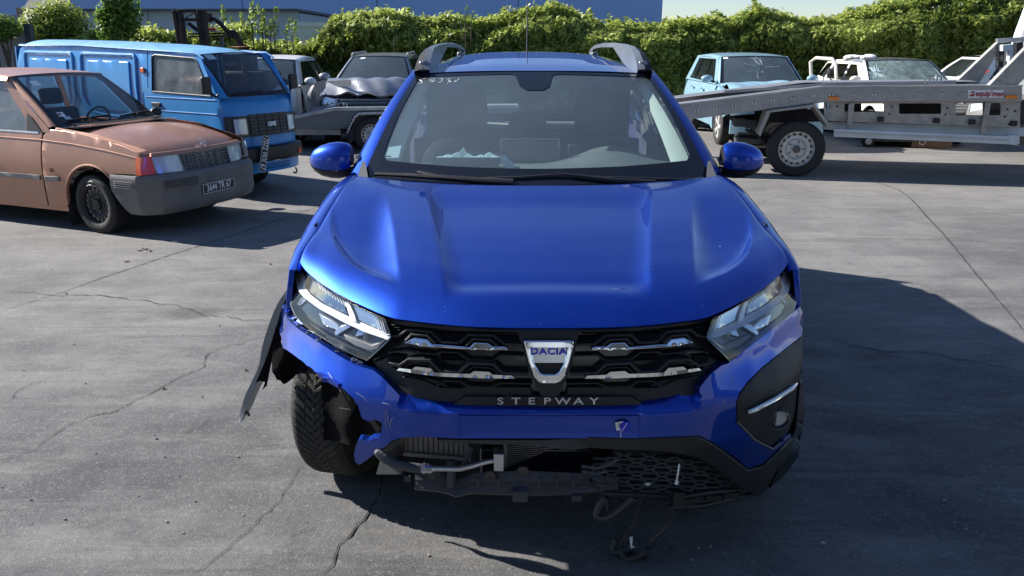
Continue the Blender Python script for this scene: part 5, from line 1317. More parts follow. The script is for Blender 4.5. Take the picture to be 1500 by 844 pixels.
# ================================================================== a general car body: sides with cut arches, bonnet, fascia, cabin
class Car:
    """local axes: x forward, y to its left, z up; sheet panels with real openings"""
    def __init__(s, name, origin, ang, label, cat, **k):
        s.F = Frame(origin, ang); s.r = root(name, origin, ang, label, cat, k.pop('group', None)); s.__dict__.update(k)
    def half(s, x, z):
        w = s.W - s.W * .05 * max(0, (s.zmid - z) / s.zmid) ** 2 - .08 * max(0, (z - s.zmid) / .4) ** 2
        c = s.cr
        if x > s.xf - c: w -= c * .75 * ((x - s.xf + c) / c) ** 2.5
        if x < s.xr + c: w -= c * .6 * ((s.xr + c - x) / c) ** 2.5
        return w
    def nose(s, y, z, end=1):
        a = min(abs(y) / s.W, 1); lean = interp(z, s.lz, s.lx) if end > 0 else 0
        return (s.xf - lean - s.cr * .8 * a ** s.np_) if end > 0 else (s.xr + s.cr * .6 * a ** 3)
    def side(s, name, poly, m, sg, off=0., par=None, sp=.09, dep=.02, holes=(), bev=0):
        return panel(name, poly, lambda x, z: (x, sg * (s.half(x, z) + off), z), m, par or s.r, sp, (0, -sg * dep, 0), holes, bev=bev)
    def front(s, name, poly, m, off=0., par=None, sp=.07, dep=.02, holes=(), bev=0, end=1, fnb=None):
        def fn(y, z):
            p = Vector((s.nose(y, z, end) + off * end, y, z))
            return p + Vector(fnb(p)) if fnb else p
        return panel(name, poly, fn, m, par or s.r, sp, (-dep * end, 0, 0), holes, bev=bev)
    def mir(s, poly): return [(-a, b) for a, b in poly]
    def gh(s, x, z):
        """cabin side surface"""
        t = (z - s.zb) / (s.zr - s.zb); return lerp(s.W - .06, s.hwr, min(max(t, -.3), 1.05))
    def cab(s, name, poly, m, sg, off=0., par=None, holes=(), sp=.09, dep=.0):
        return panel(name, poly, lambda x, z: (x, sg * (s.gh(x, z) + off), z), m, par or s.r, sp, (0, -sg * dep, 0) if dep else None, holes)
    def hood(s, m, crown=.035, crumple=None, x0=None):
        rows = []; n = 18
        for i in range(n + 1):
            t = i / n; row = []
            for j in range(25):
                q = -1 + 2 * j / 24; y = q * (s.W - .075 - .02 * (1 - t))
                xa = s.nose(y, s.zh0) - .02; xb = s.wsb[0] + .10 * (1 - q * q) + .03
                x = lerp(xa, xb, t)
                z = lerp(s.zh0, s.zh1, t) + crown * (1 - q * q) + (.03 * math.sin(math.pi * min(t * 1.2, 1)) - .03 * (1 - min(t / .15, 1)) ** 2)
                p = Vector((x, y, z))
                if crumple: p += Vector(crumple(t, q))
                row.append(tuple(p))
            rows.append(row)
        b = MB().grid(rows); skirt(b, rows[0], (-.01, 0, -.03)); skirt(b, [r[0] for r in rows], (0, 0, -.03)); skirt(b, [r[-1] for r in rows], (0, 0, -.03))
        return b.build('bonnet', m, s.r, ang=50)
    def winds(s, u, v, off=0):
        q = 2 * u - 1; y = q * lerp(s.W - .10, s.hwr - .03, v)
        x = lerp(s.wsb[0], s.wst[0], v) + .09 * (1 - q * q) * (1 - v * .4) + off * .6; z = lerp(s.wsb[1], s.wst[1], v) + .02 * (1 - q * q) * v + .015 * math.sin(math.pi * v) + off * .7
        return Vector((x, y, z))
    def wscreen(s, m='windscreen', border='frit', bw=.035):
        MB().grid([[tuple(s.winds(i / 14, j / 8)) for i in range(15)] for j in range(9)]).build('windscreen', m, s.r, ang=80)
        panel('windscreen_border', [(0, 0), (1, 0), (1, 1), (0, 1)], lambda a, b: s.winds(a, b, .004), border, s.r, .08, None, [[(bw, bw * 1.5), (1 - bw, bw * 1.5), (1 - bw, 1 - bw * 1.2), (bw, 1 - bw * 1.2)]], ang=80)
    def roof(s, m, crown=.04, drop=.05):
        rows = []
        for i in range(15):
            t = i / 14; row = []
            for j in range(17):
                q = -1 + 2 * j / 16; w = s.hwr - .02 * t
                x = lerp(s.wst[0], s.re[0], t) + .055 * (1 - q * q) * (1 - t)
                z = lerp(s.wst[1], s.re[1], t) + s.rarch * math.sin(math.pi * t) + (.02 + crown * .6 * t) * (1 - abs(q) ** 3)
                row.append((x, q * w, z))
            rows.append(row)
        b = MB().grid(rows); skirt(b, [r[0] for r in rows], (0, -.03, -.035)); skirt(b, [r[-1] for r in rows], (0, .03, -.035)); return b.build('roof', m, s.r, ang=50)
    def pillars(s, m):
        for sg in (-1, 1):
            a, b = [], []
            for j in range(9):
                v = j / 8; p = s.winds(0 if sg < 0 else 1, v); a.append(p + Vector((0, sg * -.005, .002))); b.append(Vector((p.x - .08, sg * s.gh(0, p.z), p.z - .005)))
            mid = [p.lerp(q, .5) + Vector((.012, sg * .006, .012)) for p, q in zip(a, b)]
            MB().grid([a, mid, b, [p + Vector((-.02, -sg * .03, -.01)) for p in b]]).build('screen_pillar', m, s.r, ang=60)
    def seats(s, m='cloth_dark', x=None, dash='lamp_black'):
        x = s.wsb[0] - 1.0 if x is None else x
        for y in (-.34, .34):
            b = MB().box((x, y * s.W / .8, s.zb - .15), (.14, .44, .6), ry=-.15); b.build('seat', m, s.r, bev=.04)
            MB().box((x - .1, y * s.W / .8, s.zb + .26), (.09, .24, .16), ry=-.15).build('headrest', m, s.r, bev=.03)
        MB().box((s.wsb[0] - .22, 0, s.zb - .08), (.40, s.W * 1.75, .14)).build('dashboard', dash, s.r, bev=.03)
        MB().box(((s.xf + s.xr) / 2, 0, s.zsill + .05), (s.xf - s.xr - .5, s.W * 1.7, .06)).build('floor_pan', 'lamp_black', s.r)
        MB().tube([(s.wsb[0] - .50 + .05 * math.sin(k * math.pi / 10), .34 * s.W / .8 + .16 * math.cos(k * math.pi / 10), s.zb + .02 + .15 * math.sin(k * math.pi / 10)) for k in range(21)], .012, 6).build('steering_wheel', 'black_plastic', s.r)
    def mirror(s, m, sg, x=None, z=None, sc=1.):
        x = s.wsb[0] - .12 if x is None else x; z = s.zb + .08 if z is None else z
        b = MB().ell((x, sg * (s.W + .10), z), (.055 * sc, .10 * sc, .065 * sc), 14, 9); o = b.build('door_mirror', m, s.r)
        MB().bar((x, sg * (s.W - .05), z - .05), (x, sg * (s.W + .06), z - .03), .04, .03).build('mirror_arm', 'black_plastic', o)
        MB().ell((x - .025, sg * (s.W + .10), z), (.045 * sc, .088 * sc, .055 * sc), 12, 8).build('mirror_glass', 'chrome', o)
    def wheels(s, xs, Rr, w=.18, rr=None, style='steel', rim='steel_rim', yaw=0, only=None, drop=0, inset=.11):
        rr = rr or Rr * .6
        for i, x in enumerate(xs):
            for sg in (-1, 1):
                wheel(s.r, (x, sg * (s.W - inset), Rr - drop), Rr, w, rr, style, yaw if i == 0 else 0, rim=rim, side=sg)
                l_ = [[(x + (Rr + .05) * math.cos(R(a)), sg * yy, Rr + (Rr + .05) * math.sin(R(a))) for a in range(0, 181, 15)] for yy in (s.W - .28, s.W - .02)]
                MB().grid(l_).build('arch_liner', 'lamp_black', s.r)
                MB().box((x, sg * (s.W - .29), Rr + .12), (2.1 * Rr, .01, .50)).build('inner_wing', 'lamp_black', s.r)
def sidepoly(xf, xr, zs, belt, archs, zf=None):
    """lower body outline: belt points from rear to front, then arches cut along the sill"""
    p = list(belt); p.append((xf, zf if zf else zs))
    for cx, cz, r in sorted(archs, key=lambda a: -a[0]):
        h = math.asin(min(1, max(-1, (zs - cz) / r)))
        a0, a1 = h, math.pi - h
        p += [(cx + r * math.cos(lerp(a0, a1, k / 12)), cz + r * math.sin(lerp(a0, a1, k / 12))) for k in range(13)]
    p.append((xr, zs)); return p

# ------------------------------------------------------------------ the bronze saloon on the left
OA = R(-22.1); _f = Vector((math.cos(OA), math.sin(OA), 0)); _l = Vector((-math.sin(OA), math.cos(OA), 0))
OW = .715
Oo = Vector((-3.656, 6.716, 0)) + _l * (OW * .92 - .03)
op = Car('bronze_car', Oo, OA, 'faded bronze older hatchback with grey bumpers and black number plate at the left edge', 'car',
         W=OW, zmid=.5, cr=.16, xf=.735, xr=-3.0, lz=[.2, .45, .55, .70, .78], lx=[.04, -.02, .02, .045, .10], np_=3.0, zb=.84, zr=1.33, hwr=.54,
         zh0=.715, zh1=.895, wsb=(-.42, .905), wst=(-1.02, 1.325), re=(-2.3, 1.31), rarch=.035, zsill=.21)
def OS(px, py): q = op.F.plane(px, py, 1, -OW); return (q.x, q.z)
op.r.scale = (1, .92, 1)
arF = (0.0, .27, .325)
for sg in (-1, 1):
    fw = [(-.595, .20), (-.56, .82), (-.50, .885), (-.30, .880), (.10, .835), (.40, .785), (.58, .735), (.585, .555), (.262, .545), (.262, .46)]
    c0 = [(arF[0] + arF[2] * math.cos(R(a)), arF[1] + arF[2] * math.sin(R(a))) for a in range(36, 188, 8)]
    op.side('front_wing', fw[:-1] + c0 + [(-.36, .21)], 'opel_paint', sg, bev=.004, sp=.06)
    d = op.side('front_door', [(-1.75, .20), (-.61, .20), (-.575, .825), (-.575, .86), (-1.75, .865)], 'opel_paint', sg, bev=.004)
    MB().box((-1.55, sg * (OW + .012), .78), (.14, .02, .035)).build('door_handle', 'black_plastic', d, bev=.005)
    op.side('rear_side', [(-1.76, .20), (-1.76, .865), (-3.0, .84), (-3.0, .3), (-2.62, .21)] + [(-2.3 + .31 * math.cos(R(a)), .27 + .31 * math.sin(R(a))) for a in range(190, -10, -10)], 'opel_paint', sg)
    for a, b in ((-1.75, -.62), (-.56, -.385)): op.side('rub_strip', [(a, .437), (b, .44), (b, .482), (a, .478)], 'opel_bumper', sg, .012, bev=.003)
    # shoulder crease: a thin raised bead of paint
    MB().tube([(x, sg * (op.half(x, z) + .001), z) for x, z in ((-1.75, .80), (-1.2, .80), (-.6, .795), (-.2, .775), (.2, .74), (.56, .695))], .006, 6).build('body_crease', 'opel_paint', op.r)
    MB().grid([[(-.42, sg * (op.half(-.42, .88) - .004), .885), (.1, sg * (op.half(.1, .83) - .004), .836), (.58, sg * (op.half(.58, .74)), .738)], [(-.42, sg * (OW - .085), .905), (.1, sg * (OW - .075), .862), (.60, sg * (OW - .10), .752)]]).build('wing_edge', 'opel_paint', op.r)
    op.side('sill', [(-2.62, .165), (-.36, .165), (-.36, .205), (-2.62, .205)], 'opel_paint', sg, -.01)
    # arch lip
    c1 = [(arF[0] + (arF[2] + .012) * math.cos(R(a)), arF[1] + (arF[2] + .012) * math.sin(R(a))) for a in range(40, 190, 8)]
    MB().tube([(x, sg * (op.half(x, z) + .002), z) for x, z in c1], .010, 6).build('arch_lip', 'opel_paint', op.r)
    fl = MB().grid([[(-.34, sg * .70, .24), (-.35, sg * .48, .24)], [(-.37, sg * .70, .10), (-.38, sg * .48, .10)], [(-.34, sg * .70, .035), (-.35, sg * .48, .035)]]).build('mud_flap', 'rubber', op.r)
    # cabin sides
    w1 = [(-1.62, .875), (-.78, .865), (-.78, .96), (-1.09, 1.285), (-1.62, 1.29)]; w2 = [(-2.55, .89), (-1.72, .875), (-1.72, 1.285), (-2.25, 1.27)]
    wq_ = [(-.765, .865), (-.58, .865), (-.71, .985), (-.765, 1.02)]
    op.cab('cabin_side', [(-2.95, .84), (-.48, .86), (-.50, .895), (-1.08, 1.325), (-2.35, 1.325)], 'opel_paint', sg, 0, holes=[w1, w2])
    op.cab('side_window', w1, 'pale_glass' if sg < 0 else 'side_glass', sg, -.012); op.cab('side_window', w2, 'side_glass', sg, -.012); op.cab('quarter_trim', wq_, 'black_plastic', sg, .008)
    op.cab('window_seal', [(-1.66, .85), (-.62, .845), (-.62, .862), (-1.66, .872)], 'alu', sg, .006)
    if sg > 0: op.mirror('black_plastic', sg, -.62, .93, .75)
op.hood('opel_paint', .030); op.wscreen('clear_glass'); op.roof('opel_paint'); op.pillars('opel_paint'); op.seats('cloth_dark')
op.wheels([0, -2.3], .255, .165, .165, rim='dark_rim', yaw=R(-4), inset=.075)
# scuttle grille
b = MB()
for k in range(26):
    y = -.52 + 1.04 * k / 25; b.box((-.30 + .07 * (1 - (y / .6) ** 2), y, .925), (.10, .016, .006))
b.build('scuttle_grille', 'black_plastic', op.r)
MB().grid([[(-.42, y, .903) for y in np.linspace(-.62, .62, 12)], [(-.20 + .04, y, .905) for y in np.linspace(-.62, .62, 12)]]).build('scuttle', 'lamp_black', op.r)
for y0, y1 in ((-.50, -.05), (.08, .52)):
    MB().tube([op.winds((y0 / .6 + 1) / 2, .07, .02), op.winds((y1 / .6 + 1) / 2, .10, .025)], .010, 6).build('wiper', 'black_plastic', op.r)
    MB().tube([op.winds((y1 / .6 + 1) / 2, -.05, .03), op.winds(((y0 + y1) / 2 / .6 + 1) / 2, .07, .035)], .008, 6).build('wiper_arm', 'black_plastic', op.r)
# front end: bumper wraps to the arch, lamps, grille
bz0, bz1 = .205, .545
def obump(z):
    return interp(z, [.205, .24, .30, .40, .43, .52, .545], [-.015, .02, .035, .030, .045, .040, .01])
rows = []
for z in (.205, .225, .26, .30, .36, .40, .415, .43, .445, .46, .475, .49, .505, .53, .545):
    row = []; d = obump(z) - (.004 if z in (.43, .46, .49) else 0)
    for x in np.linspace(.26 if z > .40 else .26 + (.40 - z) * .75, .55, 8): row.append((x, -(op.half(x, z) + .012 + d * .5), z))
    for y in np.linspace(-.62, .62, 31): row.append((op.nose(y, .45) + .012 + d, y, z))
    for x in np.linspace(.55, .26 if z > .40 else .26 + (.40 - z) * .75, 8): row.append((x, op.half(x, z) + .012 + d * .5, z))
    rows.append(row)
ob = MB().grid(rows); skirt(ob, rows[-1], (-.05, 0, 0)); ob_ = ob.build('front_bumper', 'opel_bumper', op.r, ang=30)
for k in range(4):
    z = .437 + k * .018
    MB().tube([(x, -(op.half(x, z) + .036), z) for x in np.linspace(.30, .54, 6)] + [(op.nose(y, .45) + .058, y, z) for y in np.linspace(-.60, -.26, 10)], .0028, 5).build('bumper_rib', 'plate_black', ob_)
grl = [(-.31, .535), (.31, .535), (.31, .672), (-.31, .69)]
op.front('grille', [(-.315, .50), (.315, .50), (.315, .685), (-.315, .685)], 'lamp_black', -.03)
op.front('front_panel', [(-.66, .50), (.66, .50), (.66, .72), (-.66, .72)], 'opel_paint', -.035, dep=.01)
gb = MB()
for k in range(7):
    z = .515 + k * .027
    gb.tube([(op.nose(y, z) + .0, y, z) for y in np.linspace(-.30, .30, 9)], .0062, 6)
gb.build('grille_slats', 'opel_bumper', op.r)
for k in range(7):
    y = -.30 + k * .10
    MB().bar((op.nose(y, .51) + .002, y, .505), (op.nose(y, .68) + .002, y, .684), .008, .012).build('grille_upright', 'opel_bumper', op.r)
for sg in (-1, 1):
    lp = [(sg * .315, .545), (sg * .575, .552), (sg * .60, .695), (sg * .335, .690)]
    H = op.front('headlight', lp, 'lamp_face', -.01, bev=.002)
    for k in range(9): MB().tube([(op.nose(sg * (.34 + k * .027), z) - .004, sg * (.34 + k * .027), z) for z in (.56, .62, .685)], .0035, 5).build('lens_flute', 'lens_clear', H)
    op.front('headlight_glass', lp, 'lens_clear', .012, par=H, dep=.02)
    rows = [[(op.nose(sg * .60, z) + .012, sg * .60, z), (op.nose(sg * .65, z) + .008, sg * .655, z), (op.half(0, .6) * 0 + .60, sg * (op.half(.60, z) + .008), z), (.545, sg * (op.half(.55, z) + .006), z)] for z in (.552, .62, .700)]
    b_ = MB().grid(rows); skirt(b_, rows[0], (-.03, 0, 0)); skirt(b_, rows[-1], (-.03, 0, 0)); b_.build('indicator', 'orange_lens' if sg < 0 else 'reflector', op.r, ang=60)
op.front('nose_strip', [(-.60, .69), (.60, .69), (.58, .722), (-.58, .722)], 'opel_paint', .006, bev=.003)
# plate and emblem
pc = Vector((op.nose(0, .375) + .062, 0, .372))
pl_ = MB().box(pc, (.012, .44, .095)).build('number_plate', 'plate_black', op.r, bev=.003)
fm = MB()
for a, b in (((0, -.214, .042), (0, .214, .042)), ((0, -.214, -.042), (0, .214, -.042)), ((0, -.214, -.042), (0, -.214, .042)), ((0, .214, -.042), (0, .214, .042))): fm.bar(pc + Vector(a) + Vector((.007, 0, 0)), pc + Vector(b) + Vector((.007, 0, 0)), .004, .004)
fm.build('plate_border', 'white_print', pl_)
text_obj('plate_lettering', '3644 TR 67', .088, 'white_print', pl_, facing(pc + Vector((.008, 0, 0)), (0, 1, 0), (0, 0, 1)), .001, sx=.80, bold=.0012)
ec = Vector((op.nose(0, .7) - .055, .03, .742)); M_ = Matrix.Rotation(R(-68), 4, 'Y')
em_ = MB().lathe([(.046, 0), (.052, .005), (.046, .010), (.040, .005), (.046, 0)], (0, 0, 0), 'x', 28)
em_.bar((.004, -.05, -.006), (.004, .01, -.006), .005, .008); em_.bar((.004, .01, -.006), (.004, -.01, .008), .005, .008); em_.bar((.004, -.01, .008), (.004, .05, .008), .005, .008)
em_.v = [tuple(ec + Matrix.Rotation(R(-25), 3, 'Y') @ Vector(v)) for v in em_.v]; em_.build('ring_emblem', 'lamp_face', op.r)
text_obj('badge', 'GL', .045, 'plate_black', op.r, facing((-.46, -(OW + .004), .535), (1, 0, 0), (0, 0, 1)), .002)
# screen stickers
for (u, v, w, h, m_) in ((.10, .86, .07, .11, 'paper_blue'), (.075, .24, .05, .08, 'white_tag'), (.10, .16, .05, .05, 'paper_blue')):
    MB().add([op.winds(u, v, .006), op.winds(u + w, v, .006), op.winds(u + w, v - h, .006), op.winds(u, v - h, .006)], [(0, 1, 2, 3)]).build('screen_sticker', m_, op.r)
MB().add([op.winds(.078, .22, .008), op.winds(.10, .22, .008), op.winds(.10, .19, .008), op.winds(.078, .19, .008)], [(0, 1, 2, 3)]).build('sticker_print', 'red_print', op.r)
# tyre chalk mark
ck = MB().tube([(-.03, -(OW + .006), .455), (.0, -(OW + .008), .47), (.04, -(OW + .008), .462)], .002, 4); ck.tube([(-.06, -(OW + .006), .42), (-.02, -(OW + .008), .435), (.05, -(OW + .007), .425)], .002, 4); ck.tube([(.0, -(OW + .008), .43), (.02, -(OW + .008), .47)], .002, 4)
ck.build('chalk_mark', 'white_tag', op.r)

# ------------------------------------------------------------------ the blue van behind it
VA = R(-32); _vf = Vector((math.cos(VA), math.sin(VA), 0)); _vl = Vector((-math.sin(VA), math.cos(VA), 0))
VW = .60
Vo = Vector((-3.13, 8.3, 0)) + _vl * VW * .83
vn = Car('blue_van', Vo, VA, 'faded blue panel van with number plate hanging on end behind the bronze car', 'van',
         W=VW, zmid=.8, cr=.14, xf=.20, xr=-4.0, lz=[.25, .6, .9, 1.06], lx=[.0, .0, .02, .06], np_=3.2, zb=1.08, zr=1.53, hwr=.53,
         zh0=1.05, zh1=1.06, wsb=(.13, 1.075), wst=(-.28, 1.50), re=(-3.85, 1.62), rarch=.02, zsill=.26)
vn.r.scale = (1, .83, 1)
vn.half = lambda x, z: VW - .02 * max(0, (.8 - z) / .8) ** 2 - .05 * max(0, (z - 1.05) / .5) ** 1.3 - (.10 * ((x - .06) / .14) ** 2.5 if x > .06 else 0) - (.06 * ((-3.85 - x) / .15) ** 2 if x < -3.85 else 0)
vn.gh = lambda x, z: vn.half(min(x, .06), z)
for sg in (-1, 1):
    # door with window, load side with two pressed panels
    win = [(-1.03, 1.105), (-.03, 1.085), (-.045, 1.13), (-.235, 1.44), (-.28, 1.465), (-.94, 1.495), (-1.0, 1.48)]
    dp = [(-1.20, .30), (.03, .30), (.10, .70), (.085, 1.05), (-.17, 1.475), (-.24, 1.50), (-1.07, 1.53), (-1.10, 1.15), (-1.20, 1.10)]
    D = vn.side('front_door', dp, 'van_paint', sg, holes=[win], bev=.004, sp=.08)
    vn.side('door_window', win, 'dusty_glass' if sg < 0 else 'van_glass', sg, -.012, par=D)
    sl_ = MB().tube([(x, sg * (vn.half(x, z) + .002), z) for x, z in win + win[:1]], .009, 6); sl_.build('window_seal', 'black_plastic', D)
    MB().box((-.98, sg * (VW + .010), .965), (.15, .02, .045)).build('door_handle', 'black_plastic', D, bev=.006)
    for z_ in (1.045, .90): MB().tube([(x, sg * (vn.half(x, z_) + .001), z_) for x in (-1.17, -.6, .04)], .006, 6).build('door_crease', 'van_paint', D)
    vn.side('load_side', [(-3.93, .30), (-1.21, .30), (-1.21, 1.09), (-1.115, 1.14), (-1.085, 1.535), (-2.4, 1.585), (-3.62, 1.61), (-3.75, 1.55), (-3.90, 1.25), (-3.95, 1.0)], 'van_paint', sg, bev=.004, sp=.1)
    for x0, x1, zt in ((-3.66, -2.56, 1.50), (-2.40, -1.30, 1.49)):
        # pressed frame: raised outer bead and a proud inner field
        ring = chaikin([(x0, .80), (x1, .80), (x1, zt - .12), (x1, zt), (x1 - .12, zt), (x0 + .14, zt + .01), (x0 + .02, zt + .01), (x0 + .02, zt - .12)], 2)
        MB().tube([(x, sg * (vn.half(x, z) + .003), z) for x, z in ring + ring[:1]], .022, 8).build('pressed_bead', 'van_paint', vn.r)
        vn.side('pressed_field', [(x0 + .16, .86), (x1 - .12, .86), (x1 - .12, zt - .075), (x0 + .16, zt - .065)], 'van_paint', sg, .018, bev=.008)
    MB().box((-1.17, sg * (vn.half(-1.2, 1.32) + .012), 1.33), (.07, .025, .055)).build('side_indicator', 'orange_lens', vn.r, bev=.006)
    MB().tube([(x, sg * (vn.half(x, 1.5) + .006 - (.0)), z) for x, z in ((-3.72, 1.60), (-2.4, 1.592), (-1.1, 1.545), (-.24, 1.515), (-.12, 1.46))], .012, 6).build('roof_gutter', 'van_paint', vn.r)
    # inner dark side
    # screen pillar
    a, b_ = [], []
    for j in range(9):
        v = j / 8; p = vn.winds(0 if sg < 0 else 1, v); a.append(p); b_.append(Vector((lerp(.075, -.20, v), sg * (vn.half(0, p.z)), lerp(1.06, 1.505, v))))
    MB().grid([a, [p.lerp(q, .5) + Vector((.015, sg * .012, .01)) for p, q in zip(a, b_)], b_]).build('screen_pillar', 'van_paint', vn.r, ang=60)
    # black square mirrors
    mo = MB().box((.03, sg * (VW + .11), 1.20), (.05, .13, .17)).build('door_mirror', 'black_plastic', vn.r, bev=.015)
    MB().tube([(.03, sg * (VW + .05), 1.12), (.06, sg * (VW + .01), 1.08), (.06, sg * (VW - .02), 1.10)], .016).build('mirror_arm', 'black_plastic', mo)
vn.wscreen('van_glass', 'black_plastic', .03)
rows = []
for i in range(26):
    t = i / 25; row = []; xe = lerp(-.27, -3.88, t); zc = interp(xe, [-3.88, -3.6, -2.4, -1.1, -.6, -.27], [1.60, 1.665, 1.645, 1.60, 1.565, 1.505]); ze = interp(xe, [-3.88, -3.6, -2.4, -1.1, -.27], [1.55, 1.61, 1.59, 1.54, 1.495])
    for j in range(17):
        q = -1 + 2 * j / 16; w = interp(xe, [-3.88, -3.7, -.5, -.27], [.50, .555, .555, .53])
        row.append((xe + .06 * (1 - q * q) * (1 - t), q * w, ze + (zc - ze) * (1 - abs(q) ** 3.5)))
    rows.append(row)
MB().grid(rows).build('roof', 'van_roof', vn.r, ang=60)
vn.front('tail_panel', [(-.56, .3), (.56, .3), (.56, 1.05), (.50, 1.58), (-.50, 1.58), (-.56, 1.05)], 'van_paint', 0, end=-1)
rs = MB().ell((-.42, .30, 1.578), (.16, .05, .006), 12, 5); rs.build('rust_patch', 'rust', vn.r)
# front: rounded face from screen to bumper
rows = []
for z, d in ((1.068, -.05), (1.05, -.02), (1.0, -.005), (.95, .0), (.88, .005), (.7, .005), (.55, 0), (.48, -.01)):
    rows.append([(.075, -(vn.half(.075, z)), z)] + [(vn.nose(y, z) + d + .02, y * .98, z) for y in np.linspace(-.585, .585, 25)] + [(.075, (vn.half(.075, z)), z)])
fb = MB().grid(rows); skirt(fb, rows[0], (-.08, 0, .015)); fb.build('front_panel', 'van_paint', vn.r, ang=60)
G = vn.front('grille', [(-.575, .655), (.575, .655), (.575, .875), (-.575, .875)], 'van_grille', .045, bev=.004, dep=.03)
for sg in (-1, 1):
    for k in range(5):
        for c in range(3):
            if sg > 0 and c > 2: continue
    H = vn.front('headlight_bezel', [(sg * .33, .675), (sg * .51, .675), (sg * .51, .86), (sg * .33, .86)], 'lamp_black', .048, par=G)
    vn.front('headlight', [(sg * .345, .69), (sg * .495, .69), (sg * .495, .848), (sg * .345, .848)], 'lamp_face', .056, par=G, bev=.003)
    vn.front('headlight_glass', [(sg * .345, .69), (sg * .495, .69), (sg * .495, .848), (sg * .345, .848)], 'lens_clear', .068, par=G, dep=.01)
    vn.front('bumper_indicator', [(sg * .44, .42), (sg * .54, .42), (sg * .54, .475), (sg * .44, .475)], 'orange_lens', .115, bev=.003)
for k in range(6):
    z = .675 + k * .037
    for c in range(5):
        y = -.295 + c * .121
        vn.front('grille_block', [(y, z), (y + .108, z), (y + .108, z + .028), (y, z + .028)], 'van_grille', .062, par=G, sp=.1)
text_obj('grille_badge', 'GME', .062, 'white_print', G, facing((vn.nose(.03, .77) + .072, .03, .775), (0, 1, 0), (0, 0, 1)), .004, sx=1.1, bold=.003)
rows = []
for z, d in ((.375, .02), (.385, .07), (.42, .085), (.48, .085), (.53, .08), (.545, .05), (.545, .0)):
    rows.append([(-.05, -(VW + .012 + d * .1), z)] + [(vn.nose(y, z) + .02 + d, y, z) for y in np.linspace(-.60, .60, 25)] + [(-.05, (VW + .012 + d * .1), z)])
MB().grid(rows).build('front_bumper', 'black_plastic', vn.r, ang=35)
rows = []
for z, d in ((.25, -.02), (.26, .02), (.32, .03), (.375, .03)):
    rows.append([(-.10, -(VW - .01), z)] + [(vn.nose(y, z) + .02 + d, y * .97, z) for y in np.linspace(-.58, .58, 21)] + [(-.10, (VW - .01), z)])
AP = MB().grid(rows).build('lower_apron', 'van_paint', vn.r, ang=35)
for k in range(3):
    z = .30 + k * .022; MB().tube([(vn.nose(y, z) + .052, y, z) for y in np.linspace(-.22, .30, 12)], .004, 5).build('apron_slot', 'lamp_black', AP)
hk = MB().tube([(.20, .44, .25), (.22, .44, .21), (.20, .44, .185), (.16, .44, .19)], .010, 6).build('tow_eye', 'dark_rim', vn.r)
# the plate hanging vertically from the grille
pa, pb = vn.F.plane(390, 199, 0, .36), vn.F.plane(384, 252, 0, .34); pa.y /= .83; pb.y /= .83
cpt = (pa + pb) / 2; ax = (pb - pa); L_ = ax.length; ax.normalize()
nrm = Vector((1, -.12, .05)).normalized(); up_ = nrm.cross(ax); M_ = Matrix((ax, up_, nrm)).transposed().to_4x4(); M_.translation = cpt
pm = MB().box((0, 0, 0), (L_, .095, .004)); pm.v = [tuple(M_ @ Vector(v)) for v in pm.v]; PL = pm.build('hanging_number_plate', 'plate_black', vn.r)
MT = M_.copy(); MT.translation = cpt + nrm * .003
text_obj('plate_lettering', '7072 WX 67', .10, 'white_print', PL, MT, .001, sx=L_ / .60, bold=.001)
bd = MB()
for s_ in (-1, 1): bd.box((0, s_ * .043, .003), (L_ * .97, .004, .002)); bd.box((s_ * L_ * .485, 0, .003), (.004, .086, .002))
bd.v = [tuple(M_ @ Vector(v)) for v in bd.v]; bd.build('plate_border', 'white_print', PL)
for y in (-.30, .30):
    s_ = MB().box((-.95, y, .78), (.14, .44, .56), ry=-.12).build('seat', 'cloth_dark', vn.r, bev=.04); MB().tube([(-.98, y - .14, 1.08), (-.99, y - .1, 1.16), (-.99, y + .1, 1.16), (-.98, y + .14, 1.08)], .012, 6).build('seat_hoop', 'black_plastic', s_)
MB().box((-.08, 0, 1.0), (.26, 1.02, .08)).build('dashboard', 'dash_grey', vn.r, bev=.03)
MB().tube([(-.30 + .13 * math.sin(k * math.pi / 10), .25 + .17 * math.cos(k * math.pi / 10), 1.10 + .05 * math.sin(k * math.pi / 10)) for k in range(21)], .012, 6).build('steering_wheel', 'black_plastic', vn.r)

for y0, y1 in ((-.45, .0), (.10, .50)):
    MB().tube([vn.winds((y0 / .5 + 1) / 2, .05, .02), vn.winds((y1 / .5 + 1) / 2, .06, .02)], .010, 6).build('wiper', 'black_plastic', vn.r)
MB().add([vn.winds(.06, .97, .006), vn.winds(.17, .97, .006), vn.winds(.19, .84, .006), vn.winds(.08, .84, .006)], [(0, 1, 2, 3)]).build('screen_sticker', 'paper_blue', vn.r)
MB().box((-.28, 0, 1.40), (.03, .22, .07)).build('rear_view_mirror', 'black_plastic', vn.r, bev=.01)
MB().box((-1.25, 0, .75), (.03, 1.05, .6)).build('bulkhead', 'grey_plastic', vn.r)
vn.wheels([-.62, -3.1], .25, .155, .16, rim='dark_rim', inset=.085)
MB().box((-1.9, 0, .26), (3.9, 1.05, .06)).build('underbody', 'lamp_black', vn.r)
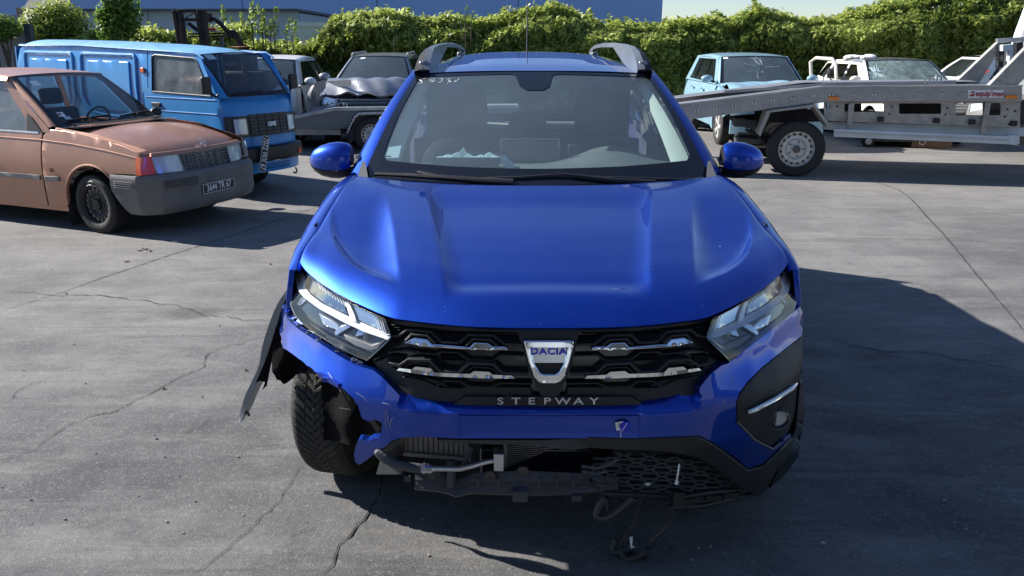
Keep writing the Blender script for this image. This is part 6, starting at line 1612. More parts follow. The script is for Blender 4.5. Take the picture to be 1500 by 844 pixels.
# ================================================================== the damaged cars in the back row
def std(c, paint, wx, Rr=.30, glassm='side_glass', ws='windscreen', crumple=None, lamps='lens', rim='steel_rim', hood=True, open_front=None, style='alloy', frame='gloss_black', mir=True, fascia=True, doorglass=True, roofm=None, mirm=None):
    ar = [(wx[0], Rr, Rr + .07), (wx[1], Rr, Rr + .07)]
    wsx = c.wsb[0]; xm = wsx - 1.05; zb = c.zb
    hz = [(c.xf - .10, c.zh0 - .01), (c.xf - .5, c.zh0 + .06), (wsx + .1, c.zh1 - .01)]
    for sg in (-1, 1):
        f = [(wsx - .15, c.zsill), (wsx - .15, zb)] + hz[::-1] + [(c.xf - .16, .55)] + [(wx[0] + ar[0][2] * math.cos(R(a)), Rr + ar[0][2] * math.sin(R(a))) for a in range(25, 196, 10)]
        if open_front != sg: c.side('front_wing', f, paint, sg, bev=.004)
        for a, b, nn in ((xm, wsx - .16, 'front_door'), (xm - .85, xm - .01, 'rear_door')):
            d = c.side(nn, [(a, c.zsill), (b, c.zsill), (b, zb), (a, zb + .01)], paint, sg, bev=.004); MB().box((a + .13, sg * (c.W + .012), zb - .12), (.15, .02, .03)).build('door_handle', paint, d)
        q = [(xm - .86, c.zsill), (xm - .86, zb + .01), (c.xr + .05, zb - .02), (c.xr + .08, .45)] + [(wx[1] + ar[1][2] * math.cos(R(a)), Rr + ar[1][2] * math.sin(R(a))) for a in range(190, -14, -12)]
        c.side('rear_quarter', q, paint, sg, bev=.004)
        zt = c.zr - .07; k = (c.wst[0] - wsx) / (c.wst[1] - c.wsb[1])
        w1 = [(xm + .02, zb + .03), (wsx - .34, zb + .03), (wsx - .30 + k * (zt - zb) * .93, zt), (xm + .02, zt)]; w2 = [(xm - .80, zb + .04), (xm - .06, zb + .03), (xm - .06, zt), (xm - .70, zt)]; w3 = [(xm - 1.25, zb + .08), (xm - .88, zb + .04), (xm - .80, zt), (xm - 1.05, zt)]
        c.cab('cabin_side', [(c.xr + .05, zb - .02), (wsx - .02, zb - .01), (c.wst[0] - .02, c.zr), (c.re[0], c.zr), (c.re[0] - .03, c.zr - .02)], paint, sg, holes=[w1, w2, w3])
        c.cab('window_frame', [(xm - 1.28, zb + .02), (wsx - .27, zb + .005), (wsx - .25 + k * (zt - zb) * .95, zt + .025), (xm - 1.08, zt + .025)], frame, sg, .005, holes=[w1, w2, w3])
        if doorglass:
            for w in (w1, w2, w3): c.cab('side_window', w, glassm, sg, -.01)
        if mir: c.mirror(mirm or paint, sg)
        MB().grid([[(c.xf - .12, sg * (c.half(c.xf - .12, c.zh0) - .0), c.zh0 - .01), (wsx + .1, sg * (c.W - .01), c.zh1 - .012)], [(c.xf - .16, sg * (c.W - .12), c.zh0 + .0), (wsx + .05, sg * (c.W - .075), c.zh1)]]).build('wing_edge', paint, c.r) if open_front != sg else None
    if hood: c.hood(paint, .03, crumple)
    c.wscreen(ws); c.roof(roofm or paint, .03); c.pillars(paint); c.seats()
    if fascia:
        c.front('front_bumper', [(-c.W * .93, .24), (c.W * .93, .24), (c.W * .93, c.zh0 - .12), (c.W * .55, c.zh0 - .06), (-c.W * .55, c.zh0 - .06), (-c.W * .93, c.zh0 - .12)], paint, bev=.004)
        g_ = c.front('grille', [(-c.W * .5, c.zh0 - .24), (c.W * .5, c.zh0 - .24), (c.W * .56, c.zh0 - .05), (-c.W * .56, c.zh0 - .05)], 'gloss_black', .012, bev=.004)
        for k in range(4): MB().tube([(c.nose(y, c.zh0 - .1) + .02, y, c.zh0 - .21 + k * .045) for y in np.linspace(-c.W * .5, c.W * .5, 11)], .006, 5).build('grille_bar', 'silver_trim', g_)
        c.front('lower_intake', [(-c.W * .6, .28), (c.W * .6, .28), (c.W * .5, .42), (-c.W * .5, .42)], 'lamp_black', .01)
        for sg in (-1, 1):
            lp = [(sg * c.W * .58, c.zh0 - .18), (sg * c.W * .90, c.zh0 - .14), (sg * c.W * .93, c.zh0 - .02), (sg * c.W * .60, c.zh0 - .06)]
            h = c.front('headlight', lp, 'reflector', .008); c.front('headlight_glass', lp, 'lens_clear', .022, par=h)
    c.front('tailgate', [(-c.W * .95, .35), (c.W * .95, .35), (c.W * .93, zb), (-c.W * .93, zb)], paint, end=-1)
    rw = lambda u, v: Vector((lerp(c.xr + .03, c.re[0] - .02, v) - .05 * (1 - (2 * u - 1) ** 2), (2 * u - 1) * lerp(c.W - .07, c.hwr - .02, v), lerp(zb, c.re[1] + .01, v) + .03 * math.sin(math.pi * v)))
    panel('rear_screen_frame', [(0, 0), (1, 0), (1, 1), (0, 1)], rw, paint, c.r, .1, None, [[(.12, .12), (.88, .12), (.86, .88), (.14, .88)]])
    panel('rear_screen', [(.12, .12), (.88, .12), (.86, .88), (.14, .88)], rw, 'side_glass', c.r, .15)
    c.wheels(wx, Rr, .19, Rr * .66, style, rim=rim, inset=.10)
def crump(seed, amp, lift=.0):
    rg = random.Random(seed); f = [(rg.uniform(2, 9), rg.uniform(2, 8), rg.uniform(0, 6)) for _ in range(6)]
    def fn(t, q):
        w = 1 - max(0, t - .6) / .4 * .8; v = sum(abs(math.sin(a * t + b * q + ph)) for a, b, ph in f) / 6
        return (-(1 - t) * amp * 1.2 * (.5 + .5 * math.sin(q * 4 + f[0][2])), 0, (v - .45) * amp * w + lift * math.exp(-((t - .45) / .25) ** 2))
    return fn
N90 = R(-90)
sb = Car('light_blue_car', (4.23, 13.15, 0), R(-91), 'light blue compact crossover with buckled bonnet parked behind the recovery ramp', 'car',
         W=.80, zmid=.55, cr=.20, xf=.78, xr=-3.15, lz=[.3, .6, .8], lx=[0, 0, .05], np_=3., zb=.965, zr=1.405, hwr=.60, zh0=.80, zh1=.975, wsb=(-.40, .975), wst=(-1.0, 1.395), re=(-2.75, 1.40), rarch=.035, zsill=.27)
std(sb, 'lightblue_paint', (0, -2.35), .31, crumple=crump(4, .13, .05))
tb = MB()
for k in range(5): tb.add([(.25 + .05 * k, -.72 + .03 * k, .86 + .02 * (k % 2)), (.30 + .05 * k, -.60 + .03 * k, .93), (.36 + .04 * k, -.66 + .02 * k, .80)], [(0, 1, 2)])
tb.build('torn_lamp_mount', 'lamp_black', sb.r, sm=False)
MB().add([sb.winds(.03, .97, .006), sb.winds(.10, .97, .006), sb.winds(.10, .90, .006), sb.winds(.03, .90, .006)], [(0, 1, 2, 3)]).build('screen_sticker', 'white_tag', sb.r)
ck = MB(); rg = random.Random(5)
for k in range(9):
    a = rg.uniform(0, 6.28); u, v = .55, .55; pts = []
    for j in range(5): u += math.cos(a) * .05; v += math.sin(a) * .09; a += rg.uniform(-.35, .35); pts.append(sb.winds(min(max(u, .03), .97), min(max(v, .04), .96), .004))
    ck.tube(pts, .0012, 4)
ck.build('glass_cracks', 'white_print', sb.r)

ww = Car('white_wreck', (6.80, 13.25, 0), R(-90), 'cream white wreck with shattered windscreen and doors without glass behind the recovery ramp', 'car',
         W=.80, zmid=.55, cr=.20, xf=.75, xr=-2.6, lz=[.3, .6, .8], lx=[0, 0, .05], np_=3., zb=.95, zr=1.335, hwr=.60, zh0=.76, zh1=.955, wsb=(-.35, .955), wst=(-.95, 1.335), re=(-2.1, 1.33), rarch=.02, zsill=.27)
std(ww, 'cream_paint', (0, -2.0), .28, ws='broken_glass', crumple=crump(8, .09), doorglass=False, frame='cream_paint', roofm='grey_paint')
rg = random.Random(9); cl = MB()
for k in range(9):
    x = -1.15 - .10 * k; cl.ell((x, -.45 + .10 * math.sin(k) , 1.385 + .015 * math.sin(k * 2.3)), (.10, .13, .035 + .012 * math.sin(k * 1.7)), 8, 5)
cl.build('burst_airbag', 'white_tag', ww.r)
ck = MB()
for k in range(40):
    a = rg.uniform(0, 6.28); u, v = .10 + rg.uniform(-.04, .07), .35 + rg.uniform(-.15, .25); pts = []
    for j in range(4): u += math.cos(a) * .03; v += math.sin(a) * .07; a += rg.uniform(-.5, .5); pts.append(ww.winds(min(max(u, .02), .98), min(max(v, .03), .96), .005))
    ck.tube(pts, .003, 4)
ck.build('glass_cracks', 'paper_blue', ww.r)
MB().box((-1.45, -.90, 1.12), (.16, .22, .14)).build('hanging_headrest', 'cloth_dark', ww.r, bev=.04)
MB().tube([(-1.5, -.80, .95), (-1.45, -.95, 1.0), (-1.40, -.92, 1.1)], .012).build('bent_rod', 'gloss_black', ww.r)
fd = MB(); fd.tube([(-2.35, -.95, .95), (-2.42, -.98, 1.28), (-2.2, -.96, 1.36), (-1.5, -.92, 1.35), (-1.38, -.90, 1.25), (-1.30, -.88, .95)], .032, 8); fd.build('open_door_frame', 'cream_paint', ww.r)

wh = Car('white_hatchback', (-4.31, 13.0, 0), R(-88), 'white hatchback with smashed front corner seen behind the blue van', 'car',
         W=.80, zmid=.55, cr=.22, xf=.72, xr=-2.9, lz=[.3, .6, .8], lx=[0, 0, .05], np_=3., zb=.93, zr=1.36, hwr=.60, zh0=.72, zh1=.945, wsb=(-.42, .945), wst=(-1.0, 1.35), re=(-2.4, 1.37), rarch=.035, zsill=.25)
std(wh, 'white_paint', (0, -2.3), .29, open_front=1, fascia=False)
wm = MB(); rg = random.Random(3)
for k in range(26):
    a = Vector((rg.uniform(.1, .62), rg.uniform(.30, .74), rg.uniform(.30, .82))); wm.bar(a, a + Vector((rg.uniform(-.2, .2), rg.uniform(-.15, .15), rg.uniform(-.12, .12))), rg.uniform(.02, .05), .02)
wm.build('exposed_engine_parts', 'lamp_black', wh.r, sm=False)
MB().ell((.25, .62, .52), (.28, .06, .28), 14, 8).build('exposed_wheel_housing', 'lamp_black', wh.r)
tp_ = MB(); tp_.grid([[(.45 - .28 * t + .03 * math.sin(13 * t + 5 * s), .50 + .32 * t, .90 - .42 * s * (.35 + .65 * t) + .02 * math.sin(11 * t)) for t in np.linspace(0, 1, 10)] for s in np.linspace(0, 1, 7)]); tp_.grid([[(.17 - .3 * t, .82, .92 - .40 * s) for t in (0, 1)] for s in (0, 1)]); tp_.build('torn_wing', 'white_paint', wh.r)
for k in range(3): MB().bar((.30, .60 + .05 * k, .80 - .1 * k), (.66, .50, .74 - .15 * k), .03, .02).build('bent_bracket', 'silver_trim', wh.r)
ck = MB()
for k in range(30):
    a = rg.uniform(0, 6.28); u, v = .18 + rg.uniform(-.06, .06), .3 + rg.uniform(-.1, .2); pts = []
    for j in range(4): u += math.cos(a) * .035; v += math.sin(a) * .08; a += rg.uniform(-.5, .5); pts.append(wh.winds(min(max(u, .02), .98), min(max(v, .03), .96), .005))
    ck.tube(pts, .0025, 4)
ck.build('glass_cracks', 'white_print', wh.r)
MB().tube([(-2.3, 0, 1.40), (-2.35, 0, 1.75)], .005).build('antenna', 'black_plastic', wh.r)

gs = Car('grey_crossover', (-2.36, 13.2, 0), R(-90), 'dark grey crossover with folded bonnet behind the low car trailer', 'car',
         W=.76, zmid=.55, cr=.20, xf=.66, xr=-3.0, lz=[.3, .6, .8], lx=[0, 0, .05], np_=3., zb=1.0, zr=1.40, hwr=.50, zh0=.84, zh1=.99, wsb=(-.42, .99), wst=(-1.1, 1.395), re=(-2.7, 1.41), rarch=.03, zsill=.27)
std(gs, 'grey_paint', (0, -2.35), .30, crumple=crump(12, .10, .10))
# peeled silver corner and hanging skin on the left of the picture
pk = MB(); pk.grid([[(.62 - .25 * t, -.80 - .10 * math.sin(3 * t) - .04 * math.sin(11 * s), .45 + .55 * s - .12 * t) for t in np.linspace(0, 1, 8)] for s in np.linspace(0, 1, 7)]); pk.build('peeled_wing', 'grey_paint', gs.r)
pk = MB(); pk.grid([[(.70 - .02 * abs(math.sin(9 * t)), -.78 + .50 * t, .40 + .24 * s + .03 * math.sin(8 * t)) for t in np.linspace(0, 1, 10)] for s in np.linspace(0, 1, 6)]); pk.build('bumper_fragment', 'silver_trim', gs.r)
for k in range(7): MB().bar((.66, -.62 + .06 * k, .66 + .03 * (k % 3)), (.70, -.55 + .05 * k, .72 - .02 * (k % 2)), .025, .02).build('lamp_shard', 'lamp_silver', gs.r)
for sg in (-1, 1):
    MB().tube([(-1.15, sg * .49, 1.41), (-1.25, sg * .49, 1.455), (-2.4, sg * .47, 1.47), (-2.5, sg * .47, 1.43)], .018).build('roof_rail', 'alu', gs.r)
MB().add([gs.winds(.18, .93, .006), gs.winds(.27, .93, .006), gs.winds(.27, .87, .006), gs.winds(.18, .87, .006)], [(0, 1, 2, 3)]).build('screen_sticker', 'white_tag', gs.r)
MB().tube([(-2.6, .05, 1.43), (-2.7, .05, 1.75)], .005).build('antenna', 'black_plastic', gs.r)
mk = MB(); mk.bar((.12, -.70, .98), (.52, -.20, 1.02), .01, .10); mk.build('folded_bonnet_edge', 'silver_trim', gs.r)

wr = Car('white_estate', (11.3, 14.6, 0), R(-6), 'white car with red tail lamp at far right behind the ramp uprights', 'car',
         W=.80, zmid=.55, cr=.2, xf=.8, xr=-3.2, lz=[.3, .6, .8], lx=[0, 0, .05], np_=3., zb=.98, zr=1.38, hwr=.62, zh0=.78, zh1=.985, wsb=(-.45, .985), wst=(-1.1, 1.375), re=(-2.7, 1.37), rarch=.03, zsill=.27)
std(wr, 'white_paint', (0, -2.4), .30)
MB().grid([[(-3.17, -.70, 1.02), (-2.98, -.80, 1.03)], [(-2.98, -.66, 1.20), (-2.80, -.74, 1.17)]]).build('tail_lamp', 'red_lens', wr.r)
dk = Car('dark_saloon', (-8.05, 10.3, 0), R(-25), 'dark car whose bonnet edge just shows at the left edge of the frame', 'car',
         W=.78, zmid=.55, cr=.2, xf=.8, xr=-3.0, lz=[.3, .6, .8], lx=[0, 0, .05], np_=3., zb=.95, zr=1.36, hwr=.60, zh0=.82, zh1=.95, wsb=(-.45, .96), wst=(-1.1, 1.36), re=(-2.5, 1.35), rarch=.02, zsill=.25)
std(dk, 'grey_paint', (0, -2.35), .29)

# ------------------------------------------------------------------ the aluminium recovery truck at right
TA = R(-10); TR = root('recovery_truck', (3.62, 9.83, 0), TA, 'aluminium tilt bed recovery truck with orange side lamps standing at right', 'truck'); TF = Frame((3.62, 9.83, 0), TA)
def TS(px, py, y=-.05): q = TF.plane(px, py, 1, y); return Vector(q)
def plate(name, px, y0, y1, m, par=TR, bev=.004, sm=False):
    f = [TS(a, b, y0) for a, b in px]; n = len(f); bk = [p + Vector((0, y1 - y0, 0)) for p in f]
    b = MB(); b.v = [tuple(v) for v in f + bk]; b.f = [tuple(range(n)), tuple(range(2 * n - 1, n - 1, -1))] + [(i, i + n, (i + 1) % n + n, (i + 1) % n) for i in range(n)]
    return b.build(name, m, par, sm=sm, bev=bev)
DW = 1.75
for y in (-.06, DW):
    s0 = [TS(930, 161.5), TS(1207, 127.5), TS(1207, 149), TS(930, 186)]; s1 = [TS(1207, 127.5), TS(1497, 126), TS(1497, 148.5), TS(1207, 149)]; s2 = [TS(1497, 126), TS(1600, 126), TS(1600, 149), TS(1497, 148.5)]
    for q_, nm in ((s0, 'ramp_beam'), (s1, 'deck_beam')):
        b = MB(); f = [Vector((p.x, y, p.z)) for p in q_]; bk = [p + Vector((0, .08, 0)) for p in f]; b.v = [tuple(v) for v in f + bk]; b.f = [(0, 1, 2, 3), (7, 6, 5, 4)] + [(i, i + 4, (i + 1) % 4 + 4, (i + 1) % 4) for i in range(4)]
        bo = b.build(nm, 'alu_deck', TR, sm=False, bev=.005)
        if y < 0:
            fl_ = MB(); a, c2 = f[0], f[1]; fl_.bar(a + Vector((0, -.006, .004)), c2 + Vector((0, -.006, .004)), .02, .016); fl_.build('beam_lip', 'alu', bo)
# raised tread strip on the inner side of the near beam
b = MB(); b.grid([[TS(930, 161.5) + Vector((0, .08, -.005)), TS(1207, 127.5) + Vector((0, .08, -.005)), TS(1497, 126) + Vector((0, .08, -.005))], [TS(930, 161.5) + Vector((0, .45, .0)), TS(1207, 127.5) + Vector((0, .45, .0)), TS(1497, 126) + Vector((0, .45, 0))]]); b.build('wheel_track', 'alu_deck', TR)
b = MB(); b.grid([[TS(930, 161.5) + Vector((0, 1.3, -.005)), TS(1207, 127.5) + Vector((0, 1.3, -.005)), TS(1497, 126) + Vector((0, 1.3, -.005))], [TS(930, 161.5) + Vector((0, 1.8, .0)), TS(1207, 127.5) + Vector((0, 1.8, .0)), TS(1497, 126) + Vector((0, 1.8, 0))]]); b.build('wheel_track', 'alu_deck', TR)
MB().bar(TS(1060, 141, .30) + Vector((0, 0, .055)), TS(1207, 124, .30), .02, .035).build('guide_rail', 'alu_deck', TR)
MB().bar(TS(1207, 123.5, .30), TS(1400, 121, .30), .02, .045).build('guide_rail', 'alu_deck', TR)
for px, py in ((1020, 162), (1047, 159), (1075, 155), (1104, 151.5), (1132, 147), (1162, 144.5), (1192, 141), (1218, 139), (1249, 139), (1281, 138.5), (1313, 138), (1346, 137.5), (1380, 137), (1413, 137)):
    bl_ = MB()
    for d in (-2.2, 2.2): bl_.lathe([(0, -.012), (.013, -.010), (.015, 0)], TS(px + d, py, -.062), 'y', 10)
    bl_.build('bolt_pair', 'lamp_silver', TR)
for px, py in ((1221.5, 144), (1482, 142)):
    MB().box(TS(px, py, -.072), (.125, .03, .045)).build('side_lamp', 'amber_lens', TR, bev=.010)
sgn_ = plate('maker_sign', [(1418, 132), (1470, 132), (1470, 143), (1418, 143.5)], -.068, -.061, 'white_tag', bev=0)
sc_ = TS(1450, 137.6, -.072); text_obj('sign_lettering', "equip'men", .088, 'red_print', sgn_, facing(sc_, (1, 0, 0), (0, 0, 1)), .001, sx=.85, bold=.002)
plate('sign_logo', [(1419.5, 141), (1424, 134), (1428, 133.5), (1427, 141.5)], -.071, -.067, 'red_print', sgn_, bev=0)
MB().bar(TS(1420, 139, -.073), TS(1427, 136, -.073), .004, .008).build('logo_cut', 'white_tag', sgn_)
# side panel with three slots, under the deck
po = [(1207, 149.5), (1495, 148.5), (1494, 187), (1207, 177)]
V_ = [TS(a, b, .02) for a, b in po]
def tsf(a, b): return TS(a, b, .02)
def slot(x0, x1, y0, y1): r = min(5, (x1 - x0) / 3); return chaikin([(x0, y0 + r), (x0, y0), (x0 + r, y0), (x1 - r, y0), (x1, y0), (x1, y0 + r), (x1, y1 - r), (x1, y1), (x1 - r, y1), (x0 + r, y1), (x0, y1), (x0, y1 - r)], 1)
slots = [slot(1237, 1295, 152, 164), slot(1317, 1379, 151.5, 167), slot(1400, 1466, 151, 169), slot(1208.5, 1216, 151, 160)]
panel('slotted_panel', po, tsf, 'alu_panel', TR, 4, (0, .02, 0), slots, sm=False)
for a, b in ((1226, 156), (1306, 157), (1388, 158), (1303, 167), (1385, 168), (1476, 160), (1487, 163), (1472, 171), (1483, 181), (1478, 182)): MB().lathe([(0, -.01), (.011, -.008), (.012, 0)], TS(a, b, .018), 'y', 8).build('bolt', 'dark_rim', TR)
for a, b in ((1290, 175), (1372, 177), (1424, 179), (1485, 181)):
    MB().box(TS(a, b, .0), (.07, .04, .06)).build('clamp', 'dark_rim', TR, bev=.006); 
plate('inner_frame_rail', [(1207, 178), (1500, 187), (1560, 190), (1560, 196), (1500, 200), (1207, 190)], .10, .16, 'skip_white')
plate('deck_underside', [(1030, 166), (1207, 146), (1560, 146), (1560, 152), (1207, 150), (1030, 172)], .12, 1.65, 'lamp_black')
plate('chassis_rail', [(1065, 171), (1200, 160), (1560, 175), (1560, 183), (1215, 178), (1075, 181)], .45, .55, 'dusty_plastic'); plate('chassis_rail', [(1065, 171), (1200, 160), (1560, 175), (1560, 183), (1215, 178), (1075, 181)], 1.2, 1.3, 'dusty_plastic')
for a, b in ((1082, 178), (1098, 180)): MB().box(TS(a, b, .35), (.14, .3, .11)).build('hanger_bracket', 'dusty_plastic', TR, bev=.01)
MB().box(TS(1105, 205, .5), (.5, .4, .16)).build('underslung_tank', 'lamp_black', TR, bev=.05); MB().tube([TS(1092, 190, .2), TS(1110, 197, .2), TS(1122, 212, .2)], .02).build('pipe', 'rubber', TR)
plate('inner_shade_panel', [(1303, 149), (1392, 149), (1392, 172), (1303, 170)], 1.2, 1.22, 'lamp_black'); plate('inner_shade_panel', [(1222, 149), (1262, 149), (1262, 170), (1222, 168)], 1.2, 1.22, 'lamp_black'); plate('inner_shade_panel', [(1440, 149), (1510, 149), (1510, 180), (1440, 178)], 1.2, 1.22, 'lamp_black')  # black plates behind the slots: far side panel with its shadow painted in
# posts and side guard
for q_ in ([(1244, 151), (1252, 151), (1248, 189), (1240, 189)], [(1444, 150), (1452, 150), (1444, 197), (1436, 197)]): plate('guard_post', q_, -.045, -.01, 'alu_panel')
gd = plate('side_guard', [(1222, 189), (1478, 200), (1478, 211.5), (1222, 200.5)], -.09, -.05, 'skip_white')
MB().bar(TS(1222, 194.5, -.096), TS(1478, 205.6, -.096), .012, .012).build('guard_rib', 'alu', gd)
plate('guard_end', [(1478, 198), (1494, 198), (1494, 211), (1487, 213), (1478, 212)], -.09, .0, 'skip_white', bev=.01)
# mudguard: three flat pieces
def mg(q_): return plate('mudguard', q_, -.10, .28, 'alu_panel', bev=.006)
mg([(1110, 196), (1124, 162), (1129, 165), (1114, 200)]); mg([(1124, 162), (1194, 152.5), (1196, 156.5), (1129, 165)]); mg([(1194, 152.5), (1217, 184), (1213, 187), (1193, 158)])
wheel(TR, (-.03, .04, .345), .345, .20, .218, 'steel', 0, side=-1); wheel(TR, (-.03, 1.62, .345), .345, .20, .218, 'steel', 0, side=1)
MB().lathe([(0, -.10), (.045, -.095), (.05, -.05), (.05, 0)], (-.03, 0.02, .345), 'y', 20).build('wheel_cap', 'grey_plastic', TR)
MB().tube([(-.03, .1, .345), (-.03, 1.6, .345)], .05).build('axle', 'lamp_black', TR)
for y in (.04, 1.62):
    wheel(TR, (4.3, y, .345), .345, .20, .218, 'steel', 0, side=-1 if y < 1 else 1)
# headboard arms and cab edge at the right border
plate('headboard_arm', [(1395, 125.5), (1462, 62), (1466, 66), (1464, 74), (1432, 126)], DW - .15, DW - .05, 'alu_panel'); plate('headboard_arm', [(1448, 126), (1502, 71), (1540, 40), (1556, 60), (1530, 90), (1498, 118), (1490, 126)], -.05, .04, 'alu_panel')
MB().bar(TS(1460, 60, DW - .1), TS(1620, 50, DW - .1), .08, .06).build('headboard_bar', 'alu', TR)
plate('headboard_post', [(1463, 65), (1470, 64), (1470, 98), (1462, 100)], DW - .2, DW - .1, 'lamp_black'); plate('headboard_post', [(1472, 75), (1478, 75), (1474, 105), (1468, 105)], DW - .2, DW - .1, 'alu')
plate('headboard_post', [(1489, 62), (1499, 61), (1499, 90), (1488, 96)], .5, .6, 'lamp_black'); plate('winch_bracket', [(1469, 66), (1492, 64), (1491, 74), (1469, 75)], 1.4, 1.5, 'skip_white'); plate('winch_bracket', [(1480, 74), (1488, 74), (1485, 88), (1478, 90)], 1.4, 1.5, 'skip_white')
hk = MB()
for k in range(5):
    p = TS(1358 + k * 6, 121, .2); hk.tube([p + Vector((.03 * math.cos(a), .01 * k, .035 + .045 * math.sin(a))) for a in np.linspace(0, 6.28, 13)], .006, 5)
hk.build('chain_links', 'lamp_silver', TR)
cab = root('white_truck_cab', (7.35, 11.0, 0), R(-36), 'white lorry cab corner rising above the ramp at the right edge', 'truck')
cx0 = -.47; cz = at_Y(1484, 2, 11.0).z
rows = []
for z, dx in ((.6, -.05), (1.2, -.05), (1.75, .0), (2.1, .06), (2.25, .16), (2.30, .3)):
    w = 1.0; x0 = cx0 + dx; rows.append([(x0 + .10, -.1, z), (x0, .02, z), (x0, 1.6, z), (x0 + .1, 1.7, z), (x0 + 1.8, 1.7, z), (x0 + 1.9, -.1, z)])
MB().grid(rows, True).build('body', 'white_paint', cab, ang=40); MB().add([(cx0 + .3, 0, 2.30), (cx0 + 2.1, 0, 2.30), (cx0 + 2.1, 1.6, 2.30), (cx0 + .3, 1.6, 2.30)], [(0, 1, 2, 3)]).build('roof', 'white_paint', cab)
MB().box((cx0 + .75, -.11, 1.65), (.9, .03, .5)).build('side_window', 'gloss_black', cab, bev=.03); MB().box((cx0 + .95, -.10, .5), (1.8, .05, .5)).build('sill_panel', 'black_plastic', cab)
for y in (.1, 1.5): wheel(cab, (cx0 + .7, y, .36), .36, .2, .22, 'steel', side=-1 if y < 1 else 1)
# dark low things on the ground behind the truck
lw = MB()
tb_ = root('timber_block', at_z(1360, 216), R(-8), 'brown timber baulk lying on the ground under the recovery bed', 'timber'); MB().box((0, 0, .09), (.62, .25, .17)).build('baulk', 'wood_board', tb_, bev=.008)
tj = root('trolley', at_z(1278, 214), R(-8), 'low black wheeled trolley on the ground beneath the recovery bed', 'trolley'); MB().box((.3, 0, .12), (1.0, .35, .06)).build('frame', 'lamp_black', tj, bev=.01)
for x in (-.12, .70): wheel(tj, (x, -.15, .10), .10, .06, .055, 'alloy', side=-1)

# ------------------------------------------------------------------ low car trailer behind the van
LR = root('car_trailer', (-2.2, 12.2, 0), 0, 'galvanised low car trailer with chequer plate mudguard between van and blue car', 'trailer'); LF = Frame((-2.2, 12.2, 0), 0)
def LS(px, py, y=0.): return LF.plane(px, py, 1, y)
def lplate(name, pts, y0, y1, m, par=LR, bev=.004):
    f = [LS(a, b, y0) for a, b in pts]; n = len(f); bk = [p + Vector((0, y1 - y0, 0)) for p in f]
    b = MB(); b.v = [tuple(v) for v in f + bk]; b.f = [tuple(range(n)), tuple(range(2 * n - 1, n - 1, -1))] + [(i, i + n, (i + 1) % n + n, (i + 1) % n) for i in range(n)]; return b.build(name, m, par, sm=False, bev=bev)
for y in (0, 1.7):
    lplate('side_panel', [(415, 177), (490, 161), (760, 158), (760, 190), (512, 193), (500, 190), (415, 188)], y, y + .03, 'gate_grey'); lplate('top_rail', [(415, 173), (490, 157.5), (760, 154), (760, 158.5), (490, 162.5), (415, 178)], y - .03, y + .05, 'galv')
lplate('deck', [(415, 178), (490, 166), (760, 163), (760, 166), (490, 169), (415, 182)], .05, 1.7, 'galv'); lplate('lower_rail', [(415, 188), (500, 190), (760, 190), (760, 196), (500, 198), (428, 198)], .2, .3, 'galv')  # deck, and a galvanised rail below the side panels
lplate('rear_box', [(498, 189), (510, 189), (511, 197), (499, 197)], -.05, .1, 'gloss_black')
fa = [(509, 192), (515, 179), (520, 170), (526, 165), (560, 164), (640, 164)]
b = MB(); b.grid([[LS(x, y, -.20) for x, y in fa], [LS(x, y, -.0) for x, y in fa]]); skirt(b, [LS(x, y, -.20) for x, y in fa], (0, .0, -.035)); MG = b.build('mudguard', 'galv', LR, ang=30)
dm = MB()
for i in range(len(fa) - 1):
    a, c2 = LS(*fa[i], -.202), LS(*fa[i + 1], -.202); n = max(2, int((c2 - a).length / .045))
    for k in range(n):
        p = a.lerp(c2, k / n) + Vector((0, -.003, -.017)); dm.box(p, (.030, .008, .013), ry=.7 if k % 2 else -.7)
dm.build('chequer_ridges', 'white_tag', MG, sm=False); MG.children[0]['kind'] = 'stuff'
lplate('mud_flap', [(508, 193), (519, 186), (519, 206), (511, 212)], -.17, -.15, 'rubber')
wheel(LR, (LS(546, 200, -.1).x, -.10, .27), .27, .16, .165, 'steel', side=-1); wheel(LR, (LS(546, 200, -.1).x + .62, -.10, .27), .27, .16, .165, 'steel', side=-1)
MB().bar(LS(545, 150, .9) , LS(640, 142, .9), .04, .03).build('loading_ramp', 'galv', LR); MB().bar(LS(530, 157, .5) , LS(640, 146, .5), .05, .03).build('loading_ramp', 'galv', LR)
for s_ in (-1, 1): pass
lt = root('steel_grating', at_z(521, 236), 0, 'short steel grating strip lying on the ground behind the blue door mirror', 'grating')
MB().box((.25, 0, .035), (.62, .012, .012)).build('edge_bar', 'galv', lt); MB().box((.25, .16, .035), (.62, .012, .012)).build('edge_bar', 'galv', lt)
for k in range(10): MB().box((-.03 + k * .062, .08, .03), (.016, .15, .03)).build('rung', 'galv', lt)

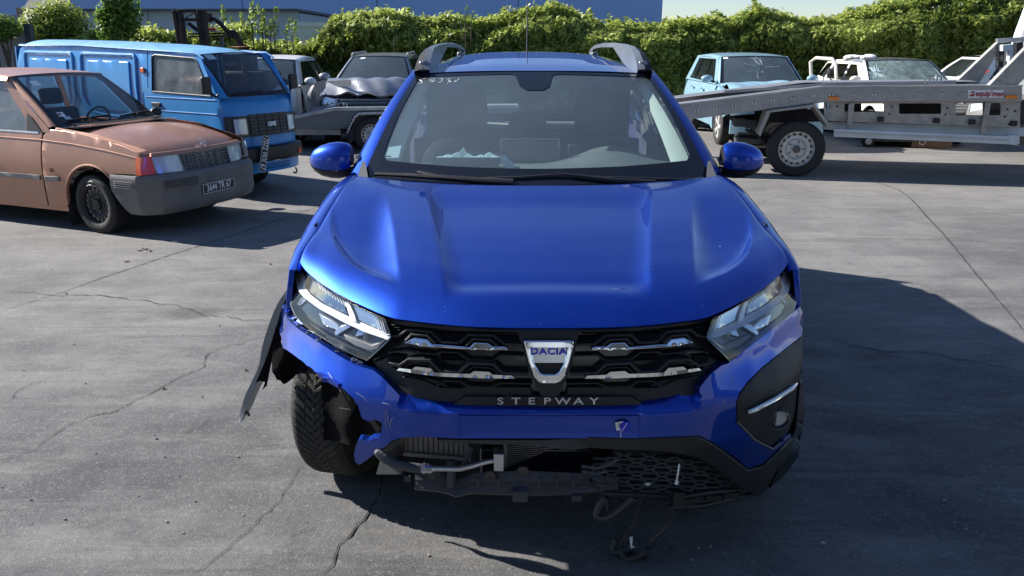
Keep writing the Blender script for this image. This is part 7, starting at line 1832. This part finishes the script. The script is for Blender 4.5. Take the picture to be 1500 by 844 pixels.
# ------------------------------------------------------------------ forklift behind the van
FK = root('forklift', (-4.6, 12.5, 0), R(-8), 'rusty black forklift mast and overhead guard rising behind the van roof', 'forklift'); FF = Frame((-4.6, 12.5, 0), 0); FK.rotation_euler = (0, 0, 0)
def K(px, py, y=0.): return FF.plane(px, py, 1, y)
for a, b in (((256, 15), (276, 120)), ((263.5, 14.5), (281, 120)), ((292, 14), (304.5, 120)), ((298.5, 14.5), (309, 120))):
    p, q = K(*a), K(*b); q = q + (q - p) * .4; q.z = .1
    MB().bar(p, q, .055, .12, up=(0, 1, 0)).build('mast_channel', 'mast_rust', FK, bev=.006)
for py, h in ((16, .045), (29, .045), (70, .06)): MB().bar(K(262, py), K(296, py), .06, h).build('mast_crossbar', 'mast_rust', FK, bev=.004)
MB().bar(K(288.5, 16, .05), K(296, 65, .05), .05, .05).build('lift_cylinder', 'dark_rim', FK)
MB().tube([K(271, 62, -.05), K(271, 30, -.05), K(275, 24, -.05), K(283, 20, -.05), K(290, 20, -.05)], .009, 6).build('hose', 'rubber', FK)
MB().box(K(302, 26, .1), (.10, .3, .14)).build('mast_head', 'mast_rust', FK, bev=.01)
for y in (.15, .95):
    MB().tube([K(304, 28, y), K(314, 28, y), K(322, 34, y), K(334, 47, y), K(342, 47, y), K(349, 56, y), K(354, 72, y), K(358, 95, y), K(360, 140, y)], [.03, .03, .035, .035, .045, .045, .045, .045, .045], 8).build('overhead_guard', 'mast_rust', FK)
MB().tube([K(333, 49, .15), K(336, 52, .15), K(347, 56, .15)], .03).build('guard_brace', 'mast_rust', FK)
MB().bar(K(276, 34, .2), K(290, 45, .2), .05, .05).build('guard_strut', 'dark_rim', FK); 
for py in (50, 54): MB().bar(K(276, py, .3), K(330, py - 1, .3), .06, .025).build('cowl_edge', 'dark_rim', FK)
MB().box(K(311, 43, .3), (.11, .1, .035)).build('beacon', 'red_lens', FK, bev=.012); MB().box(K(311, 46, .3), (.20, .2, .02)).build('beacon_base', 'alu', FK)
MB().box((.15, .6, .75), (1.1, .95, .9)).build('body', 'mast_rust', FK, bev=.06); MB().box((.15, .6, 1.35), (.5, .45, .35)).build('seat', 'cloth_dark', FK, bev=.05)
MB().box(K(325, 62, .2), (.05, .05, .15)).build('grab_handle', 'grey_plastic', FK)
for x, r in ((-.25, .26), (.85, .22)):
    for y in (.1, 1.05): wheel(FK, (x, y, r), r, .16, r * .55, 'steel', rim='dark_rim', side=-1 if y < .5 else 1)
